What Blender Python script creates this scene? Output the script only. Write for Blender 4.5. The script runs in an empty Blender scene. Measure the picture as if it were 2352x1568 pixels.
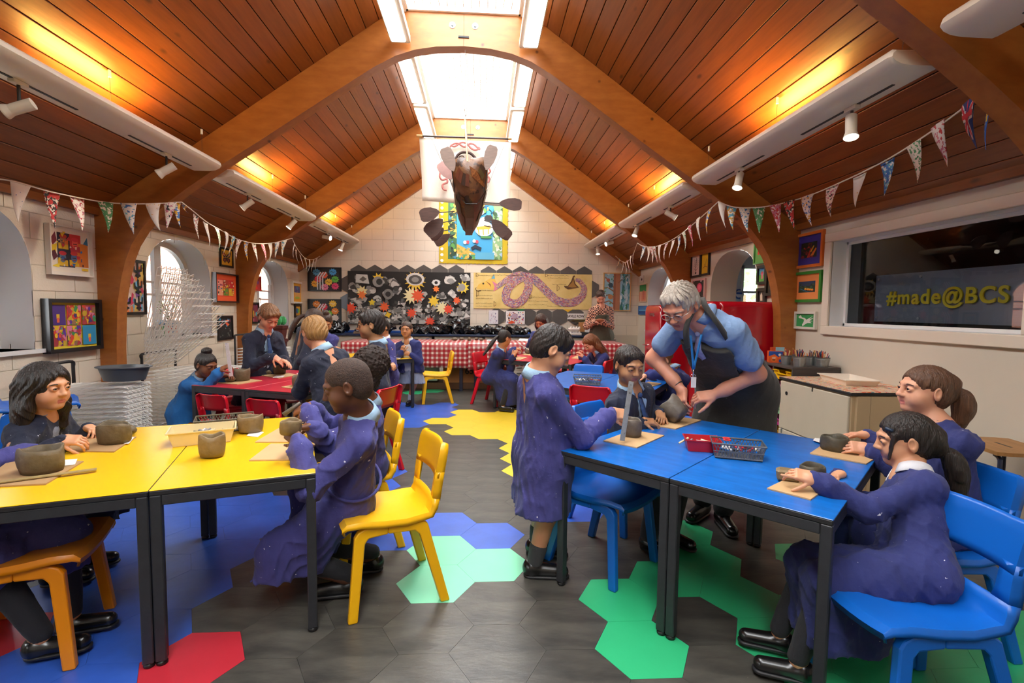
import bpy, math, random
import numpy as np
from math import sin, cos, pi, radians, sqrt, atan2
from mathutils import Vector, Matrix
# ------------------------------------------------------------------ camera, world, exposure
SC = bpy.context.scene
COL = SC.collection
CAM_H = 1.46
FOC, PITCH, YAW, ROLL = 1131.2, .0654775, .0605332, .01179637   # pixels of the 2352 x 1568 frame, radians
cam_data = bpy.data.cameras.new('camera')
cam = bpy.data.objects.new('camera', cam_data)
COL.objects.link(cam)
cam_data.sensor_width = 36.0
cam_data.lens = 36.0 * FOC / 2352.0
cam_data.clip_start = 0.05
cam.matrix_world = (Matrix.Translation((0, 0, CAM_H)) @ Matrix.Rotation(-YAW, 4, 'Z') @
     Matrix.Rotation(pi / 2 - PITCH, 4, 'X') @ Matrix.Rotation(ROLL, 4, 'Z'))
SC.camera = cam
world = bpy.data.worlds.new('sky')
SC.world = world
world.use_nodes = True
_bg = world.node_tree.nodes['Background']
_bg.inputs[0].default_value = (.93, .97, 1.0, 1)
_bg.inputs[1].default_value = 24.0
SC.view_settings.view_transform = 'Standard'
SC.view_settings.look = 'None'
SC.view_settings.gamma = 1.0
SC.view_settings.use_curve_mapping = False
SC.view_settings.exposure = -0.2
SC.cycles.max_bounces = 8
SC.cycles.diffuse_bounces = 5
SC.cycles.glossy_bounces = 3
SC.cycles.transmission_bounces = 6
SC.cycles.transparent_max_bounces = 8
SC.cycles.caustics_reflective = False
SC.cycles.caustics_refractive = False
SC.cycles.sample_clamp_indirect = 6.0
SC.cycles.use_denoising = True
def area_light(name, loc, size, energy, rot, color=(1, 1, 1), spread=pi):
 d = bpy.data.lights.new(name, 'AREA')
 d.shape = 'RECTANGLE'
 d.size, d.size_y = size
 d.energy = energy
 d.color = color
 d.spread = spread
 o = bpy.data.objects.new(name, d)
 COL.objects.link(o)
 o.location = loc
 o.rotation_euler = rot
 return o
# daylight entering by the roof light (sky seen through it) and by the side windows
for _y in (-1.8, 1.05, 3.87, 6.72, 9.5):
 area_light('skylight_daylight', (-.215, _y, 4.86), (1.1, 2.5), 190, (0, 0, 0), (.96, .98, 1))
# ------------------------------------------------------------------ pixel -> world helpers
def ray(x, y):
 px, py = x - 1176., y - 784.
 c, s = cos(ROLL), sin(ROLL)
 px, py = c * px + s * py, -s * px + c * py
 xr, d, u = px / FOC, 1.0, -py / FOC
 c, s = cos(PITCH), sin(PITCH)
 yr, z = c * d + s * u, -s * d + c * u
 c, s = cos(YAW), sin(YAW)
 return c * xr + s * yr, -s * xr + c * yr, z
def W(px, py, Y):            # point of the pixel's ray on the plane y = Y
 r = ray(px, py)
 t = Y / r[1]
 return Vector((r[0] * t, Y, CAM_H + r[2] * t))
def Wx(px, py, X):           # on the plane x = X
 r = ray(px, py)
 t = X / r[0]
 return Vector((X, r[1] * t, CAM_H + r[2] * t))
def Wz(px, py, Z=0.):        # on the plane z = Z
 r = ray(px, py)
 t = (Z - CAM_H) / r[2]
 return Vector((r[0] * t, r[1] * t, Z))
# ------------------------------------------------------------------ materials
MATS = {}
def lin(c):
 return tuple((x / 12.92 if x <= .04045 else ((x + .055) / 1.055) ** 2.4) for x in c)
def hexc(h):
 h = h.lstrip('#')
 return lin(tuple(int(h[i:i + 2], 16) / 255 for i in (0, 2, 4)))
def mat(name, color=(.8, .8, .8), rough=.5, metal=0., spec=None, emit=None, emit_s=0., alpha=None,
  trans=None, ior=None, coat=0., noise=0., nscale=8., nstretch=None, bump=0., bscale=40., bstretch=None,
  var=0., color2=None, sheen=0., specks=None, sss=0., coords='Object'):
 """procedural material; colour as hex string or linear tuple. noise: strength of the colour mottling,
 color2: second colour of that mottling, bump: fine relief, var: per object value jitter, specks: list of
 (colour, scale, threshold) paint flecks."""
 if name in MATS:
  return MATS[name]
 if isinstance(color, str):
  color = hexc(color)
 if isinstance(color2, str):
  color2 = hexc(color2)
 m = bpy.data.materials.new(name)
 m.use_nodes = True
 nt = m.node_tree
 N, Lk = nt.nodes, nt.links
 b = N['Principled BSDF']
 b.inputs['Base Color'].default_value = (*color, 1)
 b.inputs['Roughness'].default_value = rough
 b.inputs['Metallic'].default_value = metal
 if spec is not None:
  b.inputs['Specular IOR Level'].default_value = spec
 if coat:
  b.inputs['Coat Weight'].default_value = coat
  b.inputs['Coat Roughness'].default_value = .12
 if sheen:
  b.inputs['Sheen Weight'].default_value = sheen
  b.inputs['Sheen Roughness'].default_value = .6
 if sss:
  b.inputs['Subsurface Weight'].default_value = sss
  b.inputs['Subsurface Radius'].default_value = (.012, .005, .003)
  b.inputs['Subsurface Scale'].default_value = 1.0
 if trans:
  b.inputs['Transmission Weight'].default_value = trans
 if ior:
  b.inputs['IOR'].default_value = ior
 if alpha is not None:
  b.inputs['Alpha'].default_value = alpha
 if emit is not None:
  if isinstance(emit, str):
   emit = hexc(emit)
  b.inputs['Emission Color'].default_value = (*emit, 1)
  b.inputs['Emission Strength'].default_value = emit_s
 last = None
 if noise or bump or specks or var:
  tc = N.new('ShaderNodeTexCoord')
  def mapped(stretch):
   if not stretch:
    return tc.outputs[coords]
   mp = N.new('ShaderNodeMapping')
   mp.inputs['Scale'].default_value = stretch
   Lk.new(tc.outputs[coords], mp.inputs['Vector'])
   return mp.outputs['Vector']
 if noise:
  nz = N.new('ShaderNodeTexNoise')
  nz.inputs['Scale'].default_value = nscale
  nz.inputs['Detail'].default_value = 5
  nz.inputs['Roughness'].default_value = .6
  Lk.new(mapped(nstretch), nz.inputs['Vector'])
  rp = N.new('ShaderNodeValToRGB')
  rp.color_ramp.elements[0].position = .3
  rp.color_ramp.elements[1].position = .72
  rp.color_ramp.elements[0].color = (*color, 1)
  c2 = color2 if color2 else tuple(min(1, x * (1 - noise)) for x in color)
  rp.color_ramp.elements[1].color = (*c2, 1)
  Lk.new(nz.outputs['Fac'], rp.inputs['Fac'])
  last = rp.outputs['Color']
 if specks:
  for (sc, ssc, th) in specks:
   nz = N.new('ShaderNodeTexNoise')
   nz.inputs['Scale'].default_value = ssc
   nz.inputs['Detail'].default_value = 3
   Lk.new(tc.outputs[coords], nz.inputs['Vector'])
   rp = N.new('ShaderNodeValToRGB')
   rp.color_ramp.elements[0].position = th
   rp.color_ramp.elements[1].position = min(1, th + .02)
   Lk.new(nz.outputs['Fac'], rp.inputs['Fac'])
   mx = N.new('ShaderNodeMix')
   mx.data_type = 'RGBA'
   Lk.new(rp.outputs['Color'], mx.inputs['Factor'])
   if last is not None:
    Lk.new(last, mx.inputs['A'])
   else:
    mx.inputs['A'].default_value = (*color, 1)
   mx.inputs['B'].default_value = (*(hexc(sc) if isinstance(sc, str) else sc), 1)
   last = mx.outputs['Result']
 if var:
  oi = N.new('ShaderNodeObjectInfo')
  hs = N.new('ShaderNodeHueSaturation')
  mr = N.new('ShaderNodeMapRange')
  mr.inputs['To Min'].default_value = 1 - var
  mr.inputs['To Max'].default_value = 1 + var
  Lk.new(oi.outputs['Random'], mr.inputs['Value'])
  Lk.new(mr.outputs['Result'], hs.inputs['Value'])
  if last is not None:
   Lk.new(last, hs.inputs['Color'])
  else:
   hs.inputs['Color'].default_value = (*color, 1)
  last = hs.outputs['Color']
 if last is not None:
  Lk.new(last, b.inputs['Base Color'])
 if bump:
  nb = N.new('ShaderNodeTexNoise')
  nb.inputs['Scale'].default_value = bscale
  nb.inputs['Detail'].default_value = 4
  Lk.new(mapped(bstretch), nb.inputs['Vector'])
  bp = N.new('ShaderNodeBump')
  bp.inputs['Strength'].default_value = bump
  bp.inputs['Distance'].default_value = .01
  Lk.new(nb.outputs['Fac'], bp.inputs['Height'])
  Lk.new(bp.outputs['Normal'], b.inputs['Normal'])
 MATS[name] = m
 return m
def flat(color, rough=.6):
 """plain paper / paint colour by hex"""
 return mat('paint_' + color.lstrip('#'), color, rough)
# ------------------------------------------------------------------ mesh builder
class MB:
 def __init__(s):
  s.v, s.f, s.m = [], [], []
  s.mi = 0
 def add(s, verts, faces):
  o = len(s.v)
  s.v.extend([tuple(p) for p in verts])
  s.f.extend([tuple(i + o for i in f) for f in faces])
  s.m.extend([s.mi] * len(faces))
  return s
 def box(s, lo, hi, M=None):
  x0, y0, z0 = lo
  x1, y1, z1 = hi
  vs = [(x0, y0, z0), (x1, y0, z0), (x1, y1, z0), (x0, y1, z0), (x0, y0, z1), (x1, y0, z1), (x1, y1, z1), (x0, y1, z1)]
  if M is not None:
   vs = [M @ Vector(p) for p in vs]
  return s.add(vs, [(0, 3, 2, 1), (4, 5, 6, 7), (0, 1, 5, 4), (1, 2, 6, 5), (2, 3, 7, 6), (3, 0, 4, 7)])
 def bbox(s, lo, hi, b=.004, M=None):
  """box with chamfered edges"""
  x0, y0, z0 = lo
  x1, y1, z1 = hi
  b = min(b, (x1 - x0) * .45, (y1 - y0) * .45, (z1 - z0) * .45)
  vs, idx = [], {}
  for i, X in enumerate((x0, x1)):
   for j, Y in enumerate((y0, y1)):
    for k, Z in enumerate((z0, z1)):
     dx, dy, dz = (b, -b)[i], (b, -b)[j], (b, -b)[k]
     for a, p in enumerate(((X, Y + dy, Z + dz), (X + dx, Y, Z + dz), (X + dx, Y + dy, Z))):
      idx[i, j, k, a] = len(vs)
      vs.append(p)
  g = lambda i, j, k, a: idx[i, j, k, a]
  fs = []
  for i in (0, 1):
   q = [g(i, 0, 0, 0), g(i, 0, 1, 0), g(i, 1, 1, 0), g(i, 1, 0, 0)]
   fs.append(q if i == 0 else q[::-1])
   q = [g(0, i, 0, 1), g(1, i, 0, 1), g(1, i, 1, 1), g(0, i, 1, 1)]
   fs.append(q if i == 0 else q[::-1])
   q = [g(0, 0, i, 2), g(0, 1, i, 2), g(1, 1, i, 2), g(1, 0, i, 2)]
   fs.append(q if i == 0 else q[::-1])
  for i in (0, 1):
   for j in (0, 1):
    fs.append([g(i, j, 0, 0), g(i, j, 1, 0), g(i, j, 1, 1), g(i, j, 0, 1)][::1 if (i + j) % 2 else -1])
    fs.append([g(i, 0, j, 0), g(i, 1, j, 0), g(i, 1, j, 2), g(i, 0, j, 2)][::1 if (i + j) % 2 == 0 else -1])
    fs.append([g(0, i, j, 1), g(1, i, j, 1), g(1, i, j, 2), g(0, i, j, 2)][::1 if (i + j) % 2 else -1])
    for k in (0, 1):
     t = [g(i, j, k, 0), g(i, j, k, 1), g(i, j, k, 2)]
     fs.append(t if (i + j + k) % 2 else t[::-1])
  if M is not None:
   vs = [M @ Vector(p) for p in vs]
  return s.add(vs, fs)
 def cyl(s, a, b, r0, r1=None, n=10, cap=True):
  a, b = Vector(a), Vector(b)
  r1 = r0 if r1 is None else r1
  d = (b - a).normalized()
  u = d.orthogonal().normalized()
  w = d.cross(u)
  vs = []
  for c, r in ((a, r0), (b, r1)):
   for i in range(n):
    t = 2 * pi * i / n
    vs.append(c + (u * cos(t) + w * sin(t)) * r)
  fs = [(i, (i + 1) % n, n + (i + 1) % n, n + i) for i in range(n)]
  if cap:
   fs += [tuple(range(n))[::-1], tuple(range(n, 2 * n))]
  return s.add(vs, fs)
 def tube(s, pts, r, n=8, closed=False, rs=None):
  pts = [Vector(p) for p in pts]
  m = len(pts)
  vs = []
  u = None
  for i, p in enumerate(pts):
   a = pts[(i - 1) % m] if (closed or i > 0) else p
   b = pts[(i + 1) % m] if (closed or i < m - 1) else p
   d = (b - a).normalized()
   u = d.orthogonal().normalized() if u is None else (u - d * u.dot(d)).normalized()
   w = d.cross(u)
   rr = rs[i] if rs else r
   for k in range(n):
    t = 2 * pi * k / n
    vs.append(p + (u * cos(t) + w * sin(t)) * rr)
  fs = []
  for i in range(m if closed else m - 1):
   o, q = i * n, ((i + 1) % m) * n
   fs += [(o + k, o + (k + 1) % n, q + (k + 1) % n, q + k) for k in range(n)]
  if not closed:
   fs += [tuple(range(n))[::-1], tuple(range((m - 1) * n, m * n))]
  return s.add(vs, fs)
 def lathe(s, prof, c=(0, 0, 0), n=20, M=None, wob=None, sx=1., sy=1.):
  """profile [(r,z)..] turned about z"""
  vs, fs = [], []
  for j, (r, z) in enumerate(prof):
   for i in range(n):
    t = 2 * pi * i / n
    k = wob(t, j) if wob else (1., 0.)
    p = Vector((c[0] + r * cos(t) * k[0] * sx, c[1] + r * sin(t) * k[0] * sy, c[2] + z + k[1]))
    vs.append(M @ p if M is not None else p)
  for j in range(len(prof) - 1):
   for i in range(n):
    a, b = j * n + i, j * n + (i + 1) % n
    fs.append((a, b, b + n, a + n))
  if prof[0][0] > 1e-6:
   fs.append(tuple(range(n))[::-1])
  if prof[-1][0] > 1e-6:
   fs.append(tuple(range((len(prof) - 1) * n, len(prof) * n)))
  return s.add(vs, fs)
 def prism(s, poly, t, fr):
  """polygon [(u,v)..] extruded by t; fr = (origin, U, V, Nrm)"""
  o, U, V, Nn = [Vector(q) for q in fr]
  n = len(poly)
  vs = [o + U * a + V * b for a, b in poly] + [o + U * a + V * b + Nn * t for a, b in poly]
  fs = [tuple(range(n))[::-1], tuple(range(n, 2 * n))] + [(i, (i + 1) % n, n + (i + 1) % n, n + i) for i in range(n)]
  return s.add(vs, fs)
 def grid(s, rows, close_u=False):
  m, n = len(rows), len(rows[0])
  vs = [p for r in rows for p in r]
  fs = []
  for j in range(m - 1):
   for i in range(n if close_u else n - 1):
    a, b = j * n + i, j * n + (i + 1) % n
    fs.append((a, b, b + n, a + n))
  return s.add(vs, fs)
 def ball(s, c, r, n=10, M=None):
  r = (r, r, r) if not hasattr(r, '__len__') else r
  vs, fs = [], []
  m = n // 2 + 1
  for j in range(m + 1):
   ph = pi * j / m
   for i in range(n):
    t = 2 * pi * i / n
    p = Vector((r[0] * sin(ph) * cos(t), r[1] * sin(ph) * sin(t), r[2] * cos(ph)))
    p = (M @ p if M is not None else p) + Vector(c)
    vs.append(p)
  for j in range(m):
   for i in range(n):
    a, b = j * n + i, j * n + (i + 1) % n
    fs.append((a, a + n, b + n, b))
  return s.add(vs, fs)
 def mesh(s, name, mats, smooth=False):
  me = bpy.data.meshes.new(name)
  me.from_pydata(s.v, [], s.f)
  for m in (mats if isinstance(mats, (list, tuple)) else [mats]):
   me.materials.append(m)
  me.polygons.foreach_set('material_index', s.m)
  if smooth:
   me.polygons.foreach_set('use_smooth', [True] * len(s.f))
  me.validate()
  me.update()
  if smooth == 'auto':
   me.set_sharp_from_angle(angle=radians(38))
  return me
 def build(s, name, mats, parent=None, smooth=False, loc=None, rotz=0.):
  o = bpy.data.objects.new(name, s.mesh(name, mats, smooth))
  COL.objects.link(o)
  if parent is not None:
   o.parent = parent
  if loc is not None:
   o.location = loc
  if rotz:
   o.rotation_euler = (0, 0, rotz)
  return o
def link(name, me, parent=None, loc=None, rotz=0., M=None):
 o = bpy.data.objects.new(name, me)
 COL.objects.link(o)
 if parent is not None:
  o.parent = parent
 if M is not None:
  o.matrix_basis = M
 if loc is not None:
  o.location = loc
 if rotz:
  o.rotation_euler = (0, 0, rotz)
 return o
def tag(o, label=None, cat=None, group=None, kind=None):
 if label:
  o['label'] = label
 if cat:
  o['category'] = cat
 if group:
  o['group'] = group
 if kind:
  o['kind'] = kind
 return o
def thing(name, label, cat, loc=(0, 0, 0), rotz=0., group=None, kind=None):
 o = bpy.data.objects.new(name, None)
 COL.objects.link(o)
 o.empty_display_size = .1
 o.location = loc
 o.rotation_euler = (0, 0, rotz)
 return tag(o, label, cat, group, kind)
def copy_tree(o, parent=None):
 c = o.copy()
 COL.objects.link(c)
 if parent is not None:
  c.parent = parent
 for ch in o.children:
  copy_tree(ch, c)
 return c
def frameM(o, x, y, z):
 """matrix from origin and axes"""
 x, y, z, o = Vector(x), Vector(y), Vector(z), Vector(o)
 return Matrix(((x[0], y[0], z[0], o[0]), (x[1], y[1], z[1], o[1]), (x[2], y[2], z[2], o[2]), (0, 0, 0, 1)))
def smoothpath(pts, n=8, closed=False):
 """Catmull-Rom through points"""
 P = [Vector(p) for p in pts]
 m = len(P)
 out = []
 for i in range(m if closed else m - 1):
  p0 = P[(i - 1) % m] if (closed or i > 0) else P[0]
  p1, p2 = P[i], P[(i + 1) % m]
  p3 = P[(i + 2) % m] if (closed or i < m - 2) else P[-1]
  for k in range(n):
   t = k / n
   out.append(.5 * ((2 * p1) + (p2 - p0) * t + (2 * p0 - 5 * p1 + 4 * p2 - p3) * t * t + (3 * p1 - p0 - 3 * p2 + p3) * t ** 3))
 if not closed:
  out.append(P[-1])
 return out
# ------------------------------------------------------------------ room dimensions (metres, camera above x=y=0)
XL, XR, YB, YF = -3.93, 3.50, 10.90, -3.3
XC = -.215
EAVE, SLOPE = 2.39, .70
ARCH_Y = (-.40, 2.45, 5.30, 8.15)
ARCH_T = .14
def ceil_z(x):
 return EAVE + SLOPE * (3.715 - abs(x - XC))
M_wall = mat('painted_blockwork', '#e9dfcc', .7, bump=.25, bscale=60, noise=.05, nscale=3)
M_plaster = mat('painted_plaster', '#d9d1c0', .6, bump=.06, bscale=30, noise=.05, nscale=2)
M_white = mat('white_gloss_paint', '#eef0f0', .35)
M_reveal = mat('white_wall_paint', '#f0f2f4', .6)
M_joint = mat('painted_joint', '#cfc5b2', .8)
def wood(name, c1, c2, c3, sc=(14, 1.2, 14), rough=.35, knots=.75, var=.12):
 m = mat(name, c1, rough, noise=1, color2=c2, nscale=1.6, nstretch=sc, var=var, bump=.12, bscale=2.0, bstretch=sc)
 nt = m.node_tree
 N, Lk = nt.nodes, nt.links
 b = N['Principled BSDF']
 src = b.inputs['Base Color'].links[0].from_socket
 tc = [n for n in N if n.bl_idname == 'ShaderNodeTexCoord'][0]
 oi = N.new('ShaderNodeObjectInfo')
 ad = N.new('ShaderNodeVectorMath')
 ad.operation = 'MULTIPLY_ADD'
 ad.inputs[1].default_value = (1, .45, 1)
 Lk.new(tc.outputs['Object'], ad.inputs[0])
 cmb = N.new('ShaderNodeMath')
 cmb.operation = 'MULTIPLY'
 cmb.inputs[1].default_value = 37.
 Lk.new(oi.outputs['Random'], cmb.inputs[0])
 Lk.new(cmb.outputs[0], ad.inputs[2])
 vo = N.new('ShaderNodeTexVoronoi')
 vo.inputs['Scale'].default_value = 4.2
 Lk.new(ad.outputs[0], vo.inputs['Vector'])
 rp = N.new('ShaderNodeValToRGB')
 rp.color_ramp.elements[0].position = .035
 rp.color_ramp.elements[0].color = (1, 1, 1, 1)
 rp.color_ramp.elements[1].position = .1
 rp.color_ramp.elements[1].color = (0, 0, 0, 1)
 Lk.new(vo.outputs['Distance'], rp.inputs['Fac'])
 sc_ = N.new('ShaderNodeMath')
 sc_.operation = 'MULTIPLY'
 sc_.inputs[1].default_value = knots
 Lk.new(rp.outputs['Color'], sc_.inputs[0])
 mx = N.new('ShaderNodeMix')
 mx.data_type = 'RGBA'
 Lk.new(sc_.outputs[0], mx.inputs['Factor'])
 Lk.new(src, mx.inputs['A'])
 mx.inputs['B'].default_value = (*hexc(c3), 1)
 Lk.new(mx.outputs['Result'], b.inputs['Base Color'])
 return m
M_plank = wood('pine_plank', '#925122', '#763f18', '#321606', var=.16)
M_beam = wood('glulam_beam', '#ac6a2e', '#965620', '#3d1a08', sc=(3, 6, 9), rough=.4, knots=.9, var=.03)
M_groove = mat('dark_groove', '#2a1306', .9)
# ------------------------------------------------------------------ block walls with arched openings
def arch_w(op, z):
 """half width of an arched opening (centre, half width, sill, spring, top) at height z"""
 c, hw, z0, zs, zt = op
 if z < z0 or z >= zt:
  return 0.
 if z <= zs:
  return hw
 t = (z - zs) / (zt - zs)
 return hw * max(0., 1 - t ** 2.4) ** (1 / 2.4)
def cut_row(s0, s1, z0, z1, ops):
 """polygons left of the rectangle after taking the openings out"""
 pieces = [(('v', s0), ('v', s1))]
 for op in ops:
  c, hw, a0, az, a1 = op
  if c + hw <= s0 or c - hw >= s1 or a1 <= z0 or a0 >= z1:
   continue
  new = []
  for (l, r) in pieces:
   ls = l[1] if l[0] == 'v' else l[1][0]
   rs = r[1] if r[0] == 'v' else r[1][0]
   if ls < c:
    new.append((l, ('o', op, -1)) if rs > c - hw else (l, r))
   if rs > c:
    new.append((('o', op, 1), r) if ls < c + hw else (l, r))
  pieces = new
 out = []
 for (l, r) in pieces:
  zs = [z0, z1]
  for e in (l, r):
   if e[0] == 'o':
    zs += [z for z in (e[1][2] - 1e-4, e[1][2], e[1][3], e[1][4], e[1][4] - 1e-4) if z0 < z < z1]
    zs += [e[1][3] + (e[1][4] - e[1][3]) * q for q in (.2, .35, .5, .62, .74, .83, .9, .95, .98) if z0 < e[1][3] + (e[1][4] - e[1][3]) * q < z1]
  zs = sorted(set(zs))
  def side(e, z, lo, hi):
   if e[0] == 'v':
    return e[1]
   zz = min(max(z, z0 + 1e-6), z1 - 1e-6)
   return min(max(e[1][0] + e[2] * arch_w(e[1], zz), lo), hi)
  L = [(side(l, z, s0, s1), z) for z in zs]
  R = [(side(r, z, s0, s1), z) for z in zs]
  if max(b[0] - a[0] for a, b in zip(L, R)) < .004:
   continue
  poly = []
  for p in L + R[::-1]:
   if not poly or (abs(p[0] - poly[-1][0]) + abs(p[1] - poly[-1][1])) > 1e-5:
    poly.append(p)
  out.append((poly, L, R))
 return out
def block_wall(name, fr, s0, s1, z0, z1, ops, mt, blocks=True, clip=None, keep=None, label=None):
 """fr = (origin, U along wall, V up, N into the room); blocks proud of the joints by 5 mm"""
 o, U, V, Nn = [Vector(q) for q in fr]
 bw, bh, j = .45, .225, .008
 back = MB()
 wall_rows = []
 r = 0
 z = z0
 while z < z1 - 1e-6:
  zt = min(z + bh, z1)
  for poly, Lq, Rq in cut_row(s0, s1, z, zt, ops):
   q = clip(poly) if clip else poly
   if len(q) >= 3:
    if q is poly and len(Lq) > 2:
     for a in range(len(Lq) - 1):
      back.add([o + U * Lq[a][0] + V * Lq[a][1], o + U * Rq[a][0] + V * Rq[a][1],
         o + U * Rq[a + 1][0] + V * Rq[a + 1][1], o + U * Lq[a + 1][0] + V * Lq[a + 1][1]], [(0, 1, 2, 3)])
    else:
     back.add([o + U * a + V * b for a, b in q], [tuple(range(len(q)))])
  wall_rows.append((z, zt, r))
  z = zt
  r += 1
 wall = back.build(name, M_joint if blocks else mt)
 tag(wall, label, None, None, 'structure')
 if not blocks:
  return wall
 full = None
 for (za, zb, r) in wall_rows:
  s = s0 - (bw / 2 if r % 2 else 0)
  while s < s1:
   a, b = max(s, s0), min(s + bw, s1)
   s += bw
   if b - a < .02 or (keep and not keep((a + b) / 2, (za + zb) / 2)):
    continue
   whole = abs(b - a - bw) < 1e-6 and abs(zb - za - bh) < 1e-6
   pcs = cut_row(a + j / 2, b - j / 2, za + j / 2, zb - j / 2, ops)
   for poly, _, _ in pcs:
    q = clip(poly, .004) if clip else poly
    if len(q) < 3:
     continue
    is_full = whole and len(q) == 4 and abs((q[2][0] - q[0][0]) * (q[2][1] - q[0][1])) > (bw - j) * (bh - j) * .99
    if is_full:
     if full is None:
      full = MB().prism([(-bw / 2 + j / 2, -bh / 2 + j / 2), (bw / 2 - j / 2, -bh / 2 + j / 2), (bw / 2 - j / 2, bh / 2 - j / 2), (-bw / 2 + j / 2, bh / 2 - j / 2)],
           .006, ((0, 0, 0), U, V, Nn)).mesh('block', mt)
     link('block', full, wall, o + U * ((a + b) / 2) + V * ((za + zb) / 2))
    else:
     MB().prism(q, .006, (o, U, V, Nn)).build('block', mt, wall)
 return wall
def reveal(op, fr, depth, mt, n=8):
 """inside faces of an arched opening, running outwards from the wall face"""
 o, U, V, Nn = [Vector(q) for q in fr]
 c, hw, z0, zs, zt = op
 pts = [(c - hw, z0), (c - hw, zs)]
 for k in range(1, 2 * n):
  t = pi * k / (2 * n)
  e = 2 / 2.4
  pts.append((c - hw * math.copysign(abs(cos(t)) ** e, cos(t)), zs + (zt - zs) * abs(sin(t)) ** e))
 pts += [(c + hw, zs), (c + hw, z0)]
 rows = [[o + U * a + V * b - Nn * d for a, b in pts + [pts[0]]] for d in (-.006, depth)]
 return MB().grid(rows), pts
# left wall, with four arched windows
WOPS = [(cy, .69, 1.06, 1.72, 2.30) for cy in (-1.82, 1.03, 3.88, 6.73, 9.58)]
FR_L = ((XL - .006, 0, 0), (0, 1, 0), (0, 0, 1), (1, 0, 0))
wall_left = block_wall('wall_left', FR_L, YF, YB + .03, 0, 2.42, WOPS, M_wall, keep=lambda s, z: s > 2.3, label='left wall of cream painted blockwork with arched windows')
FR_R = ((XR, 0, 0), (0, 1, 0), (0, 0, 1), (-1, 0, 0))
NICHE = (6.76, .645, 0., 1.75, 2.315)
ROPS = [NICHE, (9.58, .69, 1.06, 1.72, 2.30)]
IWIN = (2.98, 4.78, 1.33, 2.17)
def clip_iwin(poly, off=0):
 return poly
wall_right = block_wall('wall_right', FR_R, 4.78, YB + .03, 0, 2.42, ROPS, M_plaster, blocks=False, label='right wall of smooth cream painted plaster')
_w = MB()
for a, b, c, d in ((YF, IWIN[0], 0, 2.42), (IWIN[0], IWIN[1], 0, IWIN[2]), (IWIN[0], IWIN[1], IWIN[3], 2.42)):
 _w.add([(XR, a, c), (XR, b, c), (XR, b, d), (XR, a, d)], [(0, 1, 2, 3)])
wall_right2 = _w.build('wall_right_front', M_plaster)
tag(wall_right2, 'smooth cream right wall around the wide internal window', kind='structure')
def clip_gable(poly, off=0.):
 for sgn in (1, -1):
  out = []
  f = lambda p: EAVE + SLOPE * 3.715 - SLOPE * sgn * (p[0] - XC) + .02 - off - p[1]
  n = len(poly)
  for i in range(n):
   a, b = poly[i], poly[(i + 1) % n]
   fa, fb = f(a), f(b)
   if fa >= 0:
    out.append(a)
   if (fa >= 0) != (fb >= 0):
    t = fa / (fa - fb)
    out.append((a[0] + (b[0] - a[0]) * t, a[1] + (b[1] - a[1]) * t))
  poly = out
  if len(poly) < 3:
   return []
 return poly
FR_B = ((0, YB + .006, 0), (1, 0, 0), (0, 0, 1), (0, -1, 0))
wall_back = block_wall('wall_back', FR_B, XL - .03, XR + .03, 0, 5.0, [], M_wall, clip=clip_gable, keep=lambda s, z: z > .9, label='gable end wall of cream painted blockwork')
_w = MB().add([(XL, YF, 0), (XR, YF, 0), (XR, YF, EAVE), (XC, YF, 5.0), (XL, YF, EAVE)], [(0, 1, 2, 3, 4)])
tag(_w.build('wall_front', M_plaster), 'wall behind the camera', kind='structure')
# ------------------------------------------------------------------ floor of hexagon vinyl tiles
HS = .14342 * CAM_H                    # hexagon edge
HX, HY = -.16280 * CAM_H, 1.99894 * CAM_H
r3 = sqrt(3)
_f = MB().box((XL - .5, YF, -.06), (XR + .9, YB, -.004))
floor = _f.build('floor', mat('floor_joint', '#262523', .6))
tag(floor, 'floor of grey slate-effect and coloured hexagon vinyl tiles', kind='structure')
def slate_mat():
 m = mat('slate_vinyl', '#302f2d', .36, noise=1, color2='#5a574f', nscale=3.2, nstretch=(1, 3.2, 1), var=.13, bump=.12, bscale=14, bstretch=(1, 3, 1),
   specks=[('#a5a294', 26, .735)])
 return m
TILE_M = {'g': slate_mat(),
   'b': mat('blue_vinyl', '#3560c4', .34, noise=.25, nscale=5, bump=.08, bscale=16, var=.05, specks=[('#7f9be0', 22, .74)]),
   'y': mat('yellow_vinyl', '#f0cd35', .34, noise=.06, nscale=5, bump=.05, bscale=16, var=.02),
   'n': mat('green_vinyl', '#33b87a', .34, noise=.08, nscale=5, bump=.05, bscale=16, var=.02),
   'l': mat('mint_vinyl', '#7fdcb0', .34, noise=.06, nscale=5, bump=.05, bscale=16, var=.02),
   'r': mat('red_vinyl', '#c92f3e', .34, noise=.08, nscale=5, bump=.05, bscale=16, var=.02, specks=[('#e07f86', 24, .74)])}
TILE_ME = {}
for k, m_ in TILE_M.items():
 pl = [((HS - .0007) * cos(pi / 3 * i), (HS - .0007) * sin(pi / 3 * i)) for i in range(6)]
 TILE_ME[k] = MB().prism(pl, .004, ((0, 0, -.004), (1, 0, 0), (0, 1, 0), (0, 0, 1))).mesh('floor_tile', m_)
def proj(P):
 X, Y, Z = P[0], P[1], P[2] - CAM_H
 c, s = cos(YAW), sin(YAW)
 xr, yr = c * X - s * Y, s * X + c * Y
 c, s = cos(PITCH), sin(PITCH)
 d, u = c * yr - s * Z, s * yr + c * Z
 if d < .05:
  return None
 px, py = FOC * xr / d, -FOC * u / d
 c, s = cos(ROLL), sin(ROLL)
 return 1176 + c * px - s * py, 784 + s * px + c * py
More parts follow.
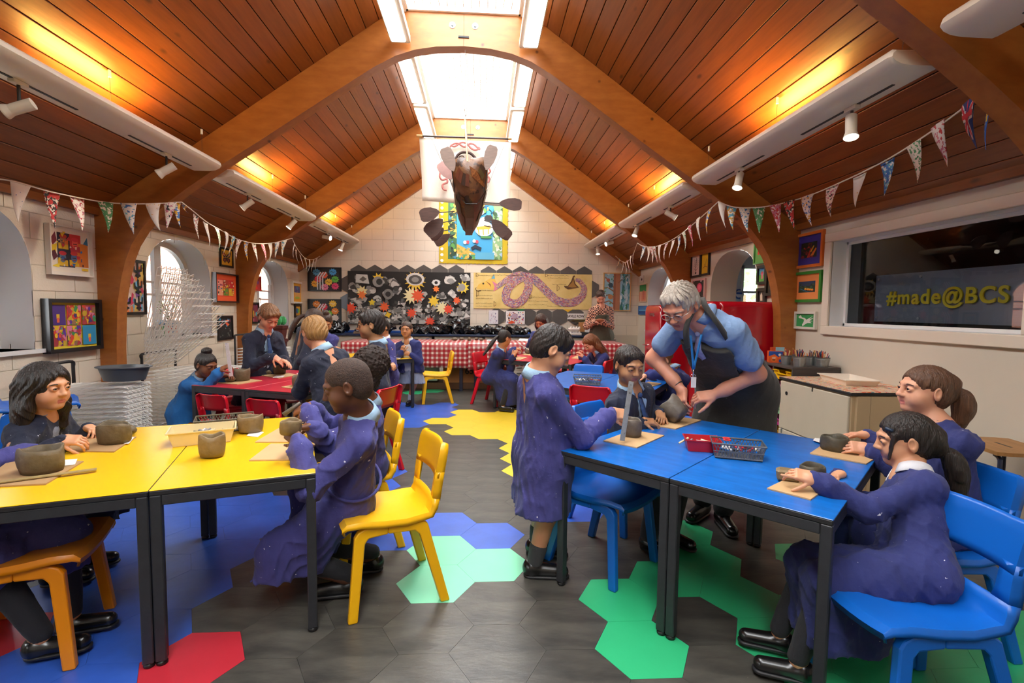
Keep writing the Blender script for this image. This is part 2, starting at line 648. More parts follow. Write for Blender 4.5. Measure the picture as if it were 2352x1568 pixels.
# lattice cells (column, row) by colour; column step 1.5 edges, row step root3 edges
TILE_COL = {}
def paint(code, cells):
 for c in cells:
  TILE_COL[c] = code
paint('l', [(0, 0), (1, -1), (0, -1)])
paint('b', [(-4, m) for m in (-3, -2, -1, 0, 1, 2)] + [(-5, m) for m in (-3, -2, -1, 0, 1, 2)] + [(-6, m) for m in (-1, 0, 1, 2)] + [(-7, m) for m in (0, 1, 2)] +
  [(-3, 1), (-3, 2), (-2, 1), (-2, 2), (-2, 3), (-2, 4), (-1, 0), (-1, 1), (0, 1), (1, 0), (3, 1)] +
  [(-1, 12), (-1, 11), (-1, 10), (-2, 12), (-2, 11), (-2, 10), (-2, 9), (-3, 12), (-3, 11), (-3, 10), (-3, 9), (-4, 12), (-4, 11), (-4, 10)])
paint('r', [(-3, -3), (-6, -2), (2, 15), (3, 14)])
paint('y', [(-1, 9)] + [(0, m) for m in (8, 9, 10, 11)] + [(1, m) for m in (7, 8, 9, 10)] + [(2, m) for m in range(4, 12)] + [(3, m) for m in range(4, 11)] +
  [(4, m) for m in range(4, 11)] + [(5, m) for m in range(4, 10)] + [(6, m) for m in range(3, 13)] + [(7, 11), (7, 12), (2, 17)])
paint('n', [(-2, 16), (-3, 15), (3, -2), (3, -3), (4, -1), (5, 0), (5, -1), (5, -2), (5, -3), (7, -1), (6, -2), (6, -3), (7, -3), (8, -3), (9, -3), (5, -4), (7, -4)])
_rest = MB()
_cells = []
for k in range(-14, 15):
 for m_ in range(-9, 26):
  cx, cy = HX + 1.5 * k * HS, HY + (m_ * r3 + (r3 / 2 if k % 2 else 0)) * HS
  if not (XL - HS < cx < XR + HS and .9 < cy < YB + HS):
   continue
  p = proj((cx, cy, 0))
  if p is None or not (-150 < p[0] < 2500 and p[1] < 1690):
   continue
  hidden = p[1] < 820
  _cells.append((cy + .35 * abs(cx) + (9 if hidden else 0) - (1.2 if (k, m_) in TILE_COL else 0), k, m_, cx, cy))
_cells.sort()
for i, (q, k, m_, cx, cy) in enumerate(_cells):
 code = TILE_COL.get((k, m_), 'g')
 cxx = cx
 if cxx + HS > XR or cxx - HS < XL or i >= 298:
  _rest.mi = list(TILE_M).index(code)
  _rest.prism([(min(max(cx + (HS - .0007) * cos(pi / 3 * a), XL), XR), min(cy + (HS - .0007) * sin(pi / 3 * a), YB)) for a in range(6)], .004,
     ((0, 0, -.004), (1, 0, 0), (0, 1, 0), (0, 0, 1)))
 else:
  link('floor_tile', TILE_ME[code], floor, (cx, cy, 0))
tag(_rest.build('floor_tiles_far', list(TILE_M.values()), floor), kind='stuff')
_near = MB().box((XL, YF, -.004), (XR, .95, 0)).build('floor_behind', TILE_M['g'], floor)
# ------------------------------------------------------------------ timber ceiling: planks between the arches
ceiling = MB()
for s in (-1, 1):
 x0, x1 = XC + s * 3.75, XC + s * .6
 q = [(x0, YF, ceil_z(x0) + .03), (x1, YF, ceil_z(x1) + .03), (x1, YB + .02, ceil_z(x1) + .03), (x0, YB + .02, ceil_z(x0) + .03)]
 ceiling.add(q, [(0, 1, 2, 3)])
ceiling = ceiling.build('ceiling', M_groove)
tag(ceiling, 'pitched ceiling of stained pine planks', kind='structure')
NPL = 24
ang = math.atan(SLOPE)
slen = (3.74 - .6) / cos(ang)
pw = slen / NPL
BAYS = [(YF, ARCH_Y[0]), (ARCH_Y[0] + ARCH_T, ARCH_Y[1]), (ARCH_Y[1] + ARCH_T, ARCH_Y[2]), (ARCH_Y[2] + ARCH_T, ARCH_Y[3]), (ARCH_Y[3] + ARCH_T, YB)]
for (ya, yb) in BAYS:
 L = yb - ya
 me = MB().bbox((-pw / 2 + .003, -L / 2 - .03, 0), (pw / 2 - .003, L / 2 + .03, .016), .004).mesh('plank', M_plank)
 for s in (-1, 1):
  for i in range(NPL):
   d = (i + .5) * pw
   x = XC + s * (3.74 - d * cos(ang))
   z = ceil_z(x)
   o = link('plank', me, ceiling)
   o.location = (x, (ya + yb) / 2, z + .002)
   o.rotation_euler = (0, s * ang, 0)
# glulam arches
PAIRS = [((3.72, 0), (3.56, 0)), ((3.72, 1.0), (3.55, 1.0)), ((3.72, 1.45), (3.525, 1.46)), ((3.72, 1.72), (3.475, 1.74)), ((3.72, 1.9), (3.425, 1.92)), ((3.72, 2.05), (3.365, 2.07)), ((3.72, 2.2), (3.27, 2.22)),
   ((3.72, 2.36), (3.15, 2.36)), ((3.56, 2.50), (3.0, 2.5)), ((3.33, 2.66), (2.79, 2.66)), ((3.0, 2.89), (2.49, 2.87)), ((2.6, 3.17), (2.02, 3.18)), ((1.9, 3.66), (1.31, 3.66)), ((1.4, 4.01), (.925, 3.915)),
   ((1.05, 4.255), (.70, 4.04)), ((.85, 4.395), (.5, 4.11)), ((.62, 4.49), (.28, 4.15)), ((.0, 4.49), (0, 4.165))]
M_bolt = mat('galvanised_bolt', '#aab4bb', .35, metal=.8)
def arch(n, y, label):
 b = MB()
 prs = [((XC - a[0], a[1]), (XC - c[0], c[1])) for a, c in PAIRS] + [((XC + a[0], a[1]), (XC + c[0], c[1])) for a, c in PAIRS[-2::-1]]
 rows = []
 for (o, i) in prs:
  rows.append([(o[0], y, o[1]), (i[0], y, i[1]), (i[0], y + ARCH_T, i[1]), (o[0], y + ARCH_T, o[1])])
 b.grid(rows, close_u=True)
 o = b.build('trim_%d' % n, M_beam, smooth='auto')
 tag(o, label, kind='structure')
 for dx in (-.117, .117):
  w = MB().cyl((XC + dx, y, 4.367), (XC + dx, y - .006, 4.367), .032, n=16).cyl((XC + dx, y - .006, 4.367), (XC + dx, y - .022, 4.367), .014, n=6)
  w.build('bolt', M_bolt, o)
 MB().box((XC - .0015, y - .0006, 4.17), (XC + .0015, y + .01, 4.485)).build('centre_joint', M_groove, o)
 MB().box((XC - .055, y - .012, 4.245), (XC + .055, y, 4.262)).build('bracket', mat('black_metal', '#17181a', .45, metal=.4), o)
 return o
arch(1, ARCH_Y[0], 'curved timber arch behind the camera')
arch(2, ARCH_Y[1], 'curved timber roof arch nearest the camera, at the top right corner')
arch(3, ARCH_Y[2], 'large curved timber roof arch across the front of the room')
arch(4, ARCH_Y[3], 'second curved timber roof arch, in front of the hanging boat')
_b = MB()
for s in (-1, 1):
 x0, x1 = XC + s * 3.72, XC + s * .55
 P = []
 for x, dz in ((x0, .0), (x1, .0), (x1, -.19), (x0, -.19)):
  P.append((x, ceil_z(x) + dz))
 rows = [[(x, YB - .09, z) for x, z in P], [(x, YB + .003, z) for x, z in P]]
 vs = rows[0] + rows[1]
 _b.add(vs, [(0, 1, 2, 3), (7, 6, 5, 4), (0, 4, 5, 1), (1, 5, 6, 2), (2, 6, 7, 3), (3, 7, 4, 0)])
tag(_b.build('trim_5', M_beam), 'timber raking beam along the top of the gable wall', kind='structure')
for s, xw in ((-1, XL), (1, XR)):
 tag(MB().box((min(xw, xw - s * .05), YF, 2.36), (max(xw, xw - s * .05), YB, 2.43)).build('trim_%d' % (6 if s < 0 else 7), M_plank), 'timber eaves board above the %s wall' % ('left' if s < 0 else 'right'), kind='structure')
# ------------------------------------------------------------------ roof light with wire guard
M_wire = mat('white_wire', '#d8d2c4', .5)
M_skyglass = mat('diffusing_roof_glass', '#ffffff', .4, emit=(1, 1, 1), emit_s=1.2)
sky = thing('window_9', 'long roof light along the ridge behind a wire guard', None, (XC, 0, 4.5), kind='structure')
SB = [(YF, ARCH_Y[0]), (ARCH_Y[0] + ARCH_T, ARCH_Y[1]), (ARCH_Y[1] + ARCH_T, ARCH_Y[2]), (ARCH_Y[2] + ARCH_T, ARCH_Y[3]), (ARCH_Y[3] + ARCH_T, YB)]
sb = MB()
for s in (-1, 1):
 sb.box((s * .6 - .015, YF, -.02), (s * .6 + .015, YB, .55))
sb.box((-.62, YF, .5), (.62, YB, .53)).box((-.6, YB - .02, -.02), (.6, YB, .5)).box((-.6, YF, -.02), (.6, YF + .02, .5))
sb.build('upstand', M_white, sky)
for (ya, yb) in SB[1:]:
 g = MB()
 for i in range(15):
  x = -.57 + 1.14 * i / 14
  g.box((x - .003, ya, .012), (x + .003, yb, .018))
 n = int((yb - ya) / .055)
 for i in range(n + 1):
  y = ya + (yb - ya) * i / n
  g.box((-.58, y - .0015, .018), (.58, y + .0015, .021))
 tag(g.build('wire_guard', M_wire, sky), kind='stuff')
 e = MB().box((-.59, ya, -.012), (.59, ya + .03, .03)).box((-.59, yb - .03, -.012), (.59, yb, .03)).box((-.59, ya, -.012), (-.565, yb, .03)).box((.565, ya, -.012), (.59, yb, .03))
 e.build('guard_frame', M_white, sky)
# ------------------------------------------------------------------ arched side windows
M_glass = mat('clear_glass', '#f4f8f8', .02, trans=1.0, ior=1.0, spec=.2)
def arched_window(n, op, fr, depth, label, detailed=True):
 o, U, V, Nn = [Vector(q) for q in fr]
 b, pts = reveal(op, fr, depth, M_reveal)
 w = thing('window_%d' % n, label, None, o + U * op[0] + V * op[2], kind='structure')
 inv = Matrix.Translation(-(o + U * op[0] + V * op[2]))
 def put(mb, name, mt, sm=False):
  mb.v = [tuple(inv @ Vector(p)) for p in mb.v]
  return mb.build(name, mt, w, sm)
 put(b, 'reveal', M_reveal, 'auto')
 c, hw, z0, zs, zt = op
 # timber frame following the arch, set at the outer end of the reveal
 ins = [.07, .13]
 f = MB()
 def loop(k, d):
  L = []
  for a, zz in pts:
   L.append(o + U * (c + (a - c) * (1 - k / hw)) + V * (z0 + k + (zz - z0) * (1 - 2 * k / (zt - z0))) - Nn * d)
  return L
 A, B, Bd, Ad = loop(-.01, depth - .08), loop(.07, depth - .08), loop(.07, depth - .02), loop(-.01, depth - .02)
 rows = [[A[i], B[i], Bd[i], Ad[i]] for i in range(len(A))]
 f.grid(rows + [rows[0]], close_u=True)
 put(f, 'window_frame', M_white, 'auto')
 fr2 = MB()
 for sgn in (-1, 1):           # two casements
  for s0, s1 in ((.015, .065), (hw - .125, hw - .075)):
   a0, a1 = sorted((c + sgn * s0, c + sgn * s1))
   top = zs + (zt - zs) * max(0, 1 - (max(abs(a0 - c), abs(a1 - c)) / (hw - .05)) ** 2.4) ** (1 / 2.4) - .05
   fr2.box((0, 0, 0), (1, 1, 1), frameM(o + U * a0 + V * (z0 + .07) - Nn * (depth - .02), U * (a1 - a0), V * (top - z0 - .07), Nn * .05))
  for zz in (z0 + .07, z0 + .52, zs + .02):
   a0, a1 = sorted((c + sgn * .02, c + sgn * (hw - .08)))
   fr2.box((0, 0, 0), (1, 1, 1), frameM(o + U * a0 + V * zz - Nn * (depth - .025), U * (a1 - a0), V * (.055 if zz < z0 + .1 else .028), Nn * .035))
 fr2.box((0, 0, 0), (1, 1, 1), frameM(o + U * (c - .02) + V * (z0 + .05) - Nn * (depth - .01), U * .04, V * (zt - z0 - .1), Nn * .06))
 put(fr2, 'casement', M_white)
 for sgn in (-1, 1):
  gl = MB()
  col = []
  for k in range(9):
   a = c + sgn * (.02 + (hw - .1) * k / 8)
   top = zs + (zt - zs) * max(0, 1 - (abs(a - c) / (hw - .03)) ** 2.4) ** (1 / 2.4) - .03
   col.append([o + U * a + V * (z0 + .06) - Nn * (depth - .01), o + U * a + V * top - Nn * (depth - .01)])
  gl.grid(col)
  put(gl, 'pane', M_glass)
 sl = MB()
 sl.box((0, 0, 0), (1, 1, 1), frameM(o + U * (c - hw - .06) + V * (z0 - .035) - Nn * depth, U * (2 * hw + .12), V * .035, Nn * (depth + .045)))
 put(sl, 'sill', M_white)
 h = MB()
 h.cyl(o + U * (c + .04) + V * (z0 + .55) - Nn * (depth - .06), o + U * (c + .04) + V * (z0 + .55) - Nn * (depth - .1), .01)
 h.cyl(o + U * (c + .04) + V * (z0 + .56) - Nn * (depth - .1), o + U * (c + .04) + V * (z0 + .45) - Nn * (depth - .1), .007)
 put(h, 'handle', M_white)
 return w
LAB = {1: 'arched window in the left wall behind the camera', 2: 'arched window in the left wall beside the camera', 3: 'bright arched window cut off at the left edge',
  4: 'bright arched left window with the potted plant on its sill', 5: 'bright arched left window nearest the gable wall'}
for i, op in enumerate(WOPS):
 arched_window(i + 1, op, FR_L, .36, LAB[i + 1])
arched_window(6, ROPS[1], FR_R, .36, 'small slice of arched window in the right wall above the first fridge')
for op in WOPS + ROPS[1:]:
 d = bpy.data.lights.new('window_portal', 'AREA')
 d.shape = 'RECTANGLE'
 d.size, d.size_y = 1.4, 1.3
 d.cycles.is_portal = True
 po = bpy.data.objects.new('window_portal', d)
 COL.objects.link(po)
 left = op in WOPS
 po.location = ((XL - .4) if left else (XR + .4), op[0], 1.68)
 po.rotation_euler = (0, -pi / 2 if left else pi / 2, 0)
# outside: brick building across the yard on the left, hedge on the right
M_brick = mat('brick_wall', '#b0664c', .9)
_nt = M_brick.node_tree
_bt = _nt.nodes.new('ShaderNodeTexBrick')
_bt.inputs['Color1'].default_value = (*hexc('#b86f55'), 1)
_bt.inputs['Color2'].default_value = (*hexc('#a55a42'), 1)
_bt.inputs['Mortar'].default_value = (*hexc('#c9bcae'), 1)
_bt.inputs['Scale'].default_value = 1.0
_bt.inputs['Brick Width'].default_value = .225
_bt.inputs['Row Height'].default_value = .075
_bt.inputs['Mortar Size'].default_value = .008
_tc = _nt.nodes.new('ShaderNodeTexCoord')
_mp = _nt.nodes.new('ShaderNodeMapping')
_mp.inputs['Rotation'].default_value = (pi / 2, 0, pi / 2)
_sx = _nt.nodes.new('ShaderNodeSeparateXYZ')
_cx = _nt.nodes.new('ShaderNodeCombineXYZ')
_nt.links.new(_tc.outputs['Object'], _sx.inputs[0])
_nt.links.new(_sx.outputs['Y'], _cx.inputs['X'])
_nt.links.new(_sx.outputs['Z'], _cx.inputs['Y'])
_nt.links.new(_cx.outputs[0], _bt.inputs['Vector'])
_nt.links.new(_bt.outputs['Color'], _nt.nodes['Principled BSDF'].inputs['Base Color'])
bd = thing('brick_building', 'red brick building across the yard seen through the left windows', 'building', (-9.0, 8, -.3))
MB().box((-1, -9, 0), (0, 14, 3.4)).build('wall', M_brick, bd)
MB().box((-.02, -1.0, 1.2), (.03, .3, 2.6)).build('window', mat('dark_pane', '#6f7f95', .2), bd)
MB().box((-.02, 3.0, 1.2), (.03, 4.3, 2.6)).build('window', mat('dark_pane', '#6f7f95', .2), bd)
tag(MB().box((-14, -8, -.4), (XL - .37, 30, -.3)).box((XR + 2.4, -8, -.4), (14, 30, -.3)).build('yard_ground', mat('yard_paving', '#9a9a95', .9)), 'paved yard outside the windows', 'ground', kind='structure')
# ------------------------------------------------------------------ niche passage on the right with its own window
b, pts = reveal(NICHE, FR_R, .40, M_plaster)
nw = b.build('trim_8', M_plaster, smooth='auto')
tag(nw, 'deep round headed opening in the right wall above the red fridges', kind='structure')
_v = MB()
X0, X1 = XR + .4, XR + 1.9
_v.box((X0, 5.2, -.05), (X1, 9.0, 0)).box((X0, 5.2, 2.5), (X1, 9.0, 2.55)).box((X0 - .02, 5.2, 0), (X0, 6.1, 2.5)).box((X0 - .02, 7.42, 0), (X0, 8.75, 2.5))
_v.box((X0 - .02, 5.15, 0), (X1, 5.2, 2.5)).box((X0, 8.7, 0), (4.66, 8.75, 2.5)).box((4.66, 8.7, 0), (X1, 8.75, .9)).box((4.66, 8.7, 2.3), (X1, 8.75, 2.5)).box((X0 - .02, 6.1, 2.33), (X0, 7.45, 2.5))
_v.box((X1, 5.2, 0), (X1 + .05, 8.75, 2.5))
tag(_v.build('wall_passage', mat('passage_paint', '#cfd6dc', .6)), 'pale walls of the passage behind the right hand opening', kind='structure')
# ------------------------------------------------------------------ classroom tables
TZ = .73
TW, TL = .615, 1.24
M_frame = mat('charcoal_steel', '#34363b', .45, metal=.2, noise=.25, nscale=30, specks=[('#8a8d92', 60, .76)])
M_edge = mat('black_edge', '#1d1d20', .5)
M_foot = mat('black_plastic', '#141416', .4)
TOPS = {'yellow': mat('yellow_laminate', '#f2c21c', .26, noise=.05, nscale=2.5, bump=.02, bscale=200),
  'blue': mat('blue_laminate', '#1270cf', .26, noise=.28, nscale=2.2, nstretch=(3, 12, 1), bump=.02, bscale=200),
  'red': mat('red_laminate', '#c92d40', .28, noise=.15, nscale=3, bump=.02, bscale=200)}
def make_table(color):
 root = thing('classroom_table', '', 'table')
 w, l = TW / 2 - .002, TL / 2
 MB().bbox((-w, -l, TZ - .004), (w, l, TZ), .002).build('table_top', TOPS[color], root)
 MB().bbox((-w, -l, TZ - .024), (w, l, TZ - .004), .003).build('table_edge', M_edge, root)
 for s in (-1, 1):
  a, b = sorted((s * (l - .038), s * (l - .002)))
  MB().bbox((-w + .04, a, TZ - .066), (w - .04, b, TZ - .024), .003).build('rail', M_frame, root)
  a, b = sorted((s * (w - .038), s * (w - .002)))
  MB().bbox((a, -l + .04, TZ - .066), (b, l - .04, TZ - .024), .003).build('rail', M_frame, root)
 leg = MB().bbox((-.02, -.02, .018), (.02, .02, TZ - .024), .004).mesh('leg', M_frame)
 ft = MB().lathe([(.017, .0), (.021, .004), (.021, .012), (.016, .019)], n=14).mesh('foot', M_foot, True)
 for sx in (-1, 1):
  for sy in (-1, 1):
   g = link('leg', leg, root, (sx * (w - .02), sy * (l - .02), 0))
   link('foot', ft, g)
 return root
_tp = {}
def place_table(color, corner, th, label, right=False):
 """corner = near right corner when right else near left corner; th = direction of the near edge"""
 if color not in _tp:
  r = _tp[color] = make_table(color)
 else:
  r = copy_tree(_tp[color])
 e = Vector((cos(th), sin(th), 0))
 n = Vector((-sin(th), cos(th), 0))
 r.location = Vector((corner[0], corner[1], 0)) + e * (TW / 2 * (-1 if right else 1)) + n * (TL / 2)
 r.rotation_euler = (0, 0, th)
 r['label'] = label
 return r
YT = radians(19.2)
ye, yn = Vector((cos(YT), sin(YT), 0)), Vector((-sin(YT), cos(YT), 0))
place_table('yellow', (-.728, 2.18), YT, 'yellow topped table in the foreground with the smiling boy sitting at its end', True)
place_table('yellow', (-.728 - ye.x * TW, 2.18 - ye.y * TW), YT, 'yellow topped table cut off at the left edge, beside the girl with long black hair', True)
BT = radians(-46.7)
be, bn = Vector((cos(BT), sin(BT), 0)), Vector((-sin(BT), cos(BT), 0))
place_table('blue', (.401, 2.517), BT, 'blue topped foreground table in front of the standing boy')
place_table('blue', (.401 + be.x * TW, 2.517 + be.y * TW), BT, 'blue topped foreground table nearest the camera, in front of the two girls on the right')
RT = radians(-20.3)
re_, rn = Vector((cos(RT), sin(RT), 0)), Vector((-sin(RT), cos(RT), 0))
place_table('red', (-2.667, 4.657), RT, 'red topped table on the left beside the girl in the bright blue smock')
place_table('red', (-2.667 + re_.x * TW, 4.657 + re_.y * TW), RT, 'red topped table on the left in front of the fair haired boy')
CT = radians(-32)
ce, cn = Vector((cos(CT), sin(CT), 0)), Vector((-sin(CT), cos(CT), 0))
place_table('blue', (.903 - ce.x * TW, 4.479 - ce.y * TW), CT, 'blue topped table further back with the grey wire basket on it')
place_table('blue', (.903, 4.479), CT, 'blue topped table further back where a girl bends over behind the teacher')
DT = radians(38)
de, dn = Vector((cos(DT), sin(DT), 0)), Vector((-sin(DT), cos(DT), 0))
place_table('yellow', (-.985, 7.235), DT, 'yellow topped table at the back in front of the girl in the grey dress', True)
place_table('yellow', (-.985 - de.x * TW, 7.235 - de.y * TW), DT, 'yellow topped table at the back hidden behind the boy with glasses', True)
ET = radians(-32.5)
ee, en = Vector((cos(ET), sin(ET), 0)), Vector((-sin(ET), cos(ET), 0))
place_table('red', (.164, 7.187), ET, 'red topped table at the back beside the girl with the long black ponytail')
place_table('red', (.164 + ee.x * TW, 7.187 + ee.y * TW), ET, 'red topped table at the back in front of the long haired girl')
# ------------------------------------------------------------------ one-piece plastic chairs
CH = {c: mat(c + '_chair_plastic', h, .34, spec=.5, bump=.015, bscale=300, noise=.04, nscale=6) for c, h in
  (('yellow', '#f5b80e'), ('red', '#cf1226'), ('blue', '#0d63c4'), ('orange', '#e58a0c'))}  # orange entry: yellow chair plastic with the shadow at lower left painted in
SEAT_H = .43
def shell(rows, mid=9):
 """rows of (y, z, half width, forward bow, flange depth vector) -> grid; flange turned back at both sides"""
 G = []
 for (y, z, w, bow, fy, fz) in rows:
  r = []
  for i in range(mid):
   u = -1 + 2 * i / (mid - 1)
   r.append((u * w, y + bow * u * u, z + (.018 * u * u if bow == 0 else 0)))
  l, q = r[0], r[-1]
  r = [(l[0] - .006, l[1] + fy, l[2] + fz), (l[0] - .004, l[1] + fy * .4, l[2] + fz * .4)] + r + [(q[0] + .004, q[1] + fy * .4, q[2] + fz * .4), (q[0] + .006, q[1] + fy, q[2] + fz)]
  G.append(r)
 return G
def make_chair(color):
 m = CH[color]
 root = thing('school_chair', '', 'chair')
 # seat: front lip to the upsweep behind (chair faces +y)
 rows = [(.225, .395, .185, 0, 0, -.01), (.232, .415, .19, 0, 0, -.012), (.215, .432, .192, 0, 0, -.018), (.15, .436, .195, 0, 0, -.022), (.05, .425, .197, 0, 0, -.024),
   (-.06, .418, .195, 0, 0, -.024), (-.14, .425, .188, 0, -.004, -.024), (-.185, .445, .183, .008, -.014, -.02), (-.208, .478, .18, .014, -.022, -.012), (-.216, .515, .178, .018, -.028, -.006)]
 o = MB().grid(shell(rows)).build('seat', m, root, smooth='auto')
 sol = o.modifiers.new('thick', 'SOLIDIFY')
 sol.thickness = .009
 sol.offset = -1
 # backrest: panel above the hand opening and the two uprights
 b = MB()
 up = []
 for (y, z, w, bow, fy, fz) in [(-.216, .508, .178, .018, -.03, -.005), (-.224, .55, .177, .022, -.034, 0), (-.234, .60, .177, .026, -.036, 0), (-.243, .645, .178, .028, -.036, 0)]:
  up.append((y, z, w, bow, fy, fz))
 for s in (-1, 1):
  G = []
  for (y, z, w, bow, fy, fz) in up:
   r = []
   for u in (.66 if z < .52 else .72, .86, 1.0):
    r.append((s * u * w, y + bow * u * u, z))
   r += [(s * (w + .004), y + bow + fy * .4, z + fz * .4), (s * (w + .006), y + bow + fy, z + fz)]
   G.append(r if s > 0 else r[::-1])
  b.grid(G)
 pan = [(-.236, .615, .177, .027, -.036, 0), (-.243, .645, .178, .028, -.036, 0), (-.254, .70, .181, .03, -.036, 0), (-.264, .745, .181, .03, -.034, .0), (-.270, .772, .172, .028, -.03, -.004), (-.278, .784, .158, .025, -.022, -.012)]
 b.grid(shell(pan))
 o = b.build('backrest', m, root, smooth='auto')
 sol = o.modifiers.new('thick', 'SOLIDIFY')
 sol.thickness = .009
 sol.offset = -1
 # legs: two A-frames, the rail shared by front and rear leg
 for s in (-1, 1):
  for nm, poly in (('front', [(.03, .425), (.03, .382), (.12, .376), (.138, .355), (.178, 0.0), (.222, 0.0), (.186, .385), (.17, .41), (.14, .424)]),
       ('rear', [(.03, .382), (.03, .425), (-.14, .418), (-.165, .40), (-.268, .0), (-.222, .0), (-.122, .355), (-.10, .376)])):
   mb = MB()
   n = len(poly)
   vs = []
   for dx in (0, -.036):
    for (y, z) in poly:
     splay = .196 + .038 * (1 - z / .43)
     vs.append((s * (splay + dx), y, z))
   fs = [tuple(range(n)), tuple(range(2 * n - 1, n - 1, -1))] + [(i, n + i, n + (i + 1) % n, (i + 1) % n) for i in range(n)]
   if (s < 0) != (nm == 'rear'):
    fs = [f[::-1] for f in fs]
   mb.add(vs, fs)
   o = mb.build('leg', m, root)
   bv = o.modifiers.new('round', 'BEVEL')
   bv.width = .007
   bv.segments = 2
   bv.limit_method = 'ANGLE'
 return root
_cp = {}
def place_chair(color, x, y, face, label, group=None, z=0., sc=1.):
 """face: direction the sitter looks, degrees"""
 if color not in _cp:
  r = _cp[color] = make_chair(color)
 else:
  r = copy_tree(_cp[color])
 r.location = (x, y, z)
 r.rotation_euler = (0, 0, radians(face - 90))
 r['label'] = label
 r.scale = (sc, sc, sc)
 if group:
  r['group'] = group
 return r
def side(base, e, n, a, b):
 p = Vector((base[0], base[1], 0)) + e * a + n * b
 return p.x, p.y
YA = (-.728, 2.18)
place_chair('yellow', -.486, 2.51, 202, 'yellow plastic chair the boy with the short hair sits on, nearest the aisle')
place_chair('yellow', -.79, 3.08, 201, 'yellow plastic chair behind the boy with the short hair, holding the child with curly hair')
place_chair('orange', -1.90, 2.13, 19, 'shade-tinted yellow plastic chair in the lower left corner under the yellow table')
place_chair('orange', *side(YA, ye, yn, -1.55, .85), 19, 'shade-tinted yellow plastic chair the girl with long black hair sits on')
place_chair('blue', .72, 2.74, -48, 'empty blue plastic chair under the corner of the blue table beside the standing boy')
place_chair('blue', *side((.401, 2.517), be, bn, -.22, .95), -47, 'blue plastic chair the boy with the striped tie sits on')
BR = (.401 + be.x * 2 * TW, 2.517 + be.y * 2 * TW)
place_chair('blue', 1.53, 1.63, 180, 'large blue plastic chair in the lower right corner under the girl with the black ponytail')
place_chair('blue', 2.0, 2.06, 182, 'blue plastic chair at the right edge under the girl with the brown ponytail')
RA = (-2.667, 4.657)
place_chair('red', *side(RA, re_, rn, .33, .13), 70, 'red plastic chair with a tray behind it, tucked under the left of the red table', sc=.86)
place_chair('red', *side(RA, re_, rn, .92, .10), 70, 'red plastic chair tucked under the red table behind the yellow table', sc=.86)
place_chair('red', *side(RA, re_, rn, -.02, .62), -20, 'red plastic chair at the end of the red table beside the girl in bright blue')
place_chair('red', *side(RA, re_, rn, .02, 1.1), -20, 'red plastic chair at the far corner of the red table')
place_chair('red', -1.02, 4.30, 160, 'red plastic chair with its back to the aisle, right of the fair haired boy')
place_chair('yellow', *side(RA, re_, rn, .42, 1.38), 250, 'yellow plastic chair beyond the red table under the standing boy\'s hand')
place_chair('yellow', -.72, 7.72, 188, 'yellow plastic chair standing in the aisle beside the girl in the grey dress')
place_chair('red', *side((.164, 7.187), ee, en, -.20, .32), -32, 'red plastic chair the girl with the long black ponytail sits on')
place_chair('red', *side((.164, 7.187), ee, en, .35, 1.45), 237, 'red plastic chair beyond the red table at the back')
place_chair('red', *side((.164, 7.187), ee, en, 1.40, .30), 148, 'red plastic chair with its back to the camera at the back red table')
place_chair('red', *side((.164, 7.187), ee, en, 1.46, .92), 148, 'red plastic chair under the long haired girl at the back red table')
place_chair('red', *side((.903, 4.479), ce, cn, .15, .12), 58, 'red plastic chair tucked under the blue table with the wire basket')
place_chair('blue', *side((.903, 4.479), ce, cn, -.45, 1.25), 238, 'blue plastic chair at the far side of the table with the wire basket')
place_chair('blue', *side((.903, 4.479), ce, cn, .95, .45), 148, 'blue plastic chair under the girl bending over behind the teacher')
for i in range(2):
 place_chair('blue', -3.22, 3.72, 40, 'blue plastic chair of a stack behind the girl with long black hair, %s' % ('lower one', 'top one')[i], 'stacked blue chairs', z=.3 * i)
# ------------------------------------------------------------------ fluorescent battens beside the roof light
M_fit = mat('white_fitting', '#e9e4d8', .4)
M_tube = mat('lit_diffuser', '#ffffff', .5, emit=(1, .97, .92), emit_s=11)
_k = 0
for s, xx in ((-1, -.85), (1, .455)):
 for (ya, yb, bay) in ((-.2, 1.05, 'b'), (1.1, 2.40, 'b'), (2.65, 3.85, 'f'), (3.95, 5.24, 'f'), (5.50, 6.72, 'm'), (6.82, 8.09, 'm'), (8.35, 9.55, 'r'), (9.65, 10.75, 'r')):
  names = {'b': 'above the camera', 'f': 'in front of the first arch', 'm': 'between the first and second arch', 'r': 'beyond the second arch'}
  first = ya in (-.2, 2.65, 5.50, 8.35)
  t = thing('fluorescent_light', 'lit fluorescent batten on the %s, %s one %s' % ('left' if s < 0 else 'right', 'nearer' if first else 'farther', names[bay]), 'light', (xx, (ya + yb) / 2, 4.12))
  L = (yb - ya) / 2
  MB().bbox((-.1, -L, .012), (.1, L, .10), .012).build('housing', M_fit, t)
  MB().bbox((-.085 if s < 0 else -.06, -L + .05, 0), (.06 if s < 0 else .085, L - .05, .02), .01).build('diffuser', M_tube, t)
  for yy in (-L * .6, L * .6):
   MB().cyl((0, yy, .1), (0, yy, ceil_z(xx) - 4.12), .006, n=6).build('hanger', M_fit, t)
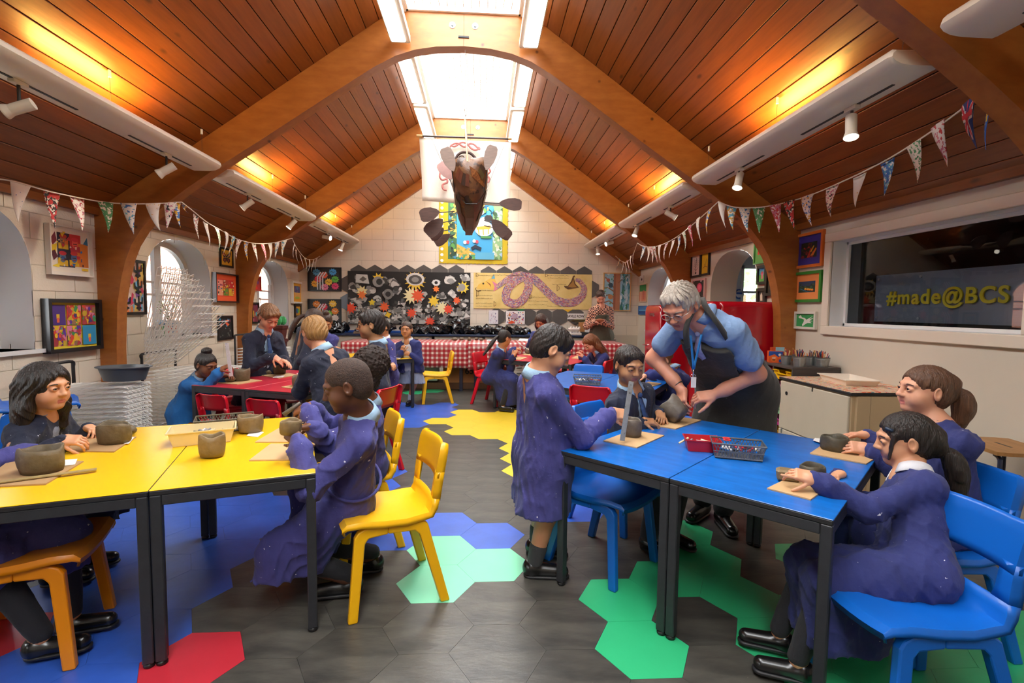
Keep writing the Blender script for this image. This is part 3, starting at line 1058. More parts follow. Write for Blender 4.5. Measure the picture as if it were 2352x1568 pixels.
# ------------------------------------------------------------------ suspended uplight troughs with track spots
M_trough = mat('cream_trough', '#efe6d4', .45)
M_slot = mat('dark_slot', '#3a3632', .7)
M_uplamp = mat('uplight_lamp', '#ffffff', .5, emit=hexc('#ffc25a'), emit_s=30)
PROF = [(-.15, .012), (-.12, 0.), (.03, 0.), (.085, .008), (.125, .028), (.145, .055), (.14, .08), (.12, .10), (-.12, .10), (-.14, .08), (-.15, .05)]
TBAYS = ((-.3, 2.38, 'at the top %s corner'), (2.66, 5.25, 'in the %s foreground'), (5.51, 8.10, 'in the %s middle bay'), (8.36, 10.84, 'at the %s end by the gable'))
for s, xx in ((-1, -2.78), (1, 2.36)):
 for (ya, yb, lb) in TBAYS:
  nm = lb % ('left' if s < 0 else 'right')
  t = thing('uplight_trough', 'long cream suspended uplight trough %s' % nm, 'light', (xx, (ya + yb) / 2, 2.81))
  L = (yb - ya) / 2
  G = []
  for y, k in ((-L, .75), (-L + .02, 1.), (L - .02, 1.), (L, .75)):
   G.append([((-s) * a * (1 if k == 1 else .92), y, .05 + (b - .05) * k) for a, b in PROF][::1 if s < 0 else -1])
  mb = MB().grid(G, close_u=True)
  n = len(PROF)
  mb.add(G[0], [tuple(range(n))]).add(G[-1], [tuple(range(n))[::-1]])
  mb.build('body', M_trough, t, smooth='auto')
  for c in (-.52, .52):
   MB().box((-.008 + s * .05, c * L - .42, -.004), (.012 + s * .05, c * L + .42, .004)).build('track_slot', M_slot, t)
  MB().box((-.05, -.35, .1), (.05, .35, .108)).build('uplight_lamp', M_uplamp, t)
  for c in (-.93, .93, 0.):
   zc = ceil_z(xx) - 2.81
   MB().cyl((0, c * L, .1), (0, c * L, zc), .0015, n=5).build('suspension_wire', M_slot, t)
   MB().cyl((0, c * L, zc - .05), (0, c * L, zc), .011, n=8).build('ceiling_anchor', M_fit, t)
   MB().cyl((0, c * L, .1), (0, c * L, .125), .008, n=8).build('wire_clip', M_fit, t)
  d = bpy.data.lights.new('trough_uplight', 'AREA')
  d.shape = 'RECTANGLE'
  d.size, d.size_y = .1, .7
  d.energy = 20
  d.color = hexc('#ffc560')
  lo = bpy.data.objects.new('trough_uplight', d)
  COL.objects.link(lo)
  lo.location = (xx, (ya + yb) / 2, 2.925)
  lo.rotation_euler = (pi, 0, 0)
M_spot = mat('white_spot_body', '#e6ddcb', .4)
M_spotlit = mat('lit_spot_lens', '#ffffff', .4, emit=(1, .93, .8), emit_s=9)
SPOTS = [  # pixel of the lamp head, side, pixel direction the head points to, label
 (45, 247, -1, (-.9, .45), 'white track spotlight at the far left under the left trough'),
 (383, 390, -1, (-.8, .6), 'white track spotlight in front of the first arch on the left'),
 (569, 469, -1, (-.75, .65), 'white track spotlight just beyond the first arch on the left'),
 (671, 514, -1, (-.6, .8), 'white track spotlight in front of the second arch on the left'),
 (750, 545, -1, (.9, .2), 'white track spotlight pointing sideways near the gable on the left'),
 (785, 566, -1, (-.3, 1), 'white track spotlight nearest the gable on the left'),
 (1955, 290, 1, (-.15, 1), 'lit white track spotlight at the right under the nearest right trough'),
 (1697, 414, 1, (-.3, 1), 'lit white track spotlight in front of the first arch on the right'),
 (1540, 493, 1, (.8, .5), 'white track spotlight pointing sideways beyond the first arch on the right'),
 (1461, 531, 1, (-.35, .9), 'white track spotlight in front of the second arch on the right'),
 (1400, 558, 1, (-.9, .3), 'white track spotlight pointing sideways near the gable on the right'),
 (1373, 575, 1, (0, 1), 'lit white track spotlight near the gable wall on the right'),
 (1358, 580, 1, (0, 1), 'lit white track spotlight nearest the gable wall on the right')]
for (px, py, s, dr, lb) in SPOTS:
 xx = (-2.83 if s < 0 else 2.41)
 p = Wx(px, py, xx)
 for _ in range(2):
  p = Wz(px, py, 2.66)
 if abs(p.x - xx) > .5:
  p = Wx(px, py, xx)
 p = Wx(px, py, xx)
 top = 2.81
 t = thing('spotlight', lb, 'spotlight', (p.x, p.y, top), group='track spotlights')
 zc = p.z - top
 MB().bbox((-.022, -.05, -.025), (.022, .05, 0), .004).build('track_adapter', M_spot, t)
 MB().cyl((0, 0, -.025), (0, 0, zc + .035), .009, n=8).build('stem', M_slot, t)
 ax = Vector((dr[0], -.25, -dr[1])).normalized()
 c = Vector((0, 0, zc))
 r1 = .034
 b = MB().cyl(c - ax * .075, c + ax * .045, r1, r1, n=16).cyl(c + ax * .045, c + ax * .075, r1, r1 * 1.28, n=16, cap=False).cyl(c + ax * .075, c + ax * .083, r1 * 1.28, n=16, cap=False)
 b.build('lamp_body', M_spot, t, smooth='auto')
 MB().cyl(c + ax * .07, c + ax * .078, r1 * 1.2, n=16).build('lamp_lens', M_spotlit, t)
 sd = bpy.data.lights.new('spot_beam', 'SPOT')
 sd.energy = 14
 sd.spot_size = radians(55)
 sd.spot_blend = .6
 sd.color = (1, .86, .66)
 sd.shadow_soft_size = .03
 so = bpy.data.objects.new('spot_beam', sd)
 COL.objects.link(so)
 so.location = p + ax * .11
 so.rotation_euler = ax.to_track_quat('-Z', 'Y').to_euler()
# ------------------------------------------------------------------ bunting
rnd = random.Random(4)
PEN = ['#f0ebe2', '#efe9dd', '#f2eee6', '#ece4d6', '#f4efe4']
INK = ['#c03a3a', '#3f6fb0', '#d9a53a', '#4f8f5a', '#333333', '#c77a8f', '#5fa8c0']
def pennant_mat(i, kind):
 base = PEN[i % len(PEN)]
 c = INK[(i * 3 + 1) % len(INK)]
 c2 = INK[(i * 5 + 2) % len(INK)]
 th = {'plain': .66, 'some': .56, 'busy': .47}[kind]
 return mat('pennant_%s_%d' % (kind, i), base, .8, specks=[(c, 45, th), (c2, 30, th + .03)])
PM = {k: [pennant_mat(i, k) for i in range(7)] for k in ('plain', 'some', 'busy')}
def bunting(label, pins, flags):
 """pins: world points of the cord; flags: (t along cord 0..1, width, drop, sway, kind)"""
 t = thing('bunting', label, 'bunting', pins[0])
 o = Vector(pins[0])
 path = smoothpath(pins, 10)
 M_cord = mat('cotton_cord', '#efe6d6', .8)
 MB().tube([p - o for p in path], .006, n=5).build('cord', M_cord, t)
 acc = [0.]
 for a, b in zip(path, path[1:]):
  acc.append(acc[-1] + (b - a).length)
 tot = acc[-1]
 def at(d):
  d = min(max(d, 0), tot - 1e-6)
  for i in range(len(acc) - 1):
   if acc[i + 1] >= d:
    f = (d - acc[i]) / (acc[i + 1] - acc[i])
    return path[i].lerp(path[i + 1], f)
  return path[-1]
 for i, (u, w, drop, sway, kind) in enumerate(flags):
  d = u * tot
  a, b = at(d - w / 2) - o, at(d + w / 2) - o
  dn = Vector((0, 0, -1))
  wd = (b - a)
  nr = wd.cross(dn).normalized()
  rows = []
  for k in range(7):
   q = k / 6
   c = (a + b) / 2 + dn * (drop * q) + wd.normalized() * (sway * q * q) + nr * (.03 * sin(q * 2.6 + i))
   hw = wd * .5 * (1 - q) * .98
   rows.append([c - hw, c + nr * .006 * sin(i) * (1 - q), c + hw])
  m = kind if not isinstance(kind, str) else PM[kind][i % 7]
  o2 = MB().grid(rows).build('pennant', m, t, smooth=True)
  sol = o2.modifiers.new('cloth', 'SOLIDIFY')
  sol.thickness = .002
 return t
def cordpts(L):
 return [W(x, y, Y) for x, y, Y in L]
# left cord: hangs just inside the left wall, pinned to the arches
LP = cordpts([(-40, 408, 3.9), (30, 416, 4.05), (120, 441, 4.35), (240, 464, 4.85), (330, 468, 5.05), (417, 464, 5.28)])
LP2 = cordpts([(417, 464, 5.28), (440, 482, 5.5), (475, 510, 5.85), (510, 530, 6.3), (545, 549, 6.8), (590, 559, 7.3), (630, 557, 7.8), (671, 547, 8.12)])
LP3 = cordpts([(671, 547, 8.12), (682, 570, 8.7), (700, 592, 9.5), (718, 596, 10.3), (735, 588, 10.78)])
UJ = mat('union_jack_blue', '#233a78', .7)
bunting('white hand drawn paper bunting along the left side of the room, nearest stretch', LP,
  [(.14, .15, .30, -.02, 'plain'), (.31, .155, .30, -.03, 'busy'), (.46, .15, .29, -.03, 'some'), (.61, .14, .28, .0, 'busy'), (.725, .13, .29, .03, 'some'), (.84, .13, .27, .07, 'plain'), (.935, .12, .26, -.03, 'some'), (.985, .1, .26, .02, 'busy')])
bunting('white hand drawn paper bunting on the left between the first and second arch', LP2,
  [(.03, .12, .05, .1, 'busy'), (.13, .13, .27, -.04, 'some'), (.21, .13, .27, -.05, 'plain'), (.30, .13, .27, -.03, 'some'), (.38, .13, .26, -.02, 'plain'), (.46, .13, .26, -.02, 'busy'), (.54, .13, .26, -.03, 'some'), (.62, .12, .26, -.02, 'busy'),
   (.69, .12, .26, -.02, 'some'), (.76, .12, .26, .02, 'busy'), (.82, .12, .26, .01, 'plain'), (.88, .12, .25, .02, 'some'), (.94, .12, .25, .0, 'some')])
bunting('short end of the left bunting reaching the gable wall', LP3, [(.12, .12, .25, .03, 'some'), (.25, .12, .25, .0, 'some'), (.4, .12, .25, .02, 'plain'), (.52, .12, .25, .02, 'some'), (.65, .12, .25, .0, 'plain'), (.8, .12, .25, .05, 'some'), (.92, .12, .25, .0, 'plain')])
RP = cordpts([(2296, 192, 2.55), (2262, 210, 2.75), (2190, 265, 3.05), (2120, 315, 3.35), (2040, 365, 3.7), (1950, 410, 4.1), (1850, 452, 4.55), (1760, 474, 4.95), (1690, 476, 5.15), (1650, 463, 5.28)])
RP2 = cordpts([(1650, 463, 5.28), (1615, 495, 5.7), (1580, 525, 6.2), (1545, 550, 6.8), (1510, 565, 7.4), (1480, 566, 7.9), (1464, 558, 8.12)])
RP3 = cordpts([(1464, 558, 8.12), (1452, 588, 8.9), (1438, 602, 9.6), (1425, 598, 10.3), (1414, 588, 10.78)])
bunting('white hand drawn paper bunting along the right side, nearest stretch with a blue pennant', RP,
  [(.012, .15, .34, .05, mat('pennant_blue', '#1f4f9a', .8, specks=[('#e8c52e', 18, .6), ('#e8e8e8', 14, .68)])), (.115, .15, .30, -.03, UJ), (.225, .145, .29, -.03, 'some'), (.32, .15, .29, -.03, 'some'), (.42, .145, .28, -.03, 'busy'), (.515, .14, .28, -.04, 'plain'),
   (.60, .14, .28, -.03, 'some'), (.68, .14, .29, -.04, 'some'), (.745, .13, .28, -.03, 'busy'), (.80, .13, .28, -.03, 'busy'), (.86, .13, .27, -.02, 'busy'), (.905, .12, .26, -.05, 'some'), (.95, .12, .25, -.04, 'busy'), (.985, .11, .24, -.05, 'plain')])
# stripes of the union flag pennant
_uj = [o for o in bpy.data.objects if o.name.startswith('pennant') and o.data.materials and o.data.materials[0] == UJ][0]
_vs = [v.co.copy() for v in _uj.data.vertices]
_a, _b, _tip = _vs[0], _vs[2], _vs[-2]
_nn = (_b - _a).cross(_tip - _a).normalized()
def _uv(u, v):
 q = v * 6
 i = min(int(q), 5)
 f = q - i
 rows = [[_vs[3 * r + c] for c in range(3)] for r in range(7)]
 def pt(r):
  return rows[r][0].lerp(rows[r][2], (u + 1) / 2)
 return pt(i).lerp(pt(i + 1), f)
for wdt, cc, off in ((.30, '#f2f0ee', .003), (.15, '#c8283c', .005)):
 mb = MB()
 for (u0, v0, u1, v1) in ((-1, .1, 1, .62), (1, .05, -.6, .75), (0, 0, 0, .8), (-1, .3, 1, .3)):
  for sg in (1, -1):
   n = 8
   pts = []
   for k in range(n):
    f0 = k / (n - 1)
    u, v = u0 + (u1 - u0) * f0, v0 + (v1 - v0) * f0
    du, dv = (v1 - v0), -(u1 - u0) * .5
    l = sqrt(du * du + dv * dv)
    du, dv = du / l * wdt * .5, dv / l * wdt * .35
    pts.append([_uv(max(-1, min(1, u - du)), max(0, min(.98, v - dv))) + _nn * off * sg, _uv(max(-1, min(1, u + du)), max(0, min(.98, v + dv))) + _nn * off * sg])
   mb.grid(pts)
 mb.build('flag_cross', flat(cc), _uj.parent)
bunting('white hand drawn paper bunting on the right between the first and second arch', RP2,
  [(.08, .12, .26, .02, 'busy'), (.18, .12, .26, .0, 'plain'), (.28, .12, .25, .02, 'busy'), (.38, .12, .25, .0, 'some'), (.47, .12, .25, .02, 'some'), (.55, .12, .25, .0, 'plain'), (.62, .12, .25, .0, 'some'), (.69, .12, .25, .02, 'plain'),
   (.76, .12, .25, .0, 'some'), (.82, .12, .25, .02, 'some'), (.88, .12, .25, .0, 'plain'), (.94, .12, .25, .02, 'some')])
bunting('short end of the right bunting reaching the gable wall', RP3, [(.15, .12, .25, .03, 'some'), (.3, .12, .25, .0, 'plain'), (.45, .12, .25, .02, 'some'), (.6, .12, .25, .02, 'plain'), (.75, .12, .25, .0, 'some'), (.9, .12, .25, .05, 'busy')])
# ------------------------------------------------------------------ hanging model longship
boat = thing('model_longship', 'brown papier-mache longship with oars and a painted sail hanging from the roof', 'model boat', (-.22, 6.35, 2.5))
BO = Vector((-.22, 6.35, 2.5))
M_hull = mat('patched_brown_hull', '#5a3a26', .45, noise=1, color2='#7a5230', nscale=7, bump=.3, bscale=60, specks=[('#3a2418', 6, .6), ('#86592f', 9, .66)])
M_hull2 = mat('dark_brown_patch', '#3f2a1e', .45, noise=.3, nscale=20, bump=.3, bscale=60)
M_keel = mat('olive_brown_strip', '#4f4326', .4, noise=.3, nscale=20, bump=.2, bscale=80)
M_oar = mat('dark_wood_oar', '#5a3c33', .5, noise=.4, nscale=10, nstretch=(1, 1, 8))
M_oar2 = mat('grey_wood_oar', '#8a7468', .5, noise=.3, nscale=10, nstretch=(1, 1, 8))
M_black = mat('black_stick', '#17120f', .5)
# hull seen from below and in front: bow high towards the camera; built as stacked U sections along its length
ST = [  # pixel (cx, top y, bottom y), half width px, depth Y
 (1075, 362, 372, 6, 5.85), (1078, 362, 400, 26, 5.87), (1079, 368, 430, 38, 5.92), (1079, 382, 455, 41, 6.0), (1080, 400, 475, 41, 6.15), (1079, 425, 500, 37, 6.4),
 (1078, 445, 520, 33, 6.7), (1078, 470, 533, 27, 7.0), (1078, 492, 540, 16, 7.25), (1078, 515, 541, 3, 7.4)]
G = []
for (cx, ty, by, hw, Y) in ST:
 row = []
 for k in range(13):
  a = pi * k / 12
  u = -cos(a)
  v = sin(a) ** .8
  px, py = cx + u * hw, ty + (by - ty) * v
  row.append(W(px, py, Y + .06 * (1 - v)) - BO)
 G.append(row)
hull = MB().grid(G).build('hull', M_hull, boat, smooth=True)
sol = hull.modifiers.new('thick', 'SOLIDIFY')
sol.thickness = .02
sol.offset = 1
_rr = random.Random(7)
for q in range(22):       # pasted strips
 i, j = _rr.randrange(1, 8), _rr.randrange(1, 10)
 w2 = _rr.choice((1, 2))
 if j in (5, 6) and i > 3:
  continue
 quad = [G[i][j], G[i][j + w2], G[min(i + 1, 9)][j + w2], G[min(i + 1, 9)][j]]
 c = sum(quad, Vector()) / 4
 nrm = (quad[1] - quad[0]).cross(quad[3] - quad[0]).normalized()
 if nrm.y > 0:
  nrm = -nrm
 MB().add([p * .96 + c * .04 + nrm * .014 for p in quad], [(0, 1, 2, 3)]).build('hull_patch', (M_hull2, mat('red_brown_patch', '#6b3a28', .4, noise=.3, nscale=20), M_keel)[q % 3], boat)
kl = [[W(x0, y, Y) - BO + Vector((0, -.03, -.012)) for x0 in (x - w, x + w)] for (x, y, w, Y) in ((1078, 470, 11, 6.12), (1079, 500, 10, 6.4), (1078, 524, 9, 6.75), (1077, 539, 8, 7.05))]
MB().grid(kl).build('keel_strip', M_keel, boat)
orange_p = [W(1078, 380, 5.86) - BO, W(1095, 392, 5.88) - BO, W(1114, 425, 5.98) - BO, W(1112, 430, 6.0) - BO, W(1085, 405, 5.9) - BO]
MB().add([p + Vector((0, -.035, -.01)) for p in orange_p], [(0, 1, 2, 3, 4)]).build('hull_patch', mat('rusty_patch', '#a8662c', .6, noise=1, color2='#5a3015', nscale=60), boat)
# oars: shaft from hull to blade; pixels of blade root and tip
OARS = [((1040, 388), (1021, 340), 15, 5.95, 'g'), ((1035, 408), (1010, 375), 13, 6.3, 'p'), ((1118, 385), (1133, 335), 14, 5.95, 'g'), ((1112, 395), (1104, 362), 11, 6.2, 'g'),
  ((1005, 487), (965, 497), 16, 6.2, 'd'), ((1013, 507), (980, 538), 17, 6.35, 'd'), ((1016, 527), (988, 546), 14, 6.6, 'd'), ((1030, 541), (1000, 560), 11, 6.9, 'd'),
  ((1152, 467), (1198, 471), 14, 6.15, 'd'), ((1133, 508), (1162, 540), 15, 6.4, 'd'), ((1140, 520), (1172, 545), 14, 6.7, 'd')]
for (r0, tip, hw, Y, cc) in OARS:
 a, b = W(*r0, Y) - BO, W(*tip, Y) - BO
 ax = (b - a).normalized()
 side_ = ax.cross(Vector((0, 1, 0))).normalized()
 L = (b - a).length
 w_ = hw * Y / FOC
 poly = [(-.12 * L, .004), (.02 * L, .45 * w_), (.3 * L, .85 * w_), (.65 * L, w_), (.9 * L, .85 * w_), (L, .55 * w_)]
 poly = poly + [(u, -v) for u, v in poly[::-1]]
 ob = thing('oar', None, None)
 bpy.data.objects.remove(ob)
 op = MB().prism(poly, .012, (a, ax, side_, (0, -1, 0))).build('oar', {'d': M_oar, 'g': M_oar2, 'p': mat('pink_wood_oar', '#c9a09b', .6, noise=.2, nscale=10)}[cc], boat)
 hx = 1078 + (-34 if r0[0] < 1078 else 34)
 hp = W(hx, min(max(r0[1], 430), 545) - (2 if r0[1] > 430 else -12), Y + .05) - BO
 MB().cyl(hp, a + ax * .05, .006, n=6).build('oar_shaft', M_black, op)
# yard, sail and rigging
yl, yr = W(957, 312, 7.1), W(1176, 319, 7.1)
MB().cyl(yl - BO, yr - BO, .014, n=10).build('yard', mat('dark_pole', '#3a281c', .5, noise=.5, nscale=30, nstretch=(6, 1, 1)), boat)
MB().cyl(yl - BO, yl.lerp(yr, .06) - BO, .02, n=10).cyl(yl.lerp(yr, .96) - BO, yr - BO, .017, n=10).build('yard_end', mat('raw_wood', '#b08a5a', .6), boat)
MB().cyl(W(1068, 275, 7.0) - BO, W(1074, 372, 6.4) - BO, .012, n=8).build('mast', mat('raw_wood', '#b08a5a', .6), boat)
SL = [[(963, 316), (1068, 322), (1174, 327)], [(966, 365), (1070, 372), (1173, 380)], [(969, 415), (1071, 424), (1172, 435)], [(970, 461), (1070, 468), (1172, 475)]]
rows = []
for j in range(13):
 v = j / 12 * 3
 j0 = min(int(v), 2)
 f = v - j0
 r = []
 for i in range(13):
  u = i / 12 * 2
  i0 = min(int(u), 1)
  g = u - i0
  x = (SL[j0][i0][0] * (1 - g) + SL[j0][i0 + 1][0] * g) * (1 - f) + (SL[j0 + 1][i0][0] * (1 - g) + SL[j0 + 1][i0 + 1][0] * g) * f
  y = (SL[j0][i0][1] * (1 - g) + SL[j0][i0 + 1][1] * g) * (1 - f) + (SL[j0 + 1][i0][1] * (1 - g) + SL[j0 + 1][i0 + 1][1] * g) * f
  r.append(W(x, y, 7.12 + .05 * sin(i * .9) * j / 12) - BO)
 rows.append(r)
sail = MB().grid(rows).build('sail', mat('calico_sail', '#f3ecdf', .8, bump=.2, bscale=20), boat, smooth=True)
sail.modifiers.new('thick', 'SOLIDIFY').thickness = .003
M_sailpaint = mat('dusty_pink_paint', '#c97f7a', .8, noise=.3, nscale=30)
def on_sail(x, y):
 return W(x, y, 7.06) - BO
for pts in ([(1033, 337), (1042, 330), (1052, 329), (1060, 334), (1068, 337), (1078, 330), (1088, 331), (1096, 338), (1103, 343)],
   [(1035, 333), (1043, 336), (1050, 333), (1057, 328), (1066, 327), (1074, 331), (1081, 339), (1089, 344), (1097, 343), (1101, 338)],
   [(1012, 395), (1010, 405), (1016, 413), (1026, 411), (1027, 419), (1017, 424), (1018, 434), (1026, 437)],
   [(1121, 385), (1126, 393), (1119, 402), (1124, 410), (1121, 420)]):
 MB().tube(smoothpath([on_sail(*p) for p in pts], 5), .014, n=6).build('sail_painting', M_sailpaint, sail)
MB().tube(smoothpath([on_sail(*p) for p in [(1046, 372), (1050, 358), (1062, 350), (1080, 352), (1092, 363)]], 5), .02, n=6).build('sail_painting', mat('dark_brown_paint', '#3a2622', .8), sail)
MB().tube(smoothpath([on_sail(*p) for p in [(1052, 368), (1055, 360), (1063, 358), (1066, 364), (1060, 367)]], 5), .007, n=6).build('sail_painting', mat('dark_brown_paint', '#3a2622', .8), sail)
for a, b, Ya, Yb in (((992, 320), (1044, 438), 7.05, 6.2), ((1162, 324), (1116, 438), 7.05, 6.2), ((1044, 438), (1070, 468), 6.15, 6.0), ((1070, 468), (1096, 468), 6.0, 6.0), ((1096, 468), (1117, 437), 6.0, 6.15), ((1068, 262), (1068, 318), 6.9, 7.05)):
 MB().cyl(W(*a, Ya) - BO, W(*b, Yb) - BO, .005 if Ya < 6.5 else .003, n=5).build('rope', M_black, boat)
MB().cyl(W(1068, 250, 6.9) - BO, W(1068, 318, 7.08) - BO, .003, n=5).build('hanging_wire', M_black, boat)
MB().cyl(W(1068, 108, 5.36) - BO, W(1074, 366, 5.95) - BO, .0025, n=5).build('hanging_wire', M_fit, boat)
# ------------------------------------------------------------------ pictures on the walls
class Art:
 """flat picture in unit coordinates; every later shape lies a hair above the one before"""
 def __init__(s, bg):
  s.sh = [('poly', [(0, 0), (1, 0), (1, 1), (0, 1)], bg)]
 def rect(s, u0, v0, u1, v1, c):
  s.sh.append(('poly', [(u0, v0), (u1, v0), (u1, v1), (u0, v1)], c))
  return s
 def poly(s, p, c):
  s.sh.append(('poly', p, c))
  return s
 def disc(s, u, v, r, c, ry=None, n=14, ph=0.):
  ry = ry or r
  s.sh.append(('poly', [(u + r * cos(2 * pi * i / n + ph), v + ry * sin(2 * pi * i / n + ph)) for i in range(n)], c))
  return s
 def star(s, u, v, r, c, n=9, asp=1., inner=.5, ph=0.):
  s.sh.append(('poly', [(u + (r if i % 2 == 0 else r * inner) * cos(pi * i / n + ph), v + asp * (r if i % 2 == 0 else r * inner) * sin(pi * i / n + ph)) for i in range(2 * n)], c))
  return s
 def line(s, pts, w, c, asp=1.):
  """pts [(u,v)], constant width w in u units"""
  for a, b in zip(pts, pts[1:]):
   d = Vector((b[0] - a[0], (b[1] - a[1]) / asp))
   if d.length < 1e-6:
    continue
   d.normalize()
   n = Vector((-d.y, d.x * asp)) * w / 2
   e = Vector((d.x, d.y * asp)) * w * .3
   s.sh.append(('poly', [(a[0] + n.x - e.x, a[1] + n.y - e.y), (a[0] - n.x - e.x, a[1] - n.y - e.y), (b[0] - n.x + e.x, b[1] - n.y + e.y), (b[0] + n.x + e.x, b[1] + n.y + e.y)], c))
  return s
 def scatter(s, rn, n, pal, box=(0, 0, 1, 1), size=.1, kinds='rtd', asp=1.):
  for _ in range(n):
   u, v = rn.uniform(box[0], box[2]), rn.uniform(box[1], box[3])
   z = size * rn.uniform(.4, 1.2)
   c = rn.choice(pal)
   k = rn.choice(kinds)
   cl = lambda p: [(min(max(a, box[0]), box[2]), min(max(b, box[1]), box[3])) for a, b in p]
   a0 = rn.uniform(0, 6.3)
   if k == 'r':
    p = [(u + z * cos(a0 + q) * rn.uniform(.6, 1), v + z * asp * sin(a0 + q)) for q in (0, 1.2, 3.1, 4.3)]
   elif k == 't':
    p = [(u + z * cos(a0 + q), v + z * asp * sin(a0 + q)) for q in (0, 2.1, 4.2)]
   elif k == 's':
    p = [(u + z * (1 if i % 2 else .45) * cos(pi * i / 6 + a0), v + asp * z * (1 if i % 2 else .45) * sin(pi * i / 6 + a0)) for i in range(12)]
   else:
    p = [(u + z * .7 * cos(i * .785) * rn.uniform(.7, 1.1), v + asp * z * .7 * sin(i * .785)) for i in range(8)]
   s.sh.append(('poly', cl(p), c))
  return s
 def build(s, name, fr, w, h, parent, clipu=True):
  o, U, V, Nn = fr
  mb = MB()
  cols = []
  for i, (_, p, c) in enumerate(s.sh):
   m = flat(c) if isinstance(c, str) else c
   if m not in cols:
    cols.append(m)
   mb.mi = cols.index(m)
   q = [(min(max(a, 0), 1), min(max(b, 0), 1)) for a, b in p] if clipu else p
   z = Nn * (.0012 + .00011 * i)
   vs = [o + U * (a * w) + V * (b * h) + z for a, b in q]
   mb.add(vs, [tuple(range(len(vs)))])
  return mb.build(name, cols, parent)
def wall_frame(wall, tl, br):
 """rectangle on a wall from the pixels of its top left and bottom right corner as seen; returns origin, U, V, N, w, h"""
 if wall == 'B':
  a, b = W(*tl, YB - .006), W(*br, YB - .006)
  return Vector((a.x, YB - .006, b.z)), Vector((1, 0, 0)), Vector((0, 0, 1)), Vector((0, -1, 0)), b.x - a.x, a.z - b.z
 X = XL + .006 if wall == 'L' else XR - .002
 a, b = Wx(*tl, X), Wx(*br, X)
 if wall == 'L':
  return Vector((X, a.y, b.z)), Vector((0, 1, 0)), Vector((0, 0, 1)), Vector((1, 0, 0)), b.y - a.y, a.z - b.z
 return Vector((X, a.y, b.z)), Vector((0, -1, 0)), Vector((0, 0, 1)), Vector((-1, 0, 0)), a.y - b.y, a.z - b.z
def picture(wall, tl, br, label, art, frame='#141414', fw=.025, fd=.03, mount=None, mw=.04, cat='picture', name='framed_picture', lift=0.):
 o, U, V, Nn, w, h = wall_frame(wall, tl, br)
 o = o + Nn * lift
 t = thing(name, label, cat, o)
 z0 = Vector((0, 0, 0))
 fm = flat(frame, .35)
 if fw:
  for (a, b, c, d) in ((0, 0, w, fw), (0, h - fw, w, h), (0, fw, fw, h - fw), (w - fw, fw, w, h - fw)):
   MB().prism([(a, b), (c, b), (c, d), (a, d)], fd, (z0, U, V, Nn)).build('frame_bar', fm, t)
 back = MB().prism([(fw, fw), (w - fw, fw), (w - fw, h - fw), (fw, h - fw)], fd * .4, (z0, U, V, Nn))
 back.build('mount' if mount else 'backing', flat(mount or frame), t)
 m = mw if mount else 0
 art.build('artwork', (z0 + U * (fw + m) + V * (fw + m) + Nn * (fd * .4), U, V, Nn), w - 2 * (fw + m), h - 2 * (fw + m), t)
 return t
rn = random.Random(11)
BRT = ['#d8342c', '#e8b92a', '#2f6fb5', '#4a9a4f', '#7a3f8f', '#e07a2a', '#202028', '#d86a8f', '#2aa0a8', '#8a2f2a']
# --- left wall
a = Art('#f3ead8')
a.rect(.17, .12, .52, .92, '#2a1f3a').rect(.5, .42, .8, .92, '#c92a2a').rect(.33, .12, .62, .55, '#1d1b2c').rect(.62, .15, 1, .72, '#d8792a')
for (u, v, c1, c2) in ((.33, .74, '#c8442f', '#a87a5a'), (.64, .7, '#d8303a', '#e8584a'), (.3, .34, '#b8242f', '#6a7a8a'), (.6, .36, '#c8342f', '#4a6a9a')):
 a.rect(u - .13, v - .2, u + .13, v - .06, rn.choice(['#d83a2f', '#e0b52a', '#b82a3a'])).disc(u, v, .085, c2, .12).disc(u, v + .1, .1, c1, .05).rect(u - .05, v - .02, u + .05, v, '#2a2020').rect(u - .04, v - .07, u + .04, v - .05, '#8a2a2a')
a.poly([(0, .75), (.12, .92), (.16, .72), (.05, .6)], '#7a1f2f').poly([(.02, .6), (.17, .66), (.12, .42), (0, .45)], '#e8c52a').poly([(0, .45), (.1, .5), (.17, .35), (.06, .25)], '#5a1a2a').poly([(.86, .72), (.98, .9), (1, .7)], '#3a7aa8').poly([(0, .12), (.2, .2), (.2, .1)], '#e8d03a').rect(.8, .06, .98, .12, '#e8c52a')
a.scatter(rn, 26, ['#e8c52a', '#c8303a', '#2f5f9a', '#e07a2a', '#f3ead8', '#4a1a2a'], (.15, .12, .85, .95), .06)
picture('L', (100, 511), (205, 637), 'red and orange collage of portrait heads in a white frame on the left wall', a, '#ece6da', .012, .05, '#ece6da', .02)
a = Art('#e8d23a')
W2 = ['#5a2f8f', '#8f6a4a', '#a8343f', '#c8a82a', '#3f8f4f', '#d87a9a', '#2f8fb5', '#d8452f', '#e8b92a', '#3a2f6a']
for i in range(3):
 for j in range(2):
  u0, v0 = .035 + .315 * i, .05 + .46 * j
  u1, v1 = u0 + .3, v0 + .44
  bg = {(0, 1): '#4a2a7a', (2, 0): '#2a86b0'}.get((i, j), rn.choice(W2))
  a.rect(u0, v0, u1, v1, bg)
  if (i, j) not in ((0, 1), (2, 0)):
   a.scatter(rn, 34, W2, (u0, v0, u1, v1), .07, asp=1.5)
  c = (u0 + u1) / 2
  if (i, j) in ((0, 1), (2, 0)):
   a.rect(c - .03, v0 + .14, c + .03, v0 + .24, '#d8b02a').rect(c - .025, v0 + .06, c + .025, v0 + .16, '#e0603a')
picture('L', (92, 685), (222, 800), 'six panel yellow bordered colourful print in a deep black frame on the left wall', a, '#15151a', .035, .07)
a = Art('#d8b8a8')
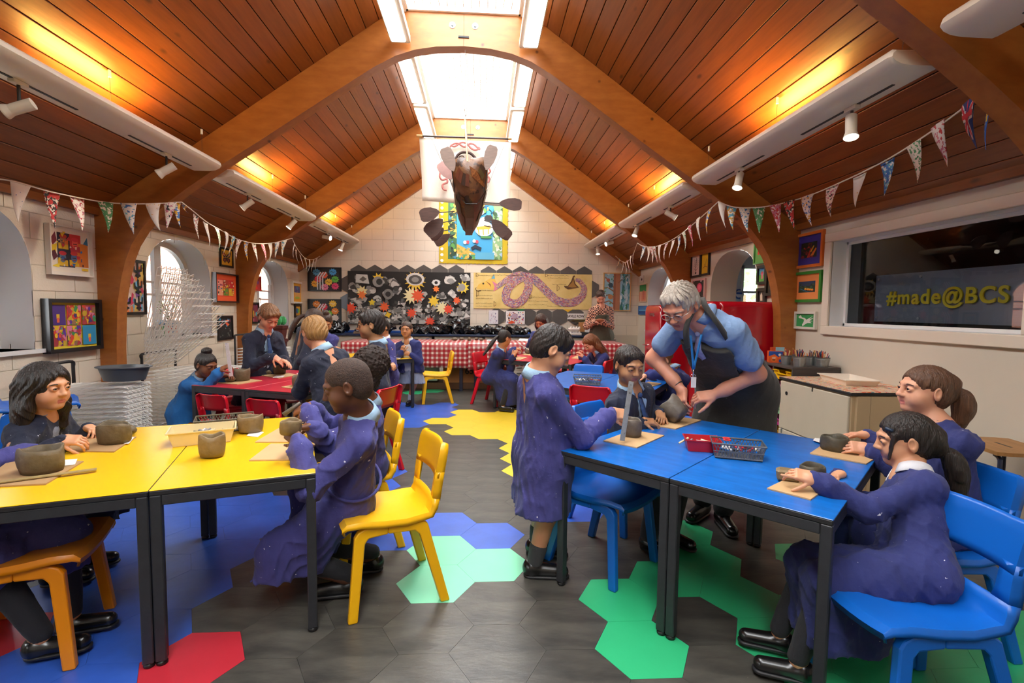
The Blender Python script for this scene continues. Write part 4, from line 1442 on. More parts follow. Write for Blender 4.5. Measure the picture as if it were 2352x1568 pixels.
a.scatter(rn, 60, ['#e8c86a', '#c83a5a', '#7ab8d8', '#e8884a', '#8a5aa8', '#f0e0d0', '#d8d86a'], (0, 0, 1, 1), .13)
for i in range(2):
 for j in range(3):
  u, v = .25 + .5 * i, .05 + .33 * j
  a.line([(u, v), (u, v + .26)], .07, '#1d2020').line([(u, v + .12), (u + .15, v + .14), (u + .16, v + .24)], .05, '#1d2020').line([(u, v + .09), (u - .14, v + .12), (u - .15, v + .2)], .05, '#1d2020').disc(u, v + .03, .12, '#181818', .03)
picture('L', (262, 590), (333, 722), 'colourful cactus silhouettes print half hidden behind the first timber arch', a, '#181512', .03, .03)
a = Art('#e0ae2a')
for s in (-1, 1):
 a.poly([(.5, .55), (.5 + s * .1, .75), (.5 + s * .38, .92), (.5 + s * .4, .7), (.5 + s * .25, .5)], '#2a1a14').poly([(.5, .5), (.5 + s * .28, .48), (.5 + s * .33, .3), (.5 + s * .15, .12), (.5 + s * .03, .3)], '#3a2018')
 a.poly([(.5 + s * .14, .7), (.5 + s * .32, .84), (.5 + s * .33, .7), (.5 + s * .2, .6)], '#c8784a').poly([(.5 + s * .08, .42), (.5 + s * .24, .4), (.5 + s * .24, .28), (.5 + s * .12, .22)], '#8a3a2a').line([(.5 + s * .08, .58), (.5 + s * .36, .68)], .02, '#e8c0a0')
a.line([(.5, .22), (.5, .75)], .05, '#1a1210').line([(.5, .75), (.42, .9)], .015, '#1a1210').line([(.5, .75), (.58, .9)], .015, '#1a1210')
picture('L', (503, 566), (534, 616), 'yellow butterfly picture in a thin black frame beside the second arch', a, '#1a1512', .03, .02)
a = Art('#d83a24')
for i in range(3):
 for j in range(2):
  a.rect(.03 + .32 * i, .05 + .46 * j, .33 + .32 * i, .49 + .46 * j, [['#e8a080', '#6a8a2a', '#d8a82a'], ['#c82a3a', '#b83a2a', '#c8202a']][j][i] if (i, j) != (0, 1) else '#f09a90')
  a.scatter(rn, 9, ['#e8c52a', '#2f6f8a', '#d8452f', '#8f2a5a', '#3a2a2a', '#e8e0c0'], (.03 + .32 * i, .05 + .46 * j, .33 + .32 * i, .49 + .46 * j), .07)
picture('L', (486, 624), (541, 695), 'orange and red patchwork print in a deep dark frame beside the second arch', a, '#2a1a18', .02, .06, '#e85a2a', .07)
a = Art('#1c1a1c').scatter(rn, 20, ['#d83a5a', '#e86a2a', '#2f8ab0', '#7a2a4a', '#1a1a1a'], (.05, .55, .95, .97), .12).scatter(rn, 16, ['#6a7a6a', '#3a3a3a', '#8a8a80', '#2a2422'], (.05, .05, .95, .5), .06)
picture('L', (498, 725), (534, 778), 'dark night scene print in a black frame low beside the second arch', a, '#141012', .03, .02)
a = Art('#b83a3a').scatter(rn, 10, BRT, (0, 0, 1, 1), .2)
picture('L', (575, 632), (597, 668), 'small red picture half hidden behind the second arch', a, '#b8402f', .02, .03)
a = Art('#7a3040').scatter(rn, 10, BRT, (0, 0, 1, 1), .2)
picture('L', (575, 694), (593, 742), 'small dark framed picture just below the red one behind the second arch', a, '#181414', .03, .03)
a = Art('#e8a52a').rect(.2, .5, .8, .85, '#4a5a8a').scatter(rn, 14, ['#3a4a7a', '#7a5a8a', '#5a8ab0'], (.2, .5, .8, .85), .15).rect(.2, .2, .8, .5, '#e8b060').disc(.5, .22, .25, '#a8c04a', .07)
picture('L', (667, 645), (693, 697), 'yellow landscape picture in a white frame beside the last left window', a, '#f0ece4', .035, .05)
a = Art('#d89a2a').disc(.35, .5, .2, '#2f5f9a', .3).disc(.65, .5, .2, '#5aa04a', .25)
picture('L', (675, 698), (690, 728), 'small yellow picture in a dark frame below the yellow landscape', a, '#2a2018', .04, .03)
# --- gable wall, comic strip style boards
for k, (tl, br, lb) in enumerate((((707, 613), (785, 669), 'upper black comic style collage panel at the left of the gable wall'), ((707, 686), (785, 742), 'lower black comic style collage panel at the left of the gable wall'))):
 a = Art('#1a1a1c')
 for (u, v, c) in ((.25, .8, '#5aa8d8'), (.75, .82, '#4aa0e0'), (.48, .68, '#e8644a'), (.82, .5, '#6ac04a'), (.62, .38, '#f0c84a'), (.2, .3, '#f0b03a'), (.82, .2, '#e04a7a'), (.3, .5, '#d83a4a'), (.5, .15, '#e88ab0')):
  if k:
   c = rn.choice(['#d8304a', '#e88a3a', '#7ac04a', '#f0e8e0', '#e84a8a', '#f0c84a'])
  a.star(u, v, .13, c, 10, 1.3, .72).line([(u - .07, v), (u - .03, v + .03), (u + .01, v - .03), (u + .06, v + .02)], .014, '#26262a' if k == 0 else '#f0e8e0', 1.3)
 for u in (.28, .36, .44):
  a.line([(u, .05), (u, .6), (u + .1, .8)], .035, '#e8f0f8', 1.4)
 picture('B', tl, br, lb, a, '#151515', .012, .025, name='comic_collage')
# --- big black collage board
o, U, V, Nn, w, h = wall_frame('B', (799, 622), (1080, 746))
cb = thing('collage_board', 'large black board collaged with grey cut-outs and yellow and orange bursts', 'display board', o)
MB().prism([(0, 0), (w, 0), (w, h), (0, h)], .02, ((0, 0, 0), U, V, Nn)).build('board', mat('black_board', '#161514', .6), cb)
a = Art('#171615')
GR = ['#8f8f8c', '#b5b5b0', '#5a5a58', '#d8d8d2', '#3a3a38', '#747470', '#222120', '#c4c4be']
asp = w / h
rn2 = random.Random(5)
for (u, v, s_) in [(.1, .83, .05), (.27, .8, .05), (.06, .7, .05), (.38, .78, .05), (.55, .86, .06), (.72, .8, .035), (.83, .85, .05), (.95, .92, .04), (.93, .7, .04), (.32, .58, .05), (.18, .62, .05), (.4, .65, .04), (.75, .55, .045), (.85, .6, .04), (.6, .55, .05), (.1, .45, .05), (.25, .45, .05), (.55, .4, .05), (.7, .4, .05), (.8, .38, .05), (.95, .38, .05)]:
 for q in range(7):
  z = s_ * rn2.uniform(.5, 1)
  uu, vv = u + rn2.uniform(-.6, .6) * s_, v + rn2.uniform(-1, 1) * s_
  a.poly([(uu + z * cos(t_ * .7 + q) * rn2.uniform(.5, 1), vv + z * asp * .8 * sin(t_ * .7 + q) * rn2.uniform(.5, 1)) for t_ in range(9)], rn2.choice(GR))
a.scatter(rn2, 420, GR, (.0, .01, 1, .34), .035, 'rtd', asp * .8)
a.scatter(rn2, 60, GR, (.0, .3, 1, .5), .03, 'rtd', asp * .8)
for (u, v, r_, c, n) in ((.55, .83, .09, '#e8c03a', 14), (.25, .86, .05, '#e8c83a', 8), (.12, .62, .05, '#f0e0a0', 8), (.12, .55, .04, '#e87a3a', 7), (.52, .55, .075, '#f0e6b0', 12), (.57, .55, .06, '#e05a30', 10), (.72, .68, .03, '#e8803a', 7), (.94, .72, .055, '#ecd23a', 9), (.3, .33, .045, '#e8622f', 9), (.7, .45, .05, '#ecc83a', 8), (.77, .32, .06, '#efe6b0', 11), (.82, .3, .045, '#e04a30', 9),
      (.89, .47, .035, '#e8602f', 8), (.52, .22, .045, '#e04f30', 9), (.67, .06, .045, '#e04a30', 10), (.03, .3, .05, '#e8502f', 9), (.2, .41, .03, '#ecd23a', 5), (.33, .18, .03, '#e8c02a', 4)):
 a.star(u, v, r_, c, n, asp, .55, .3)
a.disc(.55, .86, .075, '#d8d8d2', .12).disc(.55, .85, .055, '#4a4a48', .09).disc(.55, .85, .03, '#8a8a86', .05).disc(.25, .8, .045, '#8f8f8c', .1).disc(.26, .8, .025, '#2a2a28', .06).disc(.72, .8, .032, '#e8e8e4', .06).disc(.72, .8, .014, '#1a1a1a', .03).disc(.93, .72, .03, '#9a9a94', .07).disc(.33, .57, .04, '#7a7a76', .1).disc(.33, .57, .022, '#222222', .05)
a.poly([(.07, .78), (.18, .76), (.165, .93), (.075, .94)], '#c9c9c4').poly([(.1, .84), (.13, .9), (.16, .85), (.13, .8)], '#55554f')
a.build('cut_outs', (Nn * .02, U, V, Nn), w, h, cb)
# --- parchment scroll with a serpent
o, U, V, Nn, w, h = wall_frame('B', (1088, 626), (1358, 711))
sc = thing('serpent_scroll', 'long parchment coloured banner painted with a coiling patchwork serpent', 'painting', o)
M_parch = mat('parchment', '#ecd690', .8, noise=.2, nscale=3, color2='#dcbf70')
MB().prism([(0, 0), (w, 0), (w, h), (0, h)], .012, ((0, 0, 0), U, V, Nn)).build('parchment_sheet', M_parch, sc)
asp = w / h
M_scale = mat('multicolour_scales', '#c86a8a', .7)
_nt = M_scale.node_tree
_vo = _nt.nodes.new('ShaderNodeTexVoronoi')
_vo.inputs['Scale'].default_value = 42
_hs = _nt.nodes.new('ShaderNodeValToRGB')
_hs.color_ramp.interpolation = 'CONSTANT'
_cols = ['#b83a5a', '#e8c8b0', '#7a4a8a', '#4a8aa8', '#d8a83a', '#c86a7a', '#8a2f4a', '#e8e0d0', '#5a6aa0']
while len(_hs.color_ramp.elements) < len(_cols):
 _hs.color_ramp.elements.new(.5)
for i, c in enumerate(_cols):
 _hs.color_ramp.elements[i].position = i / len(_cols)
 _hs.color_ramp.elements[i].color = (*hexc(c), 1)
_sp = _nt.nodes.new('ShaderNodeSeparateColor')
_nt.links.new(_vo.outputs['Color'], _sp.inputs[0])
_nt.links.new(_sp.outputs[0], _hs.inputs['Fac'])
_nt.links.new(_hs.outputs['Color'], _nt.nodes['Principled BSDF'].inputs['Base Color'])
def onB(px, py, d=.016):
 return W(px, py, YB - d)
body = [(1140, 660), (1160, 645), (1180, 634), (1202, 634), (1214, 650), (1209, 675), (1195, 693), (1178, 697), (1163, 688), (1164, 668), (1178, 650), (1200, 637), (1222, 638), (1242, 655), (1262, 675), (1280, 690), (1300, 695), (1322, 692), (1338, 678), (1341, 660), (1332, 646), (1322, 642)]
cen = smoothpath([(p[0], p[1], 0) for p in body], 5)
G = []
for i, p in enumerate(cen):
 d = (cen[min(i + 1, len(cen) - 1)] - cen[max(i - 1, 0)]).normalized()
 q = i / (len(cen) - 1)
 hw = 9.5 * min(1, .45 + q * 4) * (1 if q < .8 else max(.3, 1 - (q - .8) * 3))
 nx, ny = -d.y * hw, d.x * hw
 lift = .016 + .003 * (.5 - q)
 G.append([onB(p.x + nx, p.y + ny, lift + .006 + .002) - o, onB(p.x, p.y, lift + .006 + .006) - o, onB(p.x - nx, p.y - ny, lift + .006 + .002) - o])
MB().grid(G).build('serpent_body', M_scale, sc, smooth=True)
def shape(px, c, nm='painted_shape', d=.02, par=sc, oo=None):
 oo = o if oo is None else oo
 vs = [onB(x, y, d) - oo for x, y in px]
 return MB().add(vs, [tuple(range(len(vs)))]).build(nm, flat(c) if isinstance(c, str) else c, par)
shape([(1094, 662), (1100, 652), (1112, 647), (1125, 640), (1134, 630), (1137, 642), (1142, 652), (1140, 668), (1128, 665), (1118, 662), (1106, 664)], '#e8c05a', 'serpent_head')
shape([(1130, 645), (1142, 652), (1143, 664), (1133, 669), (1136, 658)], '#d8809a', 'serpent_collar', .021)
shape([(1128, 640), (1135, 629), (1137, 640)], '#6ab0c8', 'serpent_crest', .021)
shape([(1115, 645), (1126, 652), (1128, 660), (1124, 653)], '#8a3a2a', 'serpent_mark', .021)
MB().ball(onB(1110, 651, .022) - o, (.02, .004, .02), 10).build('serpent_eye', flat('#1a1a1a'), sc)
MB().tube(smoothpath([onB(x, y, .02) - o for x, y in ((1094, 660), (1092, 664), (1097, 668), (1104, 667))], 4), .006, n=5).build('serpent_tongue', flat('#1a1410'), sc)
shape([(1295, 656), (1304, 657), (1312, 645), (1316, 634), (1319, 632), (1321, 634), (1318, 638), (1322, 652), (1330, 660), (1318, 662), (1305, 664), (1298, 661)], '#5a3a1a', 'tail_fin', .027)
shape([(1305, 658), (1314, 648), (1317, 640), (1319, 652), (1325, 659), (1314, 660)], '#a87a3a', 'tail_fin', .0275)
wr = Art('#ecd690')
wr.sh = []
rw = random.Random(3)
for (u0, u1, vs) in ((.02, .16, (.92, .5, .36, .28, .14, .06)), (.16, .45, (.94,)), (.62, .8, (.95, .88)), (.66, .78, (.7,)), (.46, .62, (.33, .22, .12)), (.3, .42, (.05,)), (.62, .78, (.08,))):
 for v in vs:
  u = u0
  while u < u1:
   l = rw.uniform(.005, .014)
   wr.line([(u, v + rw.uniform(-.006, .006)), (u + l * .5, v + rw.uniform(-.012, .02)), (u + l, v)], .0022, '#6a4a1a', asp)
   u += l + rw.uniform(.001, .006)
for (u, v, s_) in ((.02, .93, .05), (.025, .42, .09), (.17, .13, .07), (.7, .6, .08), (.47, .35, .07), (.6, .95, .04)):
 wr.line([(u, v - s_), (u, v + s_)], .004, '#6a4a1a', asp).line([(u, v + s_), (u + .018, v + s_ * .4), (u + .018, v - s_ * .5), (u, v - s_)], .003, '#6a4a1a', asp)
wr.build('handwriting', (Nn * .0125, U, V, Nn), w, h, sc)
# --- dark hexagon pin panels around the boards
M_hex = mat('slate_pin_panel', '#57534f', .6, noise=.25, nscale=4, var=.14)
hexme = {}
def hex_panel(px, py, label, m=M_hex, r=.203):
 if m.name not in hexme:
  hexme[m.name] = MB().prism([(r * sin(pi / 3 * i), r * cos(pi / 3 * i)) for i in range(6)], .008, ((0, 0, 0), (1, 0, 0), (0, 0, 1), (0, -1, 0))).mesh('hexagon_panel', m)
 p = W(px, py, YB - .006)
 ob = link('hexagon_panel', hexme[m.name], None, p)
 tag(ob, label, 'wall panel', 'hexagon pin panels on the gable wall')
for i in range(7):
 hex_panel(824 + 37.3 * i, 629, 'grey hexagon pin panel whose point shows above the black collage board', r=.2)
for i in range(7):
 hex_panel(1122 + 36.6 * i, 632, 'grey hexagon pin panel whose point shows above the serpent scroll', r=.2)
_gp = mat('green_pin_panel', '#2f7a4a', .6)
_yp = mat('yellow_pin_panel', '#e8b92a', .6)
for i in range(6):
 hex_panel(1140.5 + 36.4 * i, 726.5, 'grey hexagon pin panel hanging below the serpent scroll')
hex_panel(801, 652, 'grey hexagon pin panel at the left end of the black collage board')
hex_panel(801, 694, 'blue grey hexagon pin panel low at the left end of the black collage board', mat('blue_grey_pin_panel', '#75828e', .6))
hex_panel(1358, 664, 'grey hexagon pin panel at the right end of the serpent scroll')
hex_panel(1195.5, 695, 'green hexagon pin panel tip below the serpent scroll', _gp)
hex_panel(1305, 695.5, 'yellow hexagon pin panel tip below the serpent scroll', _yp)
# papers and sign below the scroll
a = Art('#e8e6ea').scatter(rn, 30, ['#b8b0c8', '#8a86a0', '#d8d4e0', '#c8a8b8'], (.1, .1, .9, .9), .08, 't')
picture('B', (1123, 712), (1144, 744), 'pale pencil drawing pinned below the serpent scroll', a, '#e8e6ea', 0, .005, lift=.01, cat='drawing', name='paper_drawing')
a = Art('#f0ecea').scatter(rn, 90, ['#c83a2a', '#5a2a5a', '#2a3a7a', '#e8843a', '#8a4a8a', '#2a2a2a', '#c85a9a', '#3a8a8a'], (.05, .05, .95, .95), .045, 'rtd', 1.4).disc(.45, .62, .17, '#b8a0b0', .2).poly([(.1, .1), (.3, .3), (.5, .18), (.3, .05)], '#d8502a')
picture('B', (1162, 714), (1205, 745), 'white sheet of small colourful drawings pinned below the serpent scroll', a, '#f0ecea', 0, .005, lift=.01, cat='drawing', name='paper_drawing')
o2, U2, V2, N2, w2, h2 = wall_frame('B', (1303, 719.5), (1340, 733))
sg = thing('street_sign', 'white street name sign reading SAVILE ROW', 'sign', o2)
MB().prism([(0, 0), (w2, 0), (w2, h2), (0, h2)], .02, ((0, 0, 0), U2, V2, N2)).build('sign_plate', flat('#f2f0ee', .4), sg)
def text_mesh(txt, size, m, parent, loc, rot, depth=.0, name='lettering', bold=0., sx=1., align='CENTER', space=1.):
 cu = bpy.data.curves.new(name, 'FONT')
 cu.body = txt
 cu.size = size
 cu.align_x = align
 cu.align_y = 'CENTER'
 cu.extrude = depth
 cu.offset = bold
 cu.space_character = space
 ob = bpy.data.objects.new(name, cu)
 COL.objects.link(ob)
 dg = bpy.context.evaluated_depsgraph_get()
 me = bpy.data.meshes.new_from_object(ob.evaluated_get(dg))
 bpy.data.objects.remove(ob)
 me.materials.clear()
 me.materials.append(m)
 o = link(name, me, parent)
 o.location = loc
 o.rotation_euler = rot
 o.scale = (sx, 1, 1)
 return o
text_mesh('SAVILE ROW', h2 * .62, flat('#1c1c1e'), sg, Vector((w2 / 2, -.0215, h2 * .5)), (pi / 2, 0, 0), .0005, bold=.002, sx=.86)
# tree painting
a = Art('#9cc8dc')
a.rect(.36, 0, .62, 1, '#a86a4a').rect(.38, 0, .45, 1, '#8a5238')
for p in ([(.4, .6), (.2, .75), (.05, .9)], [(.4, .35), (.2, .42), (.02, .38)], [(.55, .75), (.75, .9), (.95, .98)], [(.4, .5), (.15, .62), (0, .6)], [(.4, .15), (.2, .25), (.0, .2)]):
 a.line(p, .045, '#8a5a3a', .7)
a.scatter(rn, 30, ['#3f7a5a', '#5a9a5a', '#2f5f6a', '#e8f0f4'], (0, 0, .38, 1), .05, 'd', .7).scatter(rn, 60, ['#e8f4f8', '#5aa0b8', '#2f6f7a', '#c8e4ee', '#3a7a5a'], (.62, 0, 1, 1), .07, 't', 1.8)
a.disc(.25, .68, .09, '#2f4a5a', .07).disc(.15, .82, .07, '#a85a4a', .05).disc(.25, .36, .1, '#b87a4a', .07)
picture('B', (1386, 626), (1447, 714), 'tree trunk with birds and waterfall painting in a light wood frame', a, '#d8a868', .02, .03)
# textile hanging below the boat
o3, U3, V3, N3, w3, h3 = wall_frame('B', (1009, 452), (1164, 606))
tp = thing('wall_hanging', 'patchwork textile hanging with a mustard border and blue underwater scene', 'wall hanging', o3)
M_must = mat('mustard_felt', '#c9b02a', .9, bump=.2, bscale=120)
pts = []
nsc = 16
for i in range(nsc * 4):
 pts.append((i / (nsc * 4), .012 * abs(sin(i * pi / 4)) - .012))
edge = [(u * w3, v * h3) for u, v in pts] + [(w3 + .02 * abs(sin(i * pi / 4)), h3 * i / 56) for i in range(57)] + [(w3, h3), (0, h3)]
MB().prism(edge, .012, ((0, 0, 0), U3, V3, N3)).build('border', M_must, tp)
a = Art('#3f9fcf')
pal = ['#2f8fc8', '#4ab0d8', '#3a7f4a', '#6aa84a', '#c8b45a', '#2a5a7a', '#e8e4dc', '#d8a83a', '#1f3f3a']
a.rect(0, 0, .16, 1, '#3f6f4a').scatter(rn, 60, ['#2a4a3a', '#5a9a4a', '#e8d05a', '#4a8ab0', '#1c2a20', '#c8a04a'], (0, 0, .16, 1), .05).rect(.82, 0, 1, 1, '#8ab07a').scatter(rn, 50, ['#5a8a5a', '#a8c8d8', '#c8d0b0', '#3a5a3a', '#e8e8e0'], (.82, 0, 1, 1), .05)
a.rect(.16, .0, .6, .1, '#4a9a6a').poly([(.16, .08), (.16, .26), (.5, .1), (.6, .08)], '#c8a84a').scatter(rn, 30, ['#c8a84a', '#8a9a4a', '#d8b85a'], (.17, .08, .42, .2), .03).scatter(rn, 40, pal, (.16, 0, .85, .1), .04).rect(.5, .0, .85, .12, '#5aa8c8')
a.poly([(.42, .2), (.5, .25), (.62, .2), (.6, .15), (.5, .19), (.44, .15)], '#1f2a3a').disc(.36, .29, .03, '#e84a5a').disc(.53, .3, .03, '#e84a5a').disc(.31, .285, .03, '#f0e8e8').disc(.48, .31, .03, '#f0e8e8')
a.disc(.66, .52, .17, '#f0eeea', .13).disc(.66, .62, .1, '#f0eeea', .1).line([(.55, .55), (.57, .42)], .02, '#d8a83a').line([(.64, .55), (.65, .42)], .02, '#d8a83a').line([(.74, .57), (.74, .44)], .02, '#d8a83a').poly([(.52, .55), (.78, .58), (.78, .52), (.53, .5)], '#d8a83a').disc(.74, .7, .08, '#2a2426', .06).rect(.6, .36, .8, .4, '#4a8a4a')
a.scatter(rn, 50, pal, (.16, .75, .85, 1), .06)
a.build('patchwork_scene', (U3 * (.13 * w3) + V3 * (.06 * h3) + N3 * .012, U3, V3, N3), w3 * .8, h3 * .9, tp)
for i in range(13):
 MB().cyl(U3 * .06 + V3 * (.05 + i * .125) + N3 * .012, U3 * .06 + V3 * (.05 + i * .125) + N3 * .015, .034, n=14).build('white_dot', flat('#f4f2ec'), tp)
# --- right wall
a = Art('#e4d4cc').line([(.5, .1), (.48, .5), (.52, .85)], .05, '#2a2420', .4)
for v in (.3, .45, .55, .65, .75):
 a.line([(.5, v - .08), (.25, v + .05)], .03, '#2a2420', .4).line([(.5, v - .06), (.75, v + .08)], .03, '#2a2420', .4)
a.disc(.48, .12, .1, '#2a2420', .05)
picture('R', (1591, 584), (1611, 635), 'pink ink plant study in a narrow black frame on the right wall', a, '#161414', .03, .03)
a = Art('#e0bc1a').line([(.2, .3), (.5, .38), (.8, .32)], .05, '#4a3a10', .4).line([(.5, .36), (.6, .6), (.7, .75)], .03, '#4a3a10', .4).line([(.4, .34), (.35, .5)], .03, '#4a3a10', .4)
picture('R', (1613, 581), (1631, 631), 'yellow ink study in a narrow black frame on the right wall', a, '#161414', .03, .03)
a = Art('#2a2420').scatter(rn, 14, ['#4a4038', '#d8d0d0', '#3a5a3a'], (0, 0, 1, 1), .1).disc(.55, .62, .24, '#c83a5a', .25).disc(.55, .65, .14, '#e0607a', .14).line([(.5, .1), (.55, .45)], .04, '#4a7a3a')
picture('R', (1593, 642), (1621, 692), 'pink flower on black in a pink frame beside the teacher\'s head', a, '#d8a8a0', .03, .03)
a = Art('#7ac06a').disc(.5, .65, .32, '#f0e8d8', .25).disc(.5, .65, .2, '#4a9a4a', .16).disc(.5, .65, .1, '#e8e0c8', .08).disc(.7, .35, .15, '#e8a03a').disc(.3, .4, .1, '#d8452f')
picture('R', (1737, 545), (1764, 603), 'green swirl picture partly hidden by the first arch on the right', a, '#6ab86a', .02, .03)
a = Art('#5aa8c8').rect(0, 0, 1, .5, '#6ab85a').disc(.5, .62, .22, '#d86a7a', .14).rect(.38, .2, .62, .6, '#e88aa0').rect(0, .85, 1, 1, '#3a7ab0')
picture('R', (1743, 611), (1763, 652), 'small picture of a pink figure in a black frame on the right wall', a, '#1a1614', .035, .03)
a = Art('#4a3f2a').poly([(0, .55), (.5, .95), (1, .5), (1, 1), (0, 1)], '#d8432f').poly([(.2, .7), (.5, .92), (.7, .72)], '#e8b02a').scatter(rn, 16, ['#2a2a30', '#6a5a2a', '#7a4a2a'], (0, 0, 1, .5), .15)
picture('R', (1765, 612), (1800, 678), 'dark mountain picture in a black frame half hidden by the first arch', a, '#1a1614', .035, .04)
a = Art('#3a3028').poly([(.3, .1), (.25, .6), (.45, .9), (.65, .6), (.7, .1)], '#e0d0b8')
picture('R', (1742, 662), (1761, 700), 'small pale vase picture in a dark frame above the red fridge', a, '#201814', .04, .03)
a = Art('#20241a').scatter(rn, 30, ['#8a1f24', '#c83a24', '#2a4a2a', '#1a2018', '#5a2a1a'], (0, 0, 1, 1), .16).poly([(.4, 0), (.5, .3), (.62, .6), (.7, .6), (.62, .3), (.6, 0)], '#b82f24').poly([(.62, .1), (.95, .6), (1, .5), (.8, .1)], '#d8782a').poly([(.6, .35), (.8, .75), (.85, .72), (.68, .35)], '#e8c02a')
picture('R', (1831, 541), (1893, 610), 'dark red garden painting with purple mount in an orange frame', a, '#d8702a', .03, .03, '#3a2f8a', .075)
a = Art('#26301f').rect(0, .6, 1, 1, '#2a3a5a').scatter(rn, 30, ['#3a4a24', '#2f5a3a', '#1f2a1c', '#4a4a2a'], (0, .2, 1, .8), .14).poly([(.1, .4), (.6, .05), (.9, 0), (.6, 0), (.2, .25)], '#2f6f9a')
for u in (.45, .6, .72, .85):
 a.disc(u, .3 - (u - .45) * .2, .07, '#e8a82a', .09).disc(u + .02, .24 - (u - .45) * .2, .04, '#d84a2a', .05)
picture('R', (1825, 627), (1889, 693), 'yellow flower meadow painting with orange mount in a green frame', a, '#2f7a2a', .03, .03, '#e88a4a', .075)
a = Art('#2f8a4a').poly([(.1, .75), (.22, .9), (.3, .72), (.45, .68), (.55, .55), (.9, .85), (.7, .6), (.95, .7), (.72, .5), (.9, .45), (.7, .42), (.85, .3), (.62, .3), (.5, .2), (.35, .02), (.32, .15), (.4, .35), (.42, .55), (.3, .62), (.15, .65)], '#e8e4da')
picture('R', (1830, 715), (1877, 757), 'white paper bird on green in a white frame below the meadow painting', a, '#e0dcd0', .025, .03)
a = Art('#ece6e0').disc(.5, .45, .18, '#3a3030', .25)
picture('R', (1471, 634), (1479, 648), 'tiny pale picture high beside the corner of the gable wall', a, '#e8e4dc', .02, .02)
a = Art('#2f7a3a').rect(0, 0, 1, .6, '#c87a5a').rect(.1, 0, .3, .6, '#d8a08a').rect(.5, .1, .7, .65, '#b85a4a')
picture('R', (1470, 653), (1486, 693), 'green and pink painting beside the corner of the gable wall', a, '#d8b89a', .02, .02)
a = Art('#2f6fb0').rect(0, 0, 1, .45, '#1f4f8a').rect(0, .4, 1, .55, '#5aa0d0')
picture('R', (1468, 702), (1486, 723), 'blue seascape picture beside the first red fridge', a, '#2f6fb0', .01, .02)
# --- passage sign and view
p = W(1697, 675, 8.69)
ms = thing('safety_sign', 'round blue eye protection sign on the passage wall', 'sign', p)
MB().cyl((0, 0, 0), (0, -.006, 0), .092, n=24).build('sign_disc', flat('#1f4f9a', .4), ms)
MB().ball((0, -.008, .0), (.06, .003, .065), 16).build('head_symbol', flat('#eef2f6'), ms)
MB().bbox((-.055, -.014, -.005), (.055, -.01, .03), .002).build('goggles_symbol', flat('#1f4f9a'), ms)
pw_ = thing('window_7', 'bright passage window with green trees outside', None, (5.03, 8.71, 1.6), kind='structure')
for (x0, x1, z0, z1) in ((-.37, -.32, -.7, .7), (.32, .37, -.7, .7), (-.37, .37, .64, .7), (-.37, .37, -.7, -.62), (-.37, .37, .2, .24)):
 MB().box((x0, -.03, z0), (x1, .03, z1)).build('window_frame', M_white, pw_)
MB().box((-.32, -.003, -.62), (.32, .003, .64)).build('pane', M_glass, pw_)
tag(MB().box((4.2, 10.2, 0), (8.0, 10.3, 1.62)).build('garden_fence', mat('white_fence', '#e8ecee', .7)), 'white painted wall outside the passage window', 'fence')
tr = thing('tree', 'leafy green tree outside the passage window', 'tree', (6.6, 12.2, -.3))
MB().cyl((0, 0, 0), (0, 0, 2.2), .14, .08, n=8).build('trunk', mat('bark', '#5a4632', .9), tr)
_t = MB()
rt = random.Random(2)
for i in range(900):
 c = Vector((rt.gauss(0, 1.0), rt.gauss(0, .8), 2.6 + rt.gauss(0, .7)))
 q = [Vector((rt.uniform(-.16, .16), rt.uniform(-.16, .16), rt.uniform(-.16, .16))) for _ in range(3)]
 _t.add([c + v for v in q], [(0, 1, 2)])
tag(_t.build('foliage', mat('tree_leaves', '#7fae5e', .8, noise=.4, nscale=3), tr), kind='stuff')
# ------------------------------------------------------------------ wide internal window with the glass sign
iw = thing('window_8', 'wide white framed internal window onto a dark room', None, (XR, 3.9, 1.3), kind='structure')
def iwput(lo, hi, nm, m, b=.006):
 MB().bbox((lo[0] - XR, lo[1] - 3.9, lo[2] - 1.3), (hi[0] - XR, hi[1] - 3.9, hi[2] - 1.3), b).build(nm, m, iw)
M_arch = mat('cream_gloss_architrave', '#e6dccb', .4)
y0, y1, z0, z1 = IWIN
for lo, hi in (((XR - .03, y0 - .09, z0 - .09), (XR, y1 + .09, z0)), ((XR - .03, y0 - .09, z1), (XR, y1 + .09, z1 + .09)), ((XR - .03, y0 - .09, z0), (XR, y0, z1)), ((XR - .03, y1, z0), (XR, y1 + .09, z1))):
 iwput(lo, hi, 'architrave', M_arch)
for lo, hi in (((XR, y0, z0 - .02), (XR + .3, y1, z0)), ((XR, y0, z1), (XR + .3, y1, z1 + .02)), ((XR, y0 - .02, z0 - .02), (XR + .3, y0, z1 + .02)), ((XR, y1, z0 - .02), (XR + .3, y1 + .02, z1 + .02))):
 iwput(lo, hi, 'jamb', M_white, .002)
for lo, hi in (((XR + .14, y0, z0), (XR + .17, y1, z0 + .03)), ((XR + .14, y0, z1 - .03), (XR + .17, y1, z1)), ((XR + .14, y1 - .03, z0), (XR + .17, y1, z1))):
 iwput(lo, hi, 'glazing_bead', M_white, .004)
M_mirror = bpy.data.materials.new('reflective_window_glass')
M_mirror.use_nodes = True
_nt = M_mirror.node_tree
_nt.nodes.remove(_nt.nodes['Principled BSDF'])
_out = _nt.nodes['Material Output']
_gl = _nt.nodes.new('ShaderNodeBsdfGlossy')
_gl.inputs['Roughness'].default_value = .01
_tr = _nt.nodes.new('ShaderNodeBsdfTransparent')
_tr.inputs['Color'].default_value = (.75, .8, .85, 1)
_fr = _nt.nodes.new('ShaderNodeFresnel')
_fr.inputs['IOR'].default_value = 1.5
_mx = _nt.nodes.new('ShaderNodeMixShader')
_nt.links.new(_fr.outputs[0], _mx.inputs[0])
